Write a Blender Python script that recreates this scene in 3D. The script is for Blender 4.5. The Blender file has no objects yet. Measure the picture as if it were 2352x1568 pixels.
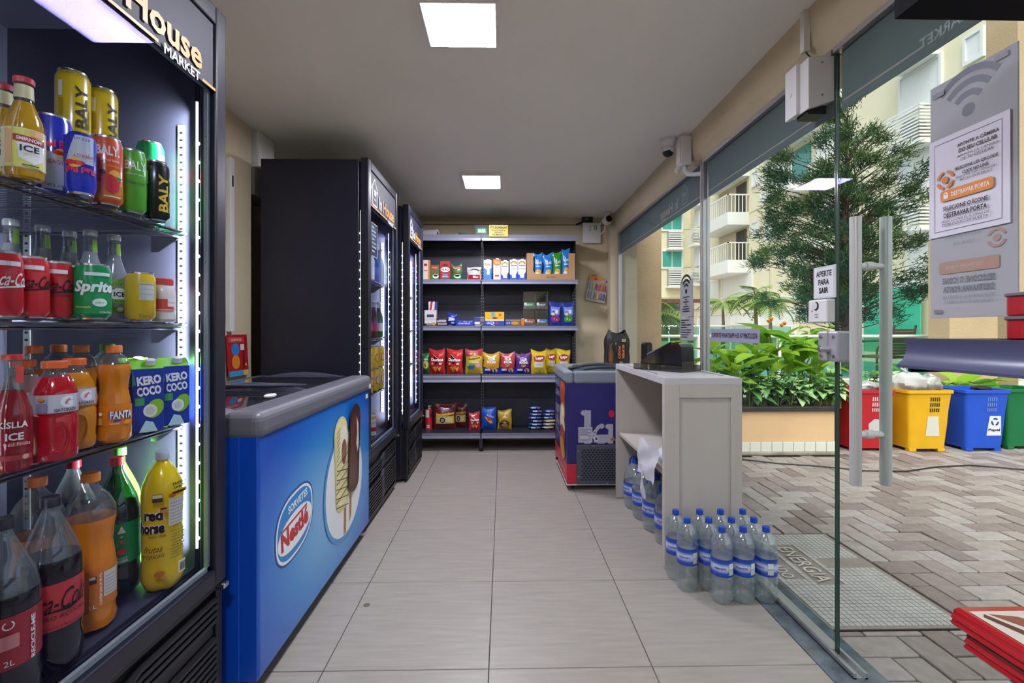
import bpy, math, random
from mathutils import Vector, Matrix
from math import sin, cos, pi, radians as R, sqrt
random.seed(7)
ORD = ['first', 'second', 'third', 'fourth', 'fifth', 'sixth', 'seventh', 'eighth']
SC = bpy.context.scene
COL = SC.collection
# ---------------------------------------------------------------- camera
F, CX, HY, YAW, CH = 1085.0, 1176.0, 758.0, R(1.1), 1.2
cd = bpy.data.cameras.new('camera'); cam = bpy.data.objects.new('camera', cd); COL.objects.link(cam)
cd.sensor_width = 36.0; cd.lens = F / 2352 * 36; cd.shift_y = -(784 - HY) / 2352
cd.clip_start = 0.02; cd.clip_end = 300
cam.location = (0, 0, CH); cam.rotation_euler = (R(90), 0, -YAW)
SC.camera = cam
# ---------------------------------------------------------------- sky
w = bpy.data.worlds.new('world'); SC.world = w; w.use_nodes = True
nt = w.node_tree; bg = nt.nodes['Background']
sky = nt.nodes.new('ShaderNodeTexSky'); sky.sky_type = 'NISHITA'
sky.sun_disc = False; sky.sun_elevation = R(58); sky.sun_rotation = R(200)
sky.air_density = 1.0; sky.dust_density = 4.0; sky.ozone_density = 1.0
hsv = nt.nodes.new('ShaderNodeHueSaturation'); hsv.inputs['Saturation'].default_value = 0.35
nt.links.new(sky.outputs[0], hsv.inputs['Color']); nt.links.new(hsv.outputs[0], bg.inputs[0])
bg.inputs[1].default_value = 0.28
# soft sun behind thin cloud
sl = bpy.data.lights.new('sun', 'SUN'); so = bpy.data.objects.new('sun', sl); COL.objects.link(so)
sl.energy = 0.6; sl.angle = R(40); sl.color = (1, .96, .9)
so.rotation_euler = (R(32), R(-18), 0)
# ---------------------------------------------------------------- exposure
SC.view_settings.view_transform = 'Standard'; SC.view_settings.look = 'None'
SC.view_settings.gamma = 1.0; SC.view_settings.use_curve_mapping = False
SC.view_settings.exposure = 0.32
SC.cycles.transparent_max_bounces = 20; SC.cycles.caustics_reflective = False
SC.cycles.max_bounces = 12; SC.cycles.transmission_bounces = 10
LAMP_L = 125.0          # radiance of the two ceiling lamps and the added unseen third
LED_W = 12.5            # watts of each cooler's LED strip
# ---------------------------------------------------------------- pixel rays (2352x1568 frame) for measuring
FW = (sin(YAW), cos(YAW)); RT = (cos(YAW), -sin(YAW))
def ray(px, py):
    u = (px - CX) / F; v = (HY - py) / F
    return Vector((FW[0] + u * RT[0], FW[1] + u * RT[1], v))
def onX(px, py, X): d = ray(px, py); t = X / d.x; return Vector((X, d.y * t, CH + d.z * t))
def onY(px, py, Y): d = ray(px, py); t = Y / d.y; return Vector((d.x * t, Y, CH + d.z * t))
def onZ(px, py, Z): d = ray(px, py); t = (Z - CH) / d.z; return Vector((d.x * t, d.y * t, Z))
# ---------------------------------------------------------------- materials
def lin(h):
    h = h.lstrip('#'); o = []
    for i in (0, 2, 4):
        c = int(h[i:i + 2], 16) / 255
        o.append(c / 12.92 if c <= .04045 else ((c + .055) / 1.055) ** 2.4)
    return (*o, 1.0)
MATS = {}
def mat(name, hexc, rough=.5, metal=0.0, var=0.0, vs=8.0, bump=0.0, bs=60.0, emit=0.0, coat=0.0, trans=0.0, ior=1.45, spec=.5, sss=0.0, stretch=None):
    if name in MATS: return MATS[name]
    m = bpy.data.materials.new(name); m.use_nodes = True; t = m.node_tree; b = t.nodes['Principled BSDF']
    c = lin(hexc); b.inputs['Base Color'].default_value = c
    b.inputs['Roughness'].default_value = rough; b.inputs['Metallic'].default_value = metal
    b.inputs['IOR'].default_value = ior; b.inputs['Coat Weight'].default_value = coat
    b.inputs['Coat Roughness'].default_value = .08; b.inputs['Transmission Weight'].default_value = trans
    b.inputs['Specular IOR Level'].default_value = spec
    if emit: b.inputs['Emission Color'].default_value = c; b.inputs['Emission Strength'].default_value = emit
    if var or bump:
        tc = t.nodes.new('ShaderNodeTexCoord'); src = tc.outputs['Object']
        if stretch:
            mp = t.nodes.new('ShaderNodeMapping'); mp.inputs['Scale'].default_value = stretch
            t.links.new(src, mp.inputs[0]); src = mp.outputs[0]
    if var:
        n = t.nodes.new('ShaderNodeTexNoise'); n.inputs['Scale'].default_value = vs; n.inputs['Detail'].default_value = 6
        t.links.new(src, n.inputs['Vector'])
        r = t.nodes.new('ShaderNodeMapRange'); r.inputs[1].default_value = .3; r.inputs[2].default_value = .7
        r.inputs[3].default_value = 1 - var; r.inputs[4].default_value = 1 + var
        t.links.new(n.outputs[0], r.inputs[0])
        mx = t.nodes.new('ShaderNodeMix'); mx.data_type = 'RGBA'; mx.blend_type = 'MULTIPLY'; mx.inputs[0].default_value = 1
        mx.inputs[6].default_value = c; t.links.new(r.outputs[0], mx.inputs[7]); t.links.new(mx.outputs[2], b.inputs['Base Color'])
    if bump:
        n2 = t.nodes.new('ShaderNodeTexNoise'); n2.inputs['Scale'].default_value = bs; n2.inputs['Detail'].default_value = 4
        t.links.new(src, n2.inputs['Vector'])
        bp = t.nodes.new('ShaderNodeBump'); bp.inputs['Strength'].default_value = bump; bp.inputs['Distance'].default_value = .01
        t.links.new(n2.outputs[0], bp.inputs['Height']); t.links.new(bp.outputs[0], b.inputs['Normal'])
    MATS[name] = m; return m
def thin_glass(name, hexc='#ffffff', refl=.9, base=.045, rough=0.0, haze=0.0, hazec='#ffffff', rc='#ffffff'):
    if name in MATS: return MATS[name]
    m = bpy.data.materials.new(name); m.use_nodes = True; t = m.node_tree; t.nodes.clear()
    out = t.nodes.new('ShaderNodeOutputMaterial'); mx = t.nodes.new('ShaderNodeMixShader')
    tr = t.nodes.new('ShaderNodeBsdfTransparent'); gl = t.nodes.new('ShaderNodeBsdfGlossy')
    tr.inputs[0].default_value = lin(hexc); gl.inputs['Roughness'].default_value = rough; gl.inputs['Color'].default_value = lin(rc)
    lw = t.nodes.new('ShaderNodeLayerWeight'); lw.inputs[0].default_value = .5
    pw = t.nodes.new('ShaderNodeMath'); pw.operation = 'POWER'; pw.inputs[1].default_value = 5
    ma = t.nodes.new('ShaderNodeMath'); ma.operation = 'MULTIPLY_ADD'; ma.inputs[1].default_value = refl; ma.inputs[2].default_value = base
    t.links.new(lw.outputs['Facing'], pw.inputs[0]); t.links.new(pw.outputs[0], ma.inputs[0]); t.links.new(ma.outputs[0], mx.inputs[0])
    first = tr.outputs[0]
    if haze:
        df = t.nodes.new('ShaderNodeBsdfDiffuse'); df.inputs[0].default_value = lin(hazec)
        m2 = t.nodes.new('ShaderNodeMixShader'); m2.inputs[0].default_value = haze
        t.links.new(tr.outputs[0], m2.inputs[1]); t.links.new(df.outputs[0], m2.inputs[2]); first = m2.outputs[0]
    t.links.new(first, mx.inputs[1]); t.links.new(gl.outputs[0], mx.inputs[2]); t.links.new(mx.outputs[0], out.inputs[0])
    MATS[name] = m; return m
def paint(h, rough=.45):
    h = h.lstrip('#'); return mat('print_%s_%d' % (h, rough * 100), h, rough)
# ---------------------------------------------------------------- mesh builder
class MB:
    def __init__(s): s.v = []; s.f = []; s.m = []; s.s = []
    def add(s, vs, fs, m=0, sm=False):
        o = len(s.v); s.v += [tuple(v) for v in vs]
        for i, f in enumerate(fs):
            s.f.append([o + k for k in f]); s.m.append(m[i] if isinstance(m, list) else m); s.s.append(sm)
        return s
    def box(s, x0, x1, y0, y1, z0, z1, m=0, M=None):
        vs = [(x, y, z) for z in (z0, z1) for y in (y0, y1) for x in (x0, x1)]
        if M: vs = [M @ Vector(v) for v in vs]
        return s.add(vs, [(0, 2, 3, 1), (4, 5, 7, 6), (0, 1, 5, 4), (2, 6, 7, 3), (0, 4, 6, 2), (1, 3, 7, 5)], m)
    def prism(s, poly, ax, lo, hi, m=0, sm=False):
        n = len(poly)
        def P(a, b, h): return {'x': (h, a, b), 'y': (a, h, b), 'z': (a, b, h)}[ax]
        vs = [P(a, b, lo) for a, b in poly] + [P(a, b, hi) for a, b in poly]
        fs = [(i, (i + 1) % n, n + (i + 1) % n, n + i) for i in range(n)]
        s.add(vs, fs, m, sm); s.add(vs, [tuple(range(n))[::-1], tuple(range(n, 2 * n))], m); return s
    def lathe(s, prof, n=22, m=0, c=(0, 0, 0), sx=1, sy=1, lobes=None):
        vs = []
        for k, (r, z) in enumerate(prof):
            for i in range(n):
                a = 2 * pi * i / n; rr = r * (lobes(a, z) if lobes else 1)
                vs.append((c[0] + rr * cos(a) * sx, c[1] + rr * sin(a) * sy, c[2] + z))
        fs = []; ms = []
        for k in range(len(prof) - 1):
            for i in range(n):
                j = (i + 1) % n; fs.append((k * n + i, k * n + j, (k + 1) * n + j, (k + 1) * n + i)); ms.append(m[k] if isinstance(m, list) else m)
        if prof[0][0] > 1e-6: fs.append(tuple(range(n))[::-1]); ms.append(ms[0])
        if prof[-1][0] > 1e-6: fs.append(tuple(range((len(prof) - 1) * n, len(prof) * n))); ms.append(ms[len(prof) * n - n - 1] if isinstance(m, list) else m)
        return s.add(vs, fs, ms, True)
    def tube(s, pts, r, n=8, m=0, sm=True):
        pts = [Vector(p) for p in pts]; vs = []; up = None
        for i, p in enumerate(pts):
            d = (pts[min(i + 1, len(pts) - 1)] - pts[max(i - 1, 0)]).normalized()
            if up is None: up = Vector((0, 0, 1)) if abs(d.z) < .9 else Vector((1, 0, 0))
            a = d.cross(up).normalized(); b = a.cross(d).normalized(); up = b
            rr = r[i] if isinstance(r, (list, tuple)) else r
            for k in range(n):
                t = 2 * pi * k / n; vs.append(p + a * cos(t) * rr + b * sin(t) * rr)
        fs = [(i * n + k, i * n + (k + 1) % n, (i + 1) * n + (k + 1) % n, (i + 1) * n + k) for i in range(len(pts) - 1) for k in range(n)]
        s.add(vs, fs, m, sm); e = (len(pts) - 1) * n
        s.add(vs[:n], [tuple(range(n))[::-1]], m); s.add(vs[e:], [tuple(range(n))], m); return s
    def grid(s, fn, nu, nv, m=0, sm=True, mf=None):
        vs = [fn(i / nu, j / nv) for j in range(nv + 1) for i in range(nu + 1)]
        fs = [(j * (nu + 1) + i, j * (nu + 1) + i + 1, (j + 1) * (nu + 1) + i + 1, (j + 1) * (nu + 1) + i) for j in range(nv) for i in range(nu)]
        ms = [mf((i + .5) / nu, (j + .5) / nv) for j in range(nv) for i in range(nu)] if mf else m
        return s.add(vs, fs, ms, sm)
    def mesh(s, name, mats):
        me = bpy.data.meshes.new(name); me.from_pydata(s.v, [], s.f)
        for m in (mats if isinstance(mats, (list, tuple)) else [mats]): me.materials.append(m)
        me.polygons.foreach_set('material_index', s.m); me.polygons.foreach_set('use_smooth', s.s)
        if any(s.s): me.set_sharp_from_angle(angle=R(38))
        me.update(); return me
    def build(s, name, mats, parent=None, loc=None, rot=None, bevel=0, seg=2):
        return link(name, s.mesh(name, mats), parent, loc, rot, bevel, seg)
def link(name, me, parent=None, loc=None, rot=None, bevel=0, seg=2):
    o = bpy.data.objects.new(name, me); COL.objects.link(o)
    if parent: o.parent = parent
    if loc is not None: o.location = loc
    if rot is not None: o.rotation_euler = rot
    if bevel:
        b = o.modifiers.new('edge', 'BEVEL'); b.width = bevel; b.segments = seg; b.limit_method = 'ANGLE'; b.angle_limit = R(40)
    return o
def tag(o, label=None, cat=None, group=None, kind=None):
    if label: o['label'] = label
    if cat: o['category'] = cat
    if group: o['group'] = group
    if kind: o['kind'] = kind
    return o
def empty(name, loc=(0, 0, 0), rz=0, label=None, cat=None, group=None):
    o = bpy.data.objects.new(name, None); COL.objects.link(o); o.location = loc; o.rotation_euler = (0, 0, rz)
    o.empty_display_size = .05
    return tag(o, label, cat, group)
def struct(o, label=None): o['kind'] = 'structure'; (label and tag(o, label)); return o
def copy_tree(o, parent=None, loc=None, rz=None, label=None):
    c = o.copy(); COL.objects.link(c); c.parent = parent
    if loc is not None: c.location = loc
    if rz is not None: c.rotation_euler = (0, 0, rz)
    if label: c['label'] = label
    for ch in list(o.children): copy_tree(ch, c)
    return c
# ---------------------------------------------------------------- flat print: shapes and lettering in (u, v)
_TX = {}
def text_geo(s, bold):
    k = (s, bold)
    if k not in _TX:
        c = bpy.data.curves.new('lettering', 'FONT'); c.body = s; c.resolution_u = 2; c.offset = bold; c.align_x = 'CENTER'
        o = bpy.data.objects.new('lettering', c); me = o.to_mesh()
        vs = [(v.co.x, v.co.y) for v in me.vertices]; fs = [tuple(p.vertices) for p in me.polygons]
        o.to_mesh_clear(); bpy.data.objects.remove(o); bpy.data.curves.remove(c)
        if vs:
            x0, x1 = min(v[0] for v in vs), max(v[0] for v in vs); y0, y1 = min(v[1] for v in vs), max(v[1] for v in vs)
            vs = [(x - (x0 + x1) / 2, y - (y0 + y1) / 2) for x, y in vs]; _TX[k] = (vs, fs, x1 - x0, y1 - y0)
        else: _TX[k] = ([], [], 1, 1)
    return _TX[k]
class Art:
    def __init__(s): s.p = []; s.layer = 0
    def poly(s, pts, c): s.layer += 1; s.p.append((pts, c, s.layer)); return s
    def rect(s, u0, v0, u1, v1, c): return s.poly([(u0, v0), (u1, v0), (u1, v1), (u0, v1)], c)
    def rrect(s, u0, v0, u1, v1, r, c, n=4):
        pts = []
        for cu, cv, a0 in ((u1 - r, v0 + r, -90), (u1 - r, v1 - r, 0), (u0 + r, v1 - r, 90), (u0 + r, v0 + r, 180)):
            pts += [(cu + r * cos(R(a0 + 90 * i / n)), cv + r * sin(R(a0 + 90 * i / n))) for i in range(n + 1)]
        return s.poly(pts, c)
    def ell(s, cu, cv, ru, rv, c, n=24, rot=0, a0=0, a1=360):
        pts = [(ru * cos(R(a0 + (a1 - a0) * i / n)), rv * sin(R(a0 + (a1 - a0) * i / n))) for i in range(n if a1 - a0 == 360 else n + 1)]
        cr, sr = cos(R(rot)), sin(R(rot))
        return s.poly([(cu + x * cr - y * sr, cv + x * sr + y * cr) for x, y in pts], c)
    def arc(s, cu, cv, r, t, a0, a1, c, n=12):
        s.layer += 1
        for i in range(n):
            b, d = R(a0 + (a1 - a0) * i / n), R(a0 + (a1 - a0) * (i + 1) / n); q = r + t
            s.p.append(([(cu + r * cos(b), cv + r * sin(b)), (cu + q * cos(b), cv + q * sin(b)), (cu + q * cos(d), cv + q * sin(d)), (cu + r * cos(d), cv + r * sin(d))], c, s.layer))
        return s
    def line(s, u0, v0, u1, v1, t, c):
        d = sqrt((u1 - u0) ** 2 + (v1 - v0) ** 2) or 1; nx, ny = -(v1 - v0) / d * t / 2, (u1 - u0) / d * t / 2
        return s.poly([(u0 + nx, v0 + ny), (u0 - nx, v0 - ny), (u1 - nx, v1 - ny), (u1 + nx, v1 + ny)], c)
    def text(s, t, cu, cv, h, c, w=None, bold=.0, shear=0, rot=0, mirror=False):
        vs, fs, tw, th = text_geo(t, bold); s.layer += 1
        ky = h / th; kx = w / tw if w else ky; cr, sr = cos(R(rot)), sin(R(rot)); q = []
        for x, y in vs:
            X = x * kx + y * ky * shear; Y = y * ky
            if mirror: X = -X
            q.append((cu + X * cr - Y * sr, cv + X * sr + Y * cr))
        for f in fs: s.p.append(([q[i] for i in f], c, s.layer))
        return s
    def build(s, name, fn, parent=None, eps=.0004, strip=None, loc=None, rot=None, rough=.45, two=False, base=.0004):
        mb = MB(); cols = []
        for pts, c, L in s.p:
            if c not in cols: cols.append(c)
            mi = cols.index(c); parts = [pts]
            if strip:
                u0, u1 = min(p[0] for p in pts), max(p[0] for p in pts)
                if u1 - u0 > strip * 1.2: parts = clip_strips(pts, u0, u1, strip)
            for q in parts:
                if len(q) < 3: continue
                a = sum(q[i][0] * q[(i + 1) % len(q)][1] - q[(i + 1) % len(q)][0] * q[i][1] for i in range(len(q)))
                if a < 0: q = q[::-1]
                mb.add([fn(u, v, base + L * eps) for u, v in q], [tuple(range(len(q)))], mi)
        return mb.build(name, [c if not isinstance(c, str) else paint(c, rough) for c in cols], parent, loc, rot)
def clip_strips(pts, u0, u1, st):
    n = max(1, int(math.ceil((u1 - u0) / st))); out = []
    def half(q, b, keep_gt):
        r = []
        for i in range(len(q)):
            p, t = q[i], q[(i + 1) % len(q)]; ip = (p[0] >= b) if keep_gt else (p[0] <= b); it = (t[0] >= b) if keep_gt else (t[0] <= b)
            if ip: r.append(p)
            if ip != it: k = (b - p[0]) / (t[0] - p[0]); r.append((b, p[1] + k * (t[1] - p[1])))
        return r
    for i in range(n):
        a, b = u0 + (u1 - u0) * i / n, u0 + (u1 - u0) * (i + 1) / n
        q = half(pts, a, True); q = half(q, b, False) if len(q) > 2 else []
        if len(q) > 2: out.append(q)
    return out
# mapping functions: local print plane facing -Y (u=+X), facing -X (u=-Y ... seen from -X), cylinder facing -Y
def face_ny(y=0): return lambda u, v, d: (u, y - d, v)
def face_px(x=0): return lambda u, v, d: (x + d, u, v)       # faces +X, reading along +Y
def face_nx(x=0): return lambda u, v, d: (x - d, -u, v)      # faces -X, reading along -Y
def face_pz(z=0): return lambda u, v, d: (u, v, z + d)
def cyl(r): return lambda u, v, d: ((r + d) * sin(u / r), -(r + d) * cos(u / r), v)
# ================================================================ materials of the place
M_tile = mat('floor_tile', '#968f87', .36, var=.10, vs=5, bump=.05, bs=90, stretch=(1, 9, 1))
M_grout = mat('grout', '#3c3a38', .8)
M_wall = mat('beige_plaster', '#c9bb9f', .85, var=.06, vs=3, bump=.35, bs=70)
M_ceil = mat('ceiling_paint', '#f0eeea', .9, var=.015, vs=2)
M_ext = mat('cream_render', '#e9dfc2', .85, var=.05, vs=.6, bump=.1, bs=20)
M_tan = mat('tan_render', '#bfa583', .85, var=.08, vs=2, bump=.5, bs=40)
M_peach = mat('peach_render', '#dcb489', .8, var=.06, vs=3, bump=.15, bs=40)
M_white = mat('white_paint', '#e6e6e4', .45, var=.02)
M_wplastic = mat('white_plastic', '#d9d8da', .35)
M_alu = mat('aluminium', '#b9b7b6', .35, .85, var=.05, vs=20)
M_steel = mat('steel', '#c9c9c9', .25, 1)
M_black = mat('black_metal', '#121217', .5, var=.08)
M_blackp = mat('black_plastic', '#101012', .45)
M_granite = mat('granite', '#56606a', .12, var=.45, vs=14, coat=.3)
M_glass = thin_glass('window_glass', '#f6fbf9', .6, .005, rc='#9089cc')
M_glassedge = mat('glass_edge', '#3c5a50', .15, trans=.3)
M_navy = mat('navy_cabinet', '#1c1d2b', .33, var=.06, vs=30)
M_liner = mat('cooler_liner', '#3b3c4a', .4)
M_film = None
def film_mat(name, hexc, f=.5):
    m = bpy.data.materials.new(name); m.use_nodes = True; t = m.node_tree; t.nodes.clear()
    out = t.nodes.new('ShaderNodeOutputMaterial'); a = t.nodes.new('ShaderNodeBsdfDiffuse'); b = t.nodes.new('ShaderNodeBsdfTranslucent'); x = t.nodes.new('ShaderNodeMixShader')
    a.inputs[0].default_value = lin(hexc); b.inputs[0].default_value = lin(hexc); x.inputs[0].default_value = f
    t.links.new(a.outputs[0], x.inputs[1]); t.links.new(b.outputs[0], x.inputs[2]); t.links.new(x.outputs[0], out.inputs[0]); return m
M_film = film_mat('window_film', '#979fa3', .55)
M_sheet = film_mat('sign_sheet', '#a9a8b0', .3)
CZ = 2.43; GX = 1.23; GTOP = 2.235; GROUND = -.03
# ================================================================ floor
fl = struct(MB().box(-1.8, 1.14, -1.3, 5.25, -.12, -.006).build('floor', M_grout))
xs = [-1.8 + .0] + [-.05 + .583 * k for k in (-2, -1, 0, 1)] + [1.131]
ys = [1.676 + .583 * k for k in range(-5, 7)]
full = {}
for i in range(len(xs) - 1):
    for j in range(len(ys) - 1):
        a, b, c, d = xs[i], xs[i + 1], ys[j], ys[j + 1]
        k = (round(b - a, 3), round(d - c, 3))
        if k not in full: full[k] = MB().box(-(b - a) / 2 + .0015, (b - a) / 2 - .0015, -(d - c) / 2 + .0015, (d - c) / 2 - .0015, -.01, 0).mesh('tile', M_tile)
        o = link('tile', full[k], fl, ((a + b) / 2, (c + d) / 2, random.uniform(-.0003, .0003)), None, .0012, 1)
cup = MB().lathe([(.014, 0), (.014, .0012), (0, .0012)], 18).build('floor_plug', mat('brass_dull', '#6d6654', .5, .5), None, onZ(842, 1389, .0004))
tag(cup, 'small round dull metal disc set in a grey floor tile', 'floor plug')
# ================================================================ walls, ceiling, beam
struct(MB().box(-2.0, -1.53, -1.3, 2.90, 0, CZ).box(-2.0, -1.66, 2.90, 5.3, 0, CZ).build('wall_left', M_wall))
struct(MB().box(-2.0, 1.42, 5.15, 5.3, 0, CZ).box(1.135, 1.42, 4.97, 5.15, 0, CZ).build('wall_back', M_wall))
struct(MB().box(-2.0, 1.6, -1.3, -1.2, 0, CZ).build('wall_front', M_wall))
struct(MB().box(-2.0, 1.6, -1.3, 5.3, CZ, CZ + .2).build('ceiling', M_ceil))
struct(MB().prism([(1.17, CZ), (1.185, 2.29), (1.222, GTOP), (1.45, GTOP), (1.45, CZ)], 'y', -1.2, 5.15).build('trim_1', M_wall), 'beige plaster beam above the glass shopfront')
struct(MB().box(-1.66, 1.17, 5.13, 5.152, 2.345, 2.352).build('trim_2', mat('seam_line', '#8d8167', .9)), 'thin seam across the top of the back wall')
struct(MB().box(1.132, 1.32, -1.2, 4.97, -.1, .001).build('trim_3', M_granite, bevel=.002), 'polished grey granite threshold under the glass')
# ================================================================ glass shopfront
def pane(name, y0, y1, z0, z1, parent):
    return MB().box(GX - .004, GX + .004, y0, y1, z0, z1).build(name, M_glass, parent)
w1 = struct(MB().box(GX - .02, GX + .02, 2.86, 4.97, GTOP - .022, GTOP).box(GX - .018, GX + .018, 4.935, 4.97, 0, GTOP - .022).box(GX - .02, GX + .02, 2.86, 4.94, .001, .03).build('window_1', M_alu), 'fixed shopfront pane with aluminium frame beside the back wall')
pane('glass_pane', 2.86, 4.94, .02, GTOP - .01, w1)
MB().box(GX + .006, GX + .009, 2.87, 4.93, 2.0, GTOP - .02).build('tinted_film', M_film, w1)
mul = MB().box(GX - .02, GX + .02, 2.83, 2.865, 0, GTOP - .02).box(GX - .03, GX - .02, 2.842, 2.853, 0, GTOP - .02).build('mullion', M_alu, w1)
w2 = struct(MB().box(GX - .02, GX + .02, 1.72, 2.85, GTOP - .022, GTOP).box(GX - .02, GX + .02, 1.72, 2.85, .001, .024).build('window_2', M_alu), 'fixed shopfront pane with aluminium rails beside the door')
pane('glass_pane', 1.722, 2.83, .012, GTOP - .01, w2)
MB().box(GX - .0042, GX + .0042, 1.7195, 1.722, .012, GTOP - .01).build('glass_edge', M_glassedge, w2)
MB().box(GX + .006, GX + .009, 1.725, 2.82, 2.0, GTOP - .02).build('tinted_film', M_film, w2)
d1 = struct(MB().box(GX - .02, GX + .02, .72, 1.71, GTOP - .02, GTOP).build('door_1', M_alu), 'frameless glass door with long tubular handles')
pane('glass_pane', .72, 1.708, .012, GTOP - .012, d1)
MB().box(GX - .0042, GX + .0042, 1.708, 1.7105, .012, GTOP - .012).build('glass_edge', M_glassedge, d1)
MB().box(GX + .006, GX + .009, .73, 1.70, 2.0, GTOP - .02).build('tinted_film', M_film, d1)
w3 = struct(MB().box(GX - .02, GX + .02, -1.2, .72, GTOP - .022, GTOP).build('window_3', M_alu), 'fixed shopfront pane behind the display rack')
pane('glass_pane', -1.2, .715, .012, GTOP - .01, w3)
# mirrored print that shows through the film
ghost, ghosto = '#a5adb0', '#ad9c94'
def house(a, u, v, h, c, mirror=False, t=.07):
    k = -1 if mirror else 1; P = lambda x, y: (u + k * x * h, v + y * h)
    for p, q in (((-.42, .05), (0, .5)), ((0, .5), (.42, .05)), ((-.3, .1), (-.3, -.5)), ((.3, .1), (.3, -.5)), ((-.3, -.5), (.3, -.5))):
        a.line(*P(*p), *P(*q), t * h, c)
    a.poly([P(-.16, .08), P(.2, .08), P(.14, -.14), P(-.1, -.14)][::k], c)
    a.ell(*P(-.06, -.28), .05 * h, .05 * h, c, 8); a.ell(*P(.1, -.28), .05 * h, .05 * h, c, 8)
a = Art()
for yc in (3.55,):
    house(a, -yc + .36, 2.125, .13, ghost, True)
    a.text('In', -yc + .21, 2.095, .07, ghost, mirror=True, bold=.02); a.text('House', -yc + .005, 2.095, .07, ghosto, mirror=True, bold=.02, w=.26)
    a.text('MARKET', -yc - .06, 2.047, .02, ghost, mirror=True, bold=.02)
a.rect(-4.9, 2.032, -2.88, 2.038, ghosto)
a.build('printed_design', face_nx(GX + .006), w1, eps=.0002, base=.0002)
Art().rect(-2.81, 2.032, -1.735, 2.038, ghosto).build('printed_design', face_nx(GX + .006), w2, base=.0002)
a = Art(); a.text('House', -1.17, 2.11, .09, ghosto, mirror=True, bold=.02, w=.27); a.text('MARKET', -1.30, 2.045, .03, ghost, mirror=True, bold=.02)
a.rect(-1.69, 2.03, -1.36, 2.037, ghosto)
a.build('printed_design', face_nx(GX + .006), d1, eps=.0002, base=.0002)
# bottom guide rail
g = MB().box(1.205, 1.215, 1.60, 4.9, .001, .02).box(1.245, 1.255, 1.60, 4.9, .001, .02).box(1.205, 1.255, 1.60, 4.9, .001, .005).build('floor_rail', M_alu)
tag(g, 'aluminium guide rail set on the granite threshold', 'rail')
# ================================================================ ceiling lamps
M_diff = mat('lamp_diffuser', '#f0f0fc', .5, emit=LAMP_L)
def lamp(x0, x1, y0, y1, label):
    r = empty('ceiling_lamp', ((x0 + x1) / 2, (y0 + y1) / 2, CZ), 0, label, 'lamp', 'square ceiling lamps')
    a, b = (x1 - x0) / 2, (y1 - y0) / 2
    f = MB()
    for q in ((-a - .012, a + .012, -b - .012, -b), (-a - .012, a + .012, b, b + .012), (-a - .012, -a, -b, b), (a, a + .012, -b, b)): f.box(*q, -.032, 0)
    f.build('frame', M_white, r)
    MB().box(-a, a, -b, b, -.03, -.005).build('diffuser', M_diff, r)
p, q = onZ(990, 106, 2.40), onZ(1137, 8, 2.40)
lamp(p.x, q.x + .0, q.y, p.y, 'square flush ceiling lamp over the aisle beside the first drinks cooler')
p, q = onZ(1070, 432, 2.40), onZ(1148, 404, 2.40)
lamp(p.x, q.x, q.y, p.y, 'square flush ceiling lamp close to the back shelving')
lamp(-.30, -.03, -.42, -.15, 'added unseen square ceiling lamp behind the camera that brightens the shop')  # extra lamp out of view, added to raise the interior brightness
sm = MB().box(-.035, .035, -.006, .006, -.012, 0).build('label_strip', M_wplastic, None, (onZ(1105, 401, 2.42).x, onZ(1105, 401, 2.42).y, 2.43)); tag(sm, 'small white strip on the ceiling behind the lamp at the shelving', 'ceiling fitting')
# ================================================================ wall fittings
t = MB().box(-1.532, -1.505, 2.64, 2.68, 1.19, 2.16).build('cable_trunking', M_wplastic, bevel=.004); tag(t, 'white vertical cable trunking on the beige wall', 'trunking')
MB().box(-1.505, -1.502, 2.655, 2.665, 2.0, 2.06).build('switch', M_blackp, t)
t = MB().box(-1.66, -1.50, 2.93, 3.13, 2.2, CZ).build('duct_box', M_white, bevel=.004); tag(t, 'white boxed duct under the ceiling beside the dark cooler', 'duct')
MB().box(-1.65, -1.51, 2.926, 2.93, 2.22, 2.41).build('cover', M_white, t)
b = MB().box(-1.66, -1.52, 2.92, 3.2, 2.03, 2.2).build('wall_bracket', mat('bracket_grey', '#aeadab', .5)); tag(b, 'pale grey bracket below the white boxed duct', 'bracket')
# dome camera
def P(px, py, Y): return onY(px, py, Y)
c = empty('dome_camera', (P(1535, 320, 3.02).x, 3.02, CZ), 0, 'white dome security camera on the ceiling beside the junction box', 'camera')
MB().lathe([(.052, 0), (.052, -.02), (.047, -.026), (.047, -.034), (.042, -.05), (.03, -.058), (0, -.058)], 24).build('base', M_wplastic, c)
MB().lathe([(0, .035), (.02, .03), (.031, .015), (.034, 0), (.031, -.015), (.02, -.03), (0, -.035)], 20).build('eyeball', M_wplastic, c, (.003, -.006, -.072))
MB().lathe([(0, .036), (.021, .031), (.033, .014), (.0355, 0), (.0355, -.004), (0, -.004)], 20).build('lens_shroud', M_blackp, c, (-.003, -.002, -.081), (R(190), R(-12), 0))
# junction box + elbow
j = empty('junction_box', (1.14, 2.95, CZ), 0, 'white junction box with elbow conduit on the beige beam', 'box')
MB().box(-.035, .035, -.035, .035, -.20, -.02).build('body', M_wplastic, j, bevel=.006)
MB().box(-.04, -.036, -.03, .03, -.19, -.03).build('lid', M_wplastic, j, bevel=.002)
MB().tube([(0, 0, -.19), (0, -.005, -.23), (.015, -.03, -.26), (.05, -.06, -.27), (.085, -.09, -.272)], .014, 12).build('conduit', M_wplastic, j)
MB().tube([(-.02, .0, -.19), (-.05, .0, -.235)], .016, 12).build('gland', M_wplastic, j)
MB().box(-.02, .03, -.02, .02, -.02, 0).build('mount', M_wplastic, j)
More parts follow.
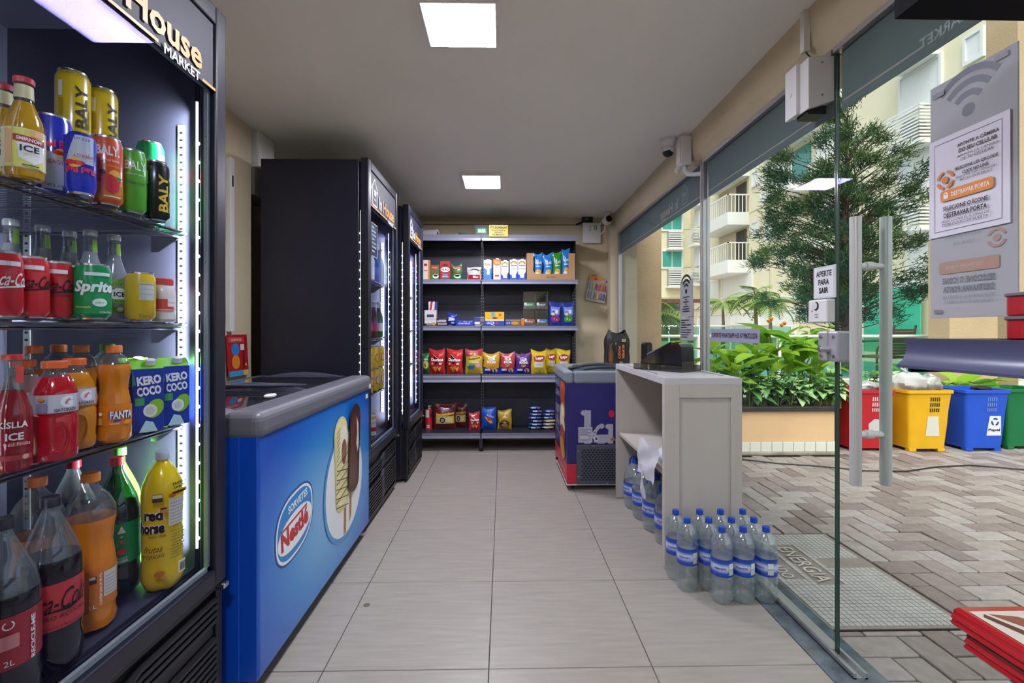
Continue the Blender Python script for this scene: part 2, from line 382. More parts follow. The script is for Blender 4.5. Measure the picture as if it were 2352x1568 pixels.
# small camera in the back corner with cable
q = P(1395, 492, 4.9)
c = empty('bullet_camera', (q.x, 4.9, CZ), 0, 'small white camera with cable in the back corner', 'camera')
MB().lathe([(.03, 0), (.03, -.012), (.02, -.02), (.02, -.05), (0, -.05)], 16).build('mount', M_wplastic, c)
MB().lathe([(.025, -.04), (.042, -.035), (.045, 0), (.04, .03), (0, .035)], 20).build('body', M_wplastic, c, (0, 0, -.085), (R(80), 0, R(15)))
MB().lathe([(0, -.043), (.034, -.043), (.034, -.036)], 18).build('lens', M_blackp, c, (0, 0, -.085), (R(-80), R(180), R(15)))
MB().tube([(-.03, .02, -.06), (-.06, .03, -.1), (-.08, .1, -.16), (-.13, .2, -.19)], .003, 6).build('cable', M_wplastic, c)
MB().tube([(-.02, .0, -.12), (-.02, .05, -.18), (-.05, .12, -.21)], .006, 6).build('plug', M_wplastic, c)
# router and box on back wall
def wallbox(name, px0, px1, py0, py1, Y, th, m, label, cat, bev=.006):
    p, q = onY(px0, py1, Y), onY(px1, py0, Y)
    o = empty(name, ((p.x + q.x) / 2, Y + th, p.z), 0, label, cat)
    MB().box(-(q.x - p.x) / 2, (q.x - p.x) / 2, -th, 0, 0, q.z - p.z).build('body', m, o, bevel=bev)
    return o, q.x - p.x, q.z - p.z
o, W, H = wallbox('router', 1339, 1380, 511, 558, 5.11, .04, M_wplastic, 'white square router with green curved marks on the back wall', 'router')
a = Art(); a.arc(-.02 * W, .75 * H, .16 * W, .05 * W, -40, 40, '#1f9a4a'); a.arc(.0 * W, .75 * H, .25 * W, .045 * W, -40, 40, '#1f9a4a')
a.rect(-.18 * W, .6 * H, -.06 * W, .63 * H, '#555'[:1] + '555555'); a.rect(-.12 * W, .67 * H, -.08 * W, .86 * H, '#777777')
a.build('printed_design', face_ny(-.04), o)
o, W, H = wallbox('modem_box', 1338, 1362, 495, 511, 5.11, .04, M_blackp, 'small black box with blue lettering above the white router', 'modem', .003)
Art().text('igo', -.08 * W, .5 * H, .38 * H, '#7db7e8').build('printed_design', face_ny(-.04), o)
an = MB().box(-.035, .035, -.005, .005, -.009, .009).build('antenna', M_blackp, None, P(1330, 513, 5.13), (0, R(-25), 0)); tag(an, 'short black antenna stub beside the router', 'antenna')
# lighter card
q = P(1366, 663, 5.12)
card = empty('lighter_card', (q.x, 5.12, q.z - .14), 0, 'hanging blister card with two rows of coloured lighters', 'lighter card'); card.rotation_euler = (0, R(12), 0)
MB().box(-.105, .105, -.004, .004, 0, .27).build('card', mat('blister_grey', '#a8a7a8', .35), card)
a = Art(); a.poly([(-.105, .215), (.02, .235), (.075, .27), (-.105, .27)], '#e87d21'); a.text('BIC', -.035, .245, .02, '#3b2a1a', bold=.03); a.ell(.08, .235, .012, .012, '#555555', 12); a.rect(.03, .2, .08, .212, '#d8742a')
a.build('printed_design', face_ny(-.004), card)
lc = ['#8fb3c9', '#d8c267', '#b13a3a', '#c04444', '#cf6a3a', '#a83a48', '#8c8b8d', '#a9a79c', '#777777', '#d8a94a', '#8d5a7a', '#4a4a7a']
for i, cc in enumerate(lc):
    u = -.08 + .032 * (i % 6); v = .125 - .095 * (i // 6)
    MB().lathe([(.010, 0), (.0105, .055), (.009, .06), (.006, .068), (0, .07)], 10, c=(u, -.009, v)).build('lighter', mat('lighter_' + cc[1:], cc, .25), card)
MB().tube([(-.03, 0, .27), (-.06, 0, .285), (-.09, 0, .275)], .003, 6).build('hook', M_black, card)
# door hardware ------------------------------------------------
hy = onX(1985, 800, GX).y - .02
h = empty('pull_handle', (GX, hy, .68)); h.parent = d1; h['label'] = 'pair of long tubular white handles'
for k, xo in enumerate((-.045, .058)):
    MB().tube([(xo, 0, 0), (xo, 0, .9)], .0175, 20).build('bar', mat('handle_paint', '#c3c6c6', .3, .25), h)
for z in (.17, .735):
    p = MB(); p.tube([(-.045, 0, z), (.058, 0, z)], .011, 14); p.tube([(-.012, 0, z), (.012, 0, z)], .015, 14); p.build('standoff', M_wplastic, h)
lk = empty('door_lock', (GX, 1.725, 1.085)); lk.parent = d1; lk['label'] = 'grey metal lock with key cylinder'
MB().box(-.03, .03, -.052, .0, 0, .112).box(-.03, .03, .001, .055, 0, .112).build('case', mat('lock_grey', '#a9a8b0', .4, .3), lk, bevel=.008)
MB().box(.03, .036, -.05, .053, .003, .109).build('gasket', M_blackp, lk)
for u, v in ((-.035, .09), (.035, .09), (-.035, .02), (.035, .02)):
    MB().tube([(-.033, u, v), (-.029, u, v)], .007, 10).build('bolt', M_steel, lk)
MB().tube([(-.028, -.005, .045), (-.062, -.005, .045)], .013, 14).tube([(-.062, -.005, .045), (-.066, -.005, .045)], .009, 12).build('key_cylinder', M_steel, lk)
cl = empty('door_closer', (GX, 1.755, 2.02), 0, 'white metal door magnet case at the top of the glass', 'door magnet')
MB().prism([(-.10, .0), (-.10, .19), (-.005, .2), (-.005, .03)], 'y', -.03, .075).build('case', M_wplastic, cl, bevel=.003)
MB().prism([(-.115, -.0), (-.115, .19), (-.10, .195), (-.10, .0)], 'y', .02, .09).build('cover', M_wplastic, cl, bevel=.002)
MB().tube([(-.118, .055, .09), (-.113, .055, .09)], .009, 12).build('button', M_wplastic, cl)
MB().box(-.09, -.02, -.01, .055, -.012, .02).build('lens', M_blackp, cl)
for z in (.05, .17): MB().tube([(-.05, -.0325, z), (-.05, -.029, z)], .004, 8).build('screw', M_steel, cl)
cdt = empty('conduit', (1.165, 1.80, 2.27), 0, 'white vertical conduit with loose wire on the beam above the door', 'conduit')
MB().box(-.012, .012, -.012, .012, 0, .16).build('channel', M_wplastic, cdt)
MB().tube([(0, 0, .005), (.01, -.01, -.02), (.03, -.02, -.035), (.04, -.03, -.05)], .003, 6).build('wire', M_blackp, cdt)
# exit button & sign
def glass_panel(name, px0, px1, py0, py1, m, label, cat, th=.004, bev=.0, X=None):
    X = X or GX - .006; a, b = onX(px0, py0, X), onX(px1, py1, X); pm = (px0 + px1) / 2
    zt, zb = onX(pm, py0, X).z, onX(pm, py1, X).z; W, H = a.y - b.y, zt - zb
    o = empty(name, (X, (a.y + b.y) / 2, zb), 0, label, cat)
    MB().box(-th, 0, -W / 2, W / 2, 0, H).build('plate', m, o, bevel=bev); return o, W, H, th
M_paper = mat('paper_lilac', '#d8d5e4', .6); M_acr = mat('acrylic', '#c9cdd0', .15)
o, W, H, th = glass_panel('exit_sign', 1871, 1922, 611, 685, M_acr, 'white acrylic notice above the exit button on the glass', 'sign', .005, .002)
a = Art().rrect(-W * .42, H * .06, W * .42, H * .94, .006, '#d6d5dc')
for i, s in enumerate(('APERTE', 'PARA', 'SAIR')): a.text(s, 0, H * (.77 - .26 * i), H * .18, '#111111', bold=.03, w=W * (.7, .48, .42)[i])
a.build('printed_design', face_nx(-th), o)
o, W, H, th = glass_panel('exit_button', 1876, 1920, 688, 741, M_wplastic, 'small grey exit button box with moon mark on the glass', 'switch', .035, .006)
a = Art().ell(-W * .05, H * .72, .017, .017, '#26262a', 20).ell(-W * .11, H * .74, .014, .014, '#cfced2', 20).rect(W * .0 - .008, .02, .008, .0225, '#333333').rect(-.01, .03, .01, .032, '#555555').ell(-.025, .045, .003, .003, '#333333', 8).text('1', .0, .046, .012, '#333333')
a.build('printed_design', face_nx(-th), o)
# wifi sticker, paper notice, support banner on fixed panes
o, W, H, th = glass_panel('wifi_sticker', 1563, 1592, 644, 727, M_sheet, 'rounded grey wireless sticker above the paper notice on the glass', 'sticker', .002, .0)
def wifi(a, u, v, r, c):
    a.ell(u, v, r * .16, r * .16, c, 16)
    for k in (.34, .62, .9): a.arc(u, v, r * k, r * .15, 42, 138, c, 12)
a = Art(); wifi(a, 0, H * .7, W * .5, '#17171a')
for i, wd in enumerate((.5, .2, .42, .15, .42, .55, .55)): a.rect(-W * wd / 2, H * (.53 - .065 * i), W * wd / 2, H * (.555 - .065 * i), '#2a2a30')
a.build('printed_design', face_nx(-th), o)
o, W, H, th = glass_panel('paper_notice', 1563, 1593, 729, 781, M_sheet, 'pale paper notice with lines of small print on the glass', 'notice', .0015)
a = Art()
for i, (wd, hh) in enumerate(((.62, .05), (.3, .05), (.75, .05), (.45, .05), (.8, .03), (.72, .03), (.6, .03), (.5, .03))): a.rect(-W * .42, H * (.86 - .105 * i), W * (-.42 + wd), H * (.86 - .105 * i + hh), '#26262c')
a.build('printed_design', face_nx(-th), o)
o, W, H, th = glass_panel('support_banner', 1633, 1745, 755, 786, mat('banner_lilac', '#8f8ca6', .6), 'long lilac banner with a support telephone number on the glass', 'sign', .0015)
Art().text('SUPORTE WHATSAPP +55 47 99672.3276', 0, H * .5, H * .38, '#14131c', w=W * .93, bold=.02).build('printed_design', face_nx(-th), o)
# large door sign: outer plate (mirrored ghost print) and inner paper
o, W, H, th = glass_panel('door_sign', 2140, 2342, 150, 728, film_mat('plate_grey', '#c6c7ce', .4), 'tall grey door plate with wireless symbol and mirrored print', 'sign', .004, .001)
DS = o
g1, g2 = '#6a6f7e', '#9091a0'
a = Art(); wifi(a, -W * .02, H * .835, W * .46, g1)
a.text('SELECIONE LER QRCODE', W * .0 - .02, H * .335, .009, g2, mirror=True, w=.10); a.text('CLICK NO LINK', -.015, H * .305, .009, g2, mirror=True, w=.06)
a.arc(.068, H * .30, .018, .006, 20, 160, '#a98a7c', 6).arc(.068, H * .30, .018, .006, 200, 340, '#a98a7c', 6).ell(.068, H * .30, .009, .009, '#a98a7c', 12)
a.rrect(-.085, H * .185, .075, H * .235, .006, '#a8897b'); a.text('DESTRAVAR PORTA', -.015, H * .21, .010, '#b9aeac', mirror=True, w=.1)
a.text('SELECIONE O ICONE', -.005, H * .155, .016, g1, mirror=True, w=.14, bold=.02); a.text('DESTRAVAR PORTA', -.005, H * .118, .016, g1, mirror=True, w=.135, bold=.02)
a.text('SELECCIONA EL ICONO DE', -.005, H * .087, .009, g2, mirror=True, w=.14); a.text('DESBLOQUEO DE PUERTA.', -.005, H * .066, .009, g2, mirror=True, w=.13)
a.rect(-.1, H * .02, -.075, H * .035, '#7d7f86').rect(W * .28, H * .965, W * .42, H * .985, '#85868e').rect(-W * .45, H * .945, -W * .3, H * .965, '#85868e')
a.build('printed_design', face_nx(-th), o, eps=.0002)
o, W, H, th = glass_panel('paper_instructions', 2136, 2322, 290, 530, M_paper, 'lilac paper with door unlocking steps taped over the door plate', 'notice', .002, .0, GX - .0125)
a = Art(); B = '#17171d'
for u0, v0, u1, v1 in ((-.42, .05, .42, .055), (-.42, .94, .42, .945), (-.42, .05, -.415, .945), (.415, .05, .42, .945)): a.rect(W * u0, H * v0, W * u1, H * v1, '#3a3a52')
a.text('APONTE A CÂMERA', W * .14, H * .865, H * .04, B, w=W * .5, bold=.025); a.text('DO SEU CELULAR', W * .14, H * .805, H * .04, B, w=W * .46, bold=.025)
a.text('APUNTA LA CÁMARA', W * .14, H * .755, H * .028, B, w=W * .5, shear=.2); a.text('DE TU CELULAR.', W * .14, H * .715, H * .028, B, w=W * .4, shear=.2)
a.text('SELECIONE LER QRCODE', W * .12, H * .635, H * .035, B, w=W * .52, bold=.02); a.text('CLICK NO LINK', W * .12, H * .585, H * .035, B, w=W * .32, bold=.02)
a.text('SELECCIONA "LEER CODIGO QR".', W * .12, H * .548, H * .022, B, w=W * .5, shear=.2); a.text('HAZ CLIC EN EL ENLACE', W * .12, H * .518, H * .022, B, w=W * .4, shear=.2)
for k in range(4): a.arc(-W * .26, H * .56, W * .085, W * .035, 45 + 90 * k - 32, 45 + 90 * k + 32, '#d08036', 6)
a.ell(-W * .26, H * .56, W * .045, W * .045, '#d08036', 14).ell(-W * .19, H * .5, W * .025, W * .025, '#d08036', 10)
a.rrect(-W * .32, H * .345, W * .34, H * .455, .008, '#d98634'); a.text('DESTRAVAR PORTA', W * .06, H * .4, H * .045, '#ece6e2', w=W * .47, bold=.02)
a.rect(-W * .275, H * .37, -W * .215, H * .41, '#ece6e2').arc(-W * .245, H * .41, W * .018, W * .012, 0, 180, '#ece6e2', 8)
a.text('SELECIONE O ÍCONE', W * .0, H * .275, H * .05, B, w=W * .56, bold=.025); a.text('DESTRAVAR PORTA', W * .0, H * .2, H * .05, B, w=W * .54, bold=.025)
a.text('SELECCIONA EL ÍCONO DE', 0, H * .145, H * .028, B, w=W * .6, shear=.2); a.text('DESBLOQUEO DE PUERTA.', 0, H * .105, H * .028, B, w=W * .58, shear=.2)
a.build('printed_design', face_nx(-th), o, eps=.0002)
# ================================================================ drinks coolers
M_cglass = thin_glass('cooler_glass', '#f2f5fa', .6, .008, rc='#8e86d2')
M_gasket = mat('gasket_grey', '#8f9496', .5, var=.15, vs=200)
M_led = mat('led_diode', '#f4f8ff', .5, emit=30.0)
M_ledbar = mat('led_bar', '#eef2f6', .4, emit=1.2)
M_chrome = mat('chrome_wire', '#9b9ca2', .22, 1)
M_darkwire = mat('dark_wire', '#75757c', .25, .95)
M_slat = mat('grille_black', '#1b1b20', .38)
M_sign = mat('cooler_header', '#26273a', .6)
def cooler(xf, y0, y1, zt, z0, gz0, gz1, D, shelves, label, led_sides=(1, -1), wire=M_darkwire, near_led=True):
    """front faces +X; local origin on the floor under the middle of the door face"""
    W = y1 - y0; h = W / 2; r = empty('drinks_cooler', (xf, (y0 + y1) / 2, 0), 0, label, 'drinks cooler')
    zg = gz0 - .05
    # cabinet shell
    c = MB(); c.box(-D, -.06, -h, -h + .035, z0, zt - .01).box(-D, -.06, h - .035, h, z0, zt - .01)
    c.box(-D, -D + .035, -h + .035, h - .035, z0, zt - .01).box(-D + .035, -.06, -h + .035, h - .035, zt - .06, zt - .01)
    c.box(-D + .035, -.06, -h + .035, h - .035, z0, zg + .045)
    c.build('cabinet', M_navy, r, bevel=.004)
    l = MB(); a = h - .036
    l.box(-D + .036, -.07, -a - .0, -a + .004, zg + .045, zt - .06).box(-D + .036, -.07, a - .004, a, zg + .045, zt - .06)
    l.box(-D + .036, -D + .042, -a + .004, a - .004, zg + .045, zt - .06).box(-D + .042, -.07, -a + .004, a - .004, zg + .046, zg + .053).box(-D + .042, -.07, -a + .004, a - .004, zt - .066, zt - .061)
    l.build('liner', M_liner, r)
    # door
    d = MB(); f = .05
    d.box(-.05, 0, -h, -h + f, zg, zt).box(-.05, 0, h - f, h, zg, zt).box(-.05, 0, -h + f, h - f, zt - .055, zt).box(-.05, 0, -h + f, h - f, zg, gz0)
    d = d.build('door', M_navy, r, bevel=.005)
    MB().box(-.018, -.010, -h + f, h - f, gz0, gz1).build('glass_pane', M_cglass, d)
    g = MB(); q = .012
    g.box(-.03, -.019, -h + f, -h + f + q, gz0, gz1).box(-.03, -.019, h - f - q, h - f, gz0, gz1).box(-.03, -.019, -h + f, h - f, gz0, gz0 + q); g.build('gasket', M_gasket, d)
    MB().box(-.03, -.008, -h + f, h - f, gz1, zt - .055).build('header', M_sign, d)
    u = MB(); hz = (gz0 + gz1) / 2
    u.box(-.04, -.008, -h - .004, -h + .0, hz - .12, hz + .42).box(-.034, -.014, -h - .006, -h - .003, hz - .1, hz + .4); u.build('pull_recess', M_blackp, d)
    a = Art(); hh = zt - .055 - gz1; S = W / .70; v = gz1 + hh * .5
    house(a, -h + .14 * S, v, .15 * S, '#d9d8de')
    a.text('In', -h + .255 * S, v - .035 * S, .075 * S, '#d9d8de', bold=.025); a.text('House', -h + .455 * S, v - .035 * S, .075 * S, '#f09a43', w=.27 * S, bold=.025)
    a.rect(-h + f, v - .095 * S, -h + .42 * S, v - .087 * S, '#f09a43'); a.text('MARKET', -h + .51 * S, v - .095 * S, .026 * S, '#d9d8de', w=.14 * S, bold=.02); a.rect(h - f - .06 * S, v - .1 * S, h - f, v - .092 * S, '#f09a43')
    a.build('printed_design', face_px(-.008), d)
    # base grille with louvres
    MB().box(-D + .05, -.03, -h + .02, h - .02, z0, zg - .004).box(-.03, -.012, -h, -h + .03, z0, zg - .006).box(-.03, -.012, h - .03, h, z0, zg - .006).box(-.03, -.012, -h + .03, h - .03, z0, z0 + .03).box(-.03, -.012, -h + .03, h - .03, zg - .02, zg - .006).box(-.03, -.02, -h + .03, h - .03, z0 + .235, z0 + .275).build('base_panel', M_slat, r, bevel=.003)
    def slat(z):
        zk = z - .028; P = [(-h + .03, zk), (-.05, zk), (.02, z), (h - .03, z)]; s = MB()
        for (ya, za), (yb, zb) in zip(P, P[1:]):
            vs = [(-.03, ya, za), (-.006, ya, za - .004), (-.006, ya, za - .013), (-.03, ya, za - .008), (-.03, yb, zb), (-.006, yb, zb - .004), (-.006, yb, zb - .013), (-.03, yb, zb - .008)]
            s.add(vs, [(0, 1, 5, 4), (1, 2, 6, 5), (2, 3, 7, 6), (3, 2, 1, 0), (4, 5, 6, 7)])
        return s
    zz = [z0 + .07 + .02 * i for i in range(9)] + [zg - .10 + .02 * i for i in range(4)]
    me = slat(0).mesh('slat', M_slat)
    for z in zz: link('slat', me, r, (0, 0, z))
    for yy in (-h + .05, h - .05): MB().lathe([(.02, 0), (.02, z0), (.012, z0 + .01)], 12, c=(-.12, yy, 0)).build('foot', M_blackp, r)
    MB().box(-.02, .012, h - .03, h - .004, zg - .02, zg - .004).build('hinge', M_steel, r, bevel=.003)
    MB().box(-.05, -.01, -h + .02, h - .02, zt - .002, zt + .008).build('top_cap', M_black, r)
    # LED strips on the jambs, each with its own light; unseen near one added for even light
    for sd in led_sides:
        yl = sd * (h - .043)
        bar = MB().box(-.064, -.058, yl - .002, yl + .002, gz0 + .06, gz1 - .03).build('led_strip', M_ledbar, r)
        n = int((gz1 - gz0 - .16) / .056); dm = MB().lathe([(0, .003), (.0045, .002), (.005, 0)], 8).mesh('diode', M_led)
        for i in range(n): link('diode', dm, bar, (-.0575, yl, gz0 + .09 + .056 * i), (0, R(90), 0))
        ld = bpy.data.lights.new('led_light', 'AREA'); ld.shape = 'RECTANGLE'; ld.size = .004; ld.size_y = gz1 - gz0 - .12; ld.energy = LED_W; ld.spread = R(112); ld.color = (.93, .97, 1)
        lo = bpy.data.objects.new('led_light', ld); COL.objects.link(lo); lo.parent = r; lo.location = (-.068, yl - sd * .018, (gz0 + gz1) / 2)
        lo.rotation_euler = Vector((-1, -sd * .05, 0)).to_track_quat('-Z', 'Y').to_euler()
    # slotted standards
    for yy in (-h + .041, h - .041):
        for xx in (-.108, -D + .1):
            s = MB(); s.box(xx - .01, xx + .01, yy - .002, yy + .002, gz0 + .12, gz1 - .1)
            st = s.build('shelf_standard', mat('standard_grey', '#b9bdbb', .35, .6), r)
            k = MB(); z = gz0 + .15
            while z < gz1 - .12: k.box(xx - .0045, xx + .0045, yy - .0024, yy + .0024, z, z + .006); z += .022
            k.build('slot', M_blackp, st)['kind'] = 'stuff'
    for zs in shelves:
        s = MB(); xa, xb = -D + .06, -.085; ya, yb = -h + .05, h - .05
        for x in (xb, xb - .012, xa): s.tube([(x, ya, zs - .006 - (.012 if x == xb - .012 else 0)), (x, yb, zs - .006 - (.012 if x == xb - .012 else 0))], .004, 6)
        for k in range(34):
            y = ya + (yb - ya) * k / 33; s.tube([(xa, y, zs - .002), (xb, y, zs - .002)], .0018, 4)
        for y in (ya, (ya + yb) / 2, yb): s.tube([(xa, y, zs - .008), (xb, y, zs - .008)], .003, 5)
        s.build('wire_shelf', wire, r)
        for y in (ya - .0, yb + .0):
            MB().prism([(-.19, zs - .012), (-.10, zs - .012), (-.17, zs - .06), (-.19, zs - .06)], 'y', y - .002, y + .002).build('shelf_bracket', M_chrome, r)
    return r
K1 = cooler(-.85, .765, 1.468, 2.16, .05, .49, 1.91, .66, (1.49, 1.222, .932), 'tall navy drinks cooler filled with large soda bottles and stacked cans')
K2 = cooler(-.80, 2.835, 3.615, 2.23, .03, .465, 1.957, .64, (1.54, 1.15, .77), 'navy drinks cooler behind the blue chest freezer with glass bottles', wire=M_chrome)
K3 = cooler(-.74, 3.735, 4.405, 2.19, .02, .47, 1.93, .62, (1.5, 1.2, .9), 'navy drinks cooler next to the back shelving', wire=M_chrome)
# notice inside the middle cooler door
nt_ = MB().box(-.803, -.80 - .0005, 0, .13, 0, .21).build('price_sheet', mat('dark_sheet', '#3b4452', .5), None, (-.013, 2.93, 1.66)); tag(nt_, 'dark printed price sheet stuck inside the middle cooler door', 'notice')
a = Art()
for i in range(7): a.rect(.012, .18 - .025 * i, .012 + (.1 if i % 3 else .06), .19 - .025 * i, '#c9d2d8')
a.rect(0, 0, .13, .004, '#c9d2d8').rect(0, .206, .13, .21, '#c9d2d8').rect(.126, 0, .13, .21, '#c9d2d8')
a.build('printed_design', face_px(-.8005), nt_)
# ================================================================ drinks in the coolers
M_clear = thin_glass('clear_bottle', '#dfe6e6', .6, .07, .03, .10, '#cfd4d6')
M_can_al = mat('can_aluminium', '#c9c9cb', .25, 1)
def liquid(h): return mat('liquid_' + h.strip('#'), h, .12, coat=.6, var=.05, vs=30)
def skin(h, rough=.25): return mat('wrap_' + h.strip('#'), h, rough, coat=.35)
def can(label, pos, rz, r, h, col, art=None, group=None, bands=None, flip=False):
    o = empty('drink_can', pos, rz, label, 'can', group)
    if flip: o.rotation_euler = (pi, 0, rz + pi); o.location.z += h
    bands = bands or []
    zs = sorted({.012, h - .016} | {z for b in bands for z in b[:2]})
    prof = [(r * .72, 0), (r * .78, .003)] + [(r, z) for z in zs] + [(r * .86, h - .004), (r * .86, h)]
    ms = []
    for i in range(len(prof) - 1):
        zm = (prof[i][1] + prof[i + 1][1]) / 2; k = 1
        for j, b in enumerate(bands):
            if b[0] < zm < b[1]: k = 3 + j
        if i == 0 or i == len(prof) - 2: k = 0
        ms.append(k)
    # materials: 0 aluminium, 1 colour, 2 spare, 3+ bands
    MB().lathe(prof, 24, ms).build('body', [M_can_al, skin(col), M_can_al] + [skin(b[2]) for b in bands], o)
    MB().lathe([(0, 0), (r * .84, 0), (r * .86, .002)], 20).build('lid', M_can_al, o, (0, 0, h - .001))
    if art: a = Art(); art(a, r, h); a.build('printed_design', cyl(r), o, strip=.008)
    return o
def bottle(label, pos, rz, prof, zl, liq, cap=None, lab=None, art=None, n=24, group=None, lobes=None, cat='bottle', top=None, sx=1, sy=1):
    """prof: (r,z); below zl the drink shows; lab=(z0,z1,colour)"""
    o = empty('drink_bottle', pos, rz, label, cat, group); pr = []
    for i, (r, z) in enumerate(prof):
        if i and prof[i - 1][1] < zl < z:
            t = (zl - prof[i - 1][1]) / (z - prof[i - 1][1]); pr.append((prof[i - 1][0] + t * (r - prof[i - 1][0]), zl))
        pr.append((r, z))
    ms = [0 if (pr[i][1] + pr[i + 1][1]) / 2 < zl else 1 for i in range(len(pr) - 1)]
    MB().lathe(pr, n, ms, lobes=lobes, sx=sx, sy=sy).build('body', [liq, top or M_clear], o)
    if cap:
        r, h, z, c = cap
        MB().lathe([(r, 0), (r, h * .85), (r * .9, h), (0, h)], 20, lobes=lambda a, z: 1 + .025 * cos(20 * a)).build('cap', skin(c, .35), o, (0, 0, z))
    if lab:
        z0, z1, c = lab; rr = lambda z: next((prof[i][0] + (z - prof[i][1]) / (prof[i + 1][1] - prof[i][1] + 1e-9) * (prof[i + 1][0] - prof[i][0]) for i in range(len(prof) - 1) if prof[i][1] <= z <= prof[i + 1][1]), .03)
        zs = [z0] + [p[1] for p in prof if z0 < p[1] < z1] + [z1]
        L = MB().lathe([(rr(z) + .0009, z) for z in zs], n, sx=sx, sy=sy)
        L.f = L.f[:-2]; L.m = L.m[:-2]; L.s = L.s[:-2]
        L = L.build('label', c if not isinstance(c, str) else skin(c, .35), o)
        if art: a = Art(); R0 = max(rr(z) for z in zs) + .0012; art(a, R0); a.build('printed_design', cyl(R0), L, strip=.008)
    elif art:
        a = Art(); R0 = max(p[0] for p in prof) + .0006; art(a, R0); a.build('printed_design', cyl(R0), o, strip=.008)
    return o
S1, S2, S3, S4 = 1.492, 1.224, .934, .495
def at(px, x, z): p = onX(px, 758, x); return (x, p.y, z)
V90 = lambda a, s, u, v, h, c, w=None, bold=.03: a.text(s, u, v, h, c, w=w, bold=bold, rot=90)
# --- art for cans
def art_redbull(a, r, h):
    a.poly([(-.02, .01), (.03, .01), (.03, h * .52), (-.02, h * .52)], '#b9bfc9').poly([(.012, .01), (.04, .01), (.04, h * .5), (.03, h * .5)], '#1d2ea6')
    a.text('Red Bull', .004, h * .63, h * .10, '#e02a4a', w=.05, bold=.04); a.ell(.012, h * .52, .012, .010, '#e9b62c', 16).ell(.006, h * .52, .010, .005, '#c9252d', 12).ell(.02, h * .515, .010, .005, '#c9252d', 12)
    a.text('ENERGY', -.002, h * .40, h * .05, '#c9252d', w=.032).text('473 ml', .0, .018, .006, '#2a3aa0')
def art_baly(c1, c2):
    def f(a, r, h): V90(a, 'BALY', .012, h * .46, .024, c1, w=h * .62); V90(a, 'ENERGY DRINK', .028, h * .3, .004, c1, w=h * .3); a.rect(-.03, h * .3, -.022, h * .55, c2).rect(-.03, h * .58, -.022, h * .8, '#dedbd0'); a.text('TAURINA - CAFEINA', .0, h * .93, .004, '#4a3d10', w=.05)
    return f
def art_straw(a, r, h):
    a.text('BALY.', .0, h * .78, .022, '#ecdcd8', w=.045, bold=.03).text('ENERGY DRINK', .004, h * .64, .005, '#ecdcd8', w=.035).text('Morango', .004, h * .56, .008, '#e8a33a')
    a.ell(.012, h * .42, .012, .014, '#e8a740').ell(.004, h * .30, .016, .022, '#c4232c', rot=20).poly([(.012, h * .42), (.028, h * .40), (.02, h * .35)], '#3f7a2a').ell(-.01, h * .46, .005, .005, '#25201c', 10).rect(-.008, h * .1, .022, h * .12, '#e8c9a0')
def art_green(a, r, h): a.text('BALY', .004, h * .74, .022, '#d9e8d0', w=.045, bold=.02).text('ENERGY DRINK', .004, h * .6, .004, '#cfe3c5').text('Maca Verde', .006, h * .47, .009, '#1d4a18', w=.04, shear=.25)
def art_guarana(a, r, h): a.ell(.014, h * .5, .02, .03, '#e9e3dc').ell(.014, h * .5, .017, .026, '#c0212b').ell(.014, h * .52, .006, .007, '#f2efe9', 12).text('Guarana', .0, h * .2, .012, '#f2efe9').ell(-.016, h * .35, .005, .006, '#d8402a', 10)
def art_coke(c, s2=None):
    def f(a, r, h):
        a.text('Coca-Cola', .0, h * .58, .026, c, w=.07, shear=.3, bold=.015).line(-.035, h * .42, .035, h * .5, .003, c)
        if s2: a.text(s2, .0, h * .4, .006, c, w=.035)
        a.rect(-.03, .012, -.024, h * .6, '#e3c4c4').rect(-.022, h * .78, .012, h * .85, '#efe9e4')
    return f
def art_sprite(a, r, h):
    a.text('Sprite', .0, h * .56, .032, '#e8f0ea', w=.075, shear=.2, bold=.04).rrect(-.018, h * .78, .028, h * .84, .002, '#dfe8e0').ell(.008, h * .3, .013, .009, '#d9ece0').text('sabor', .008, h * .3, .005, '#0f7a3e').text('CONTÉM', .018, h * .13, .005, '#d9ece0').text('limonada', -.02, h * .22, .005, '#e6d23a')
def art_yell(a, r, h): a.rect(-.008, h * .42, .026, h * .78, '#c9c7bd').rect(-.008, h * .74, .026, h * .75, '#4a473c').rect(-.008, h * .64, .026, h * .645, '#6d6a5d').rect(-.008, h * .54, .026, h * .545, '#6d6a5d').text('Citrus', .004, h * .1, .007, '#7a5a10')
A45 = R(48)
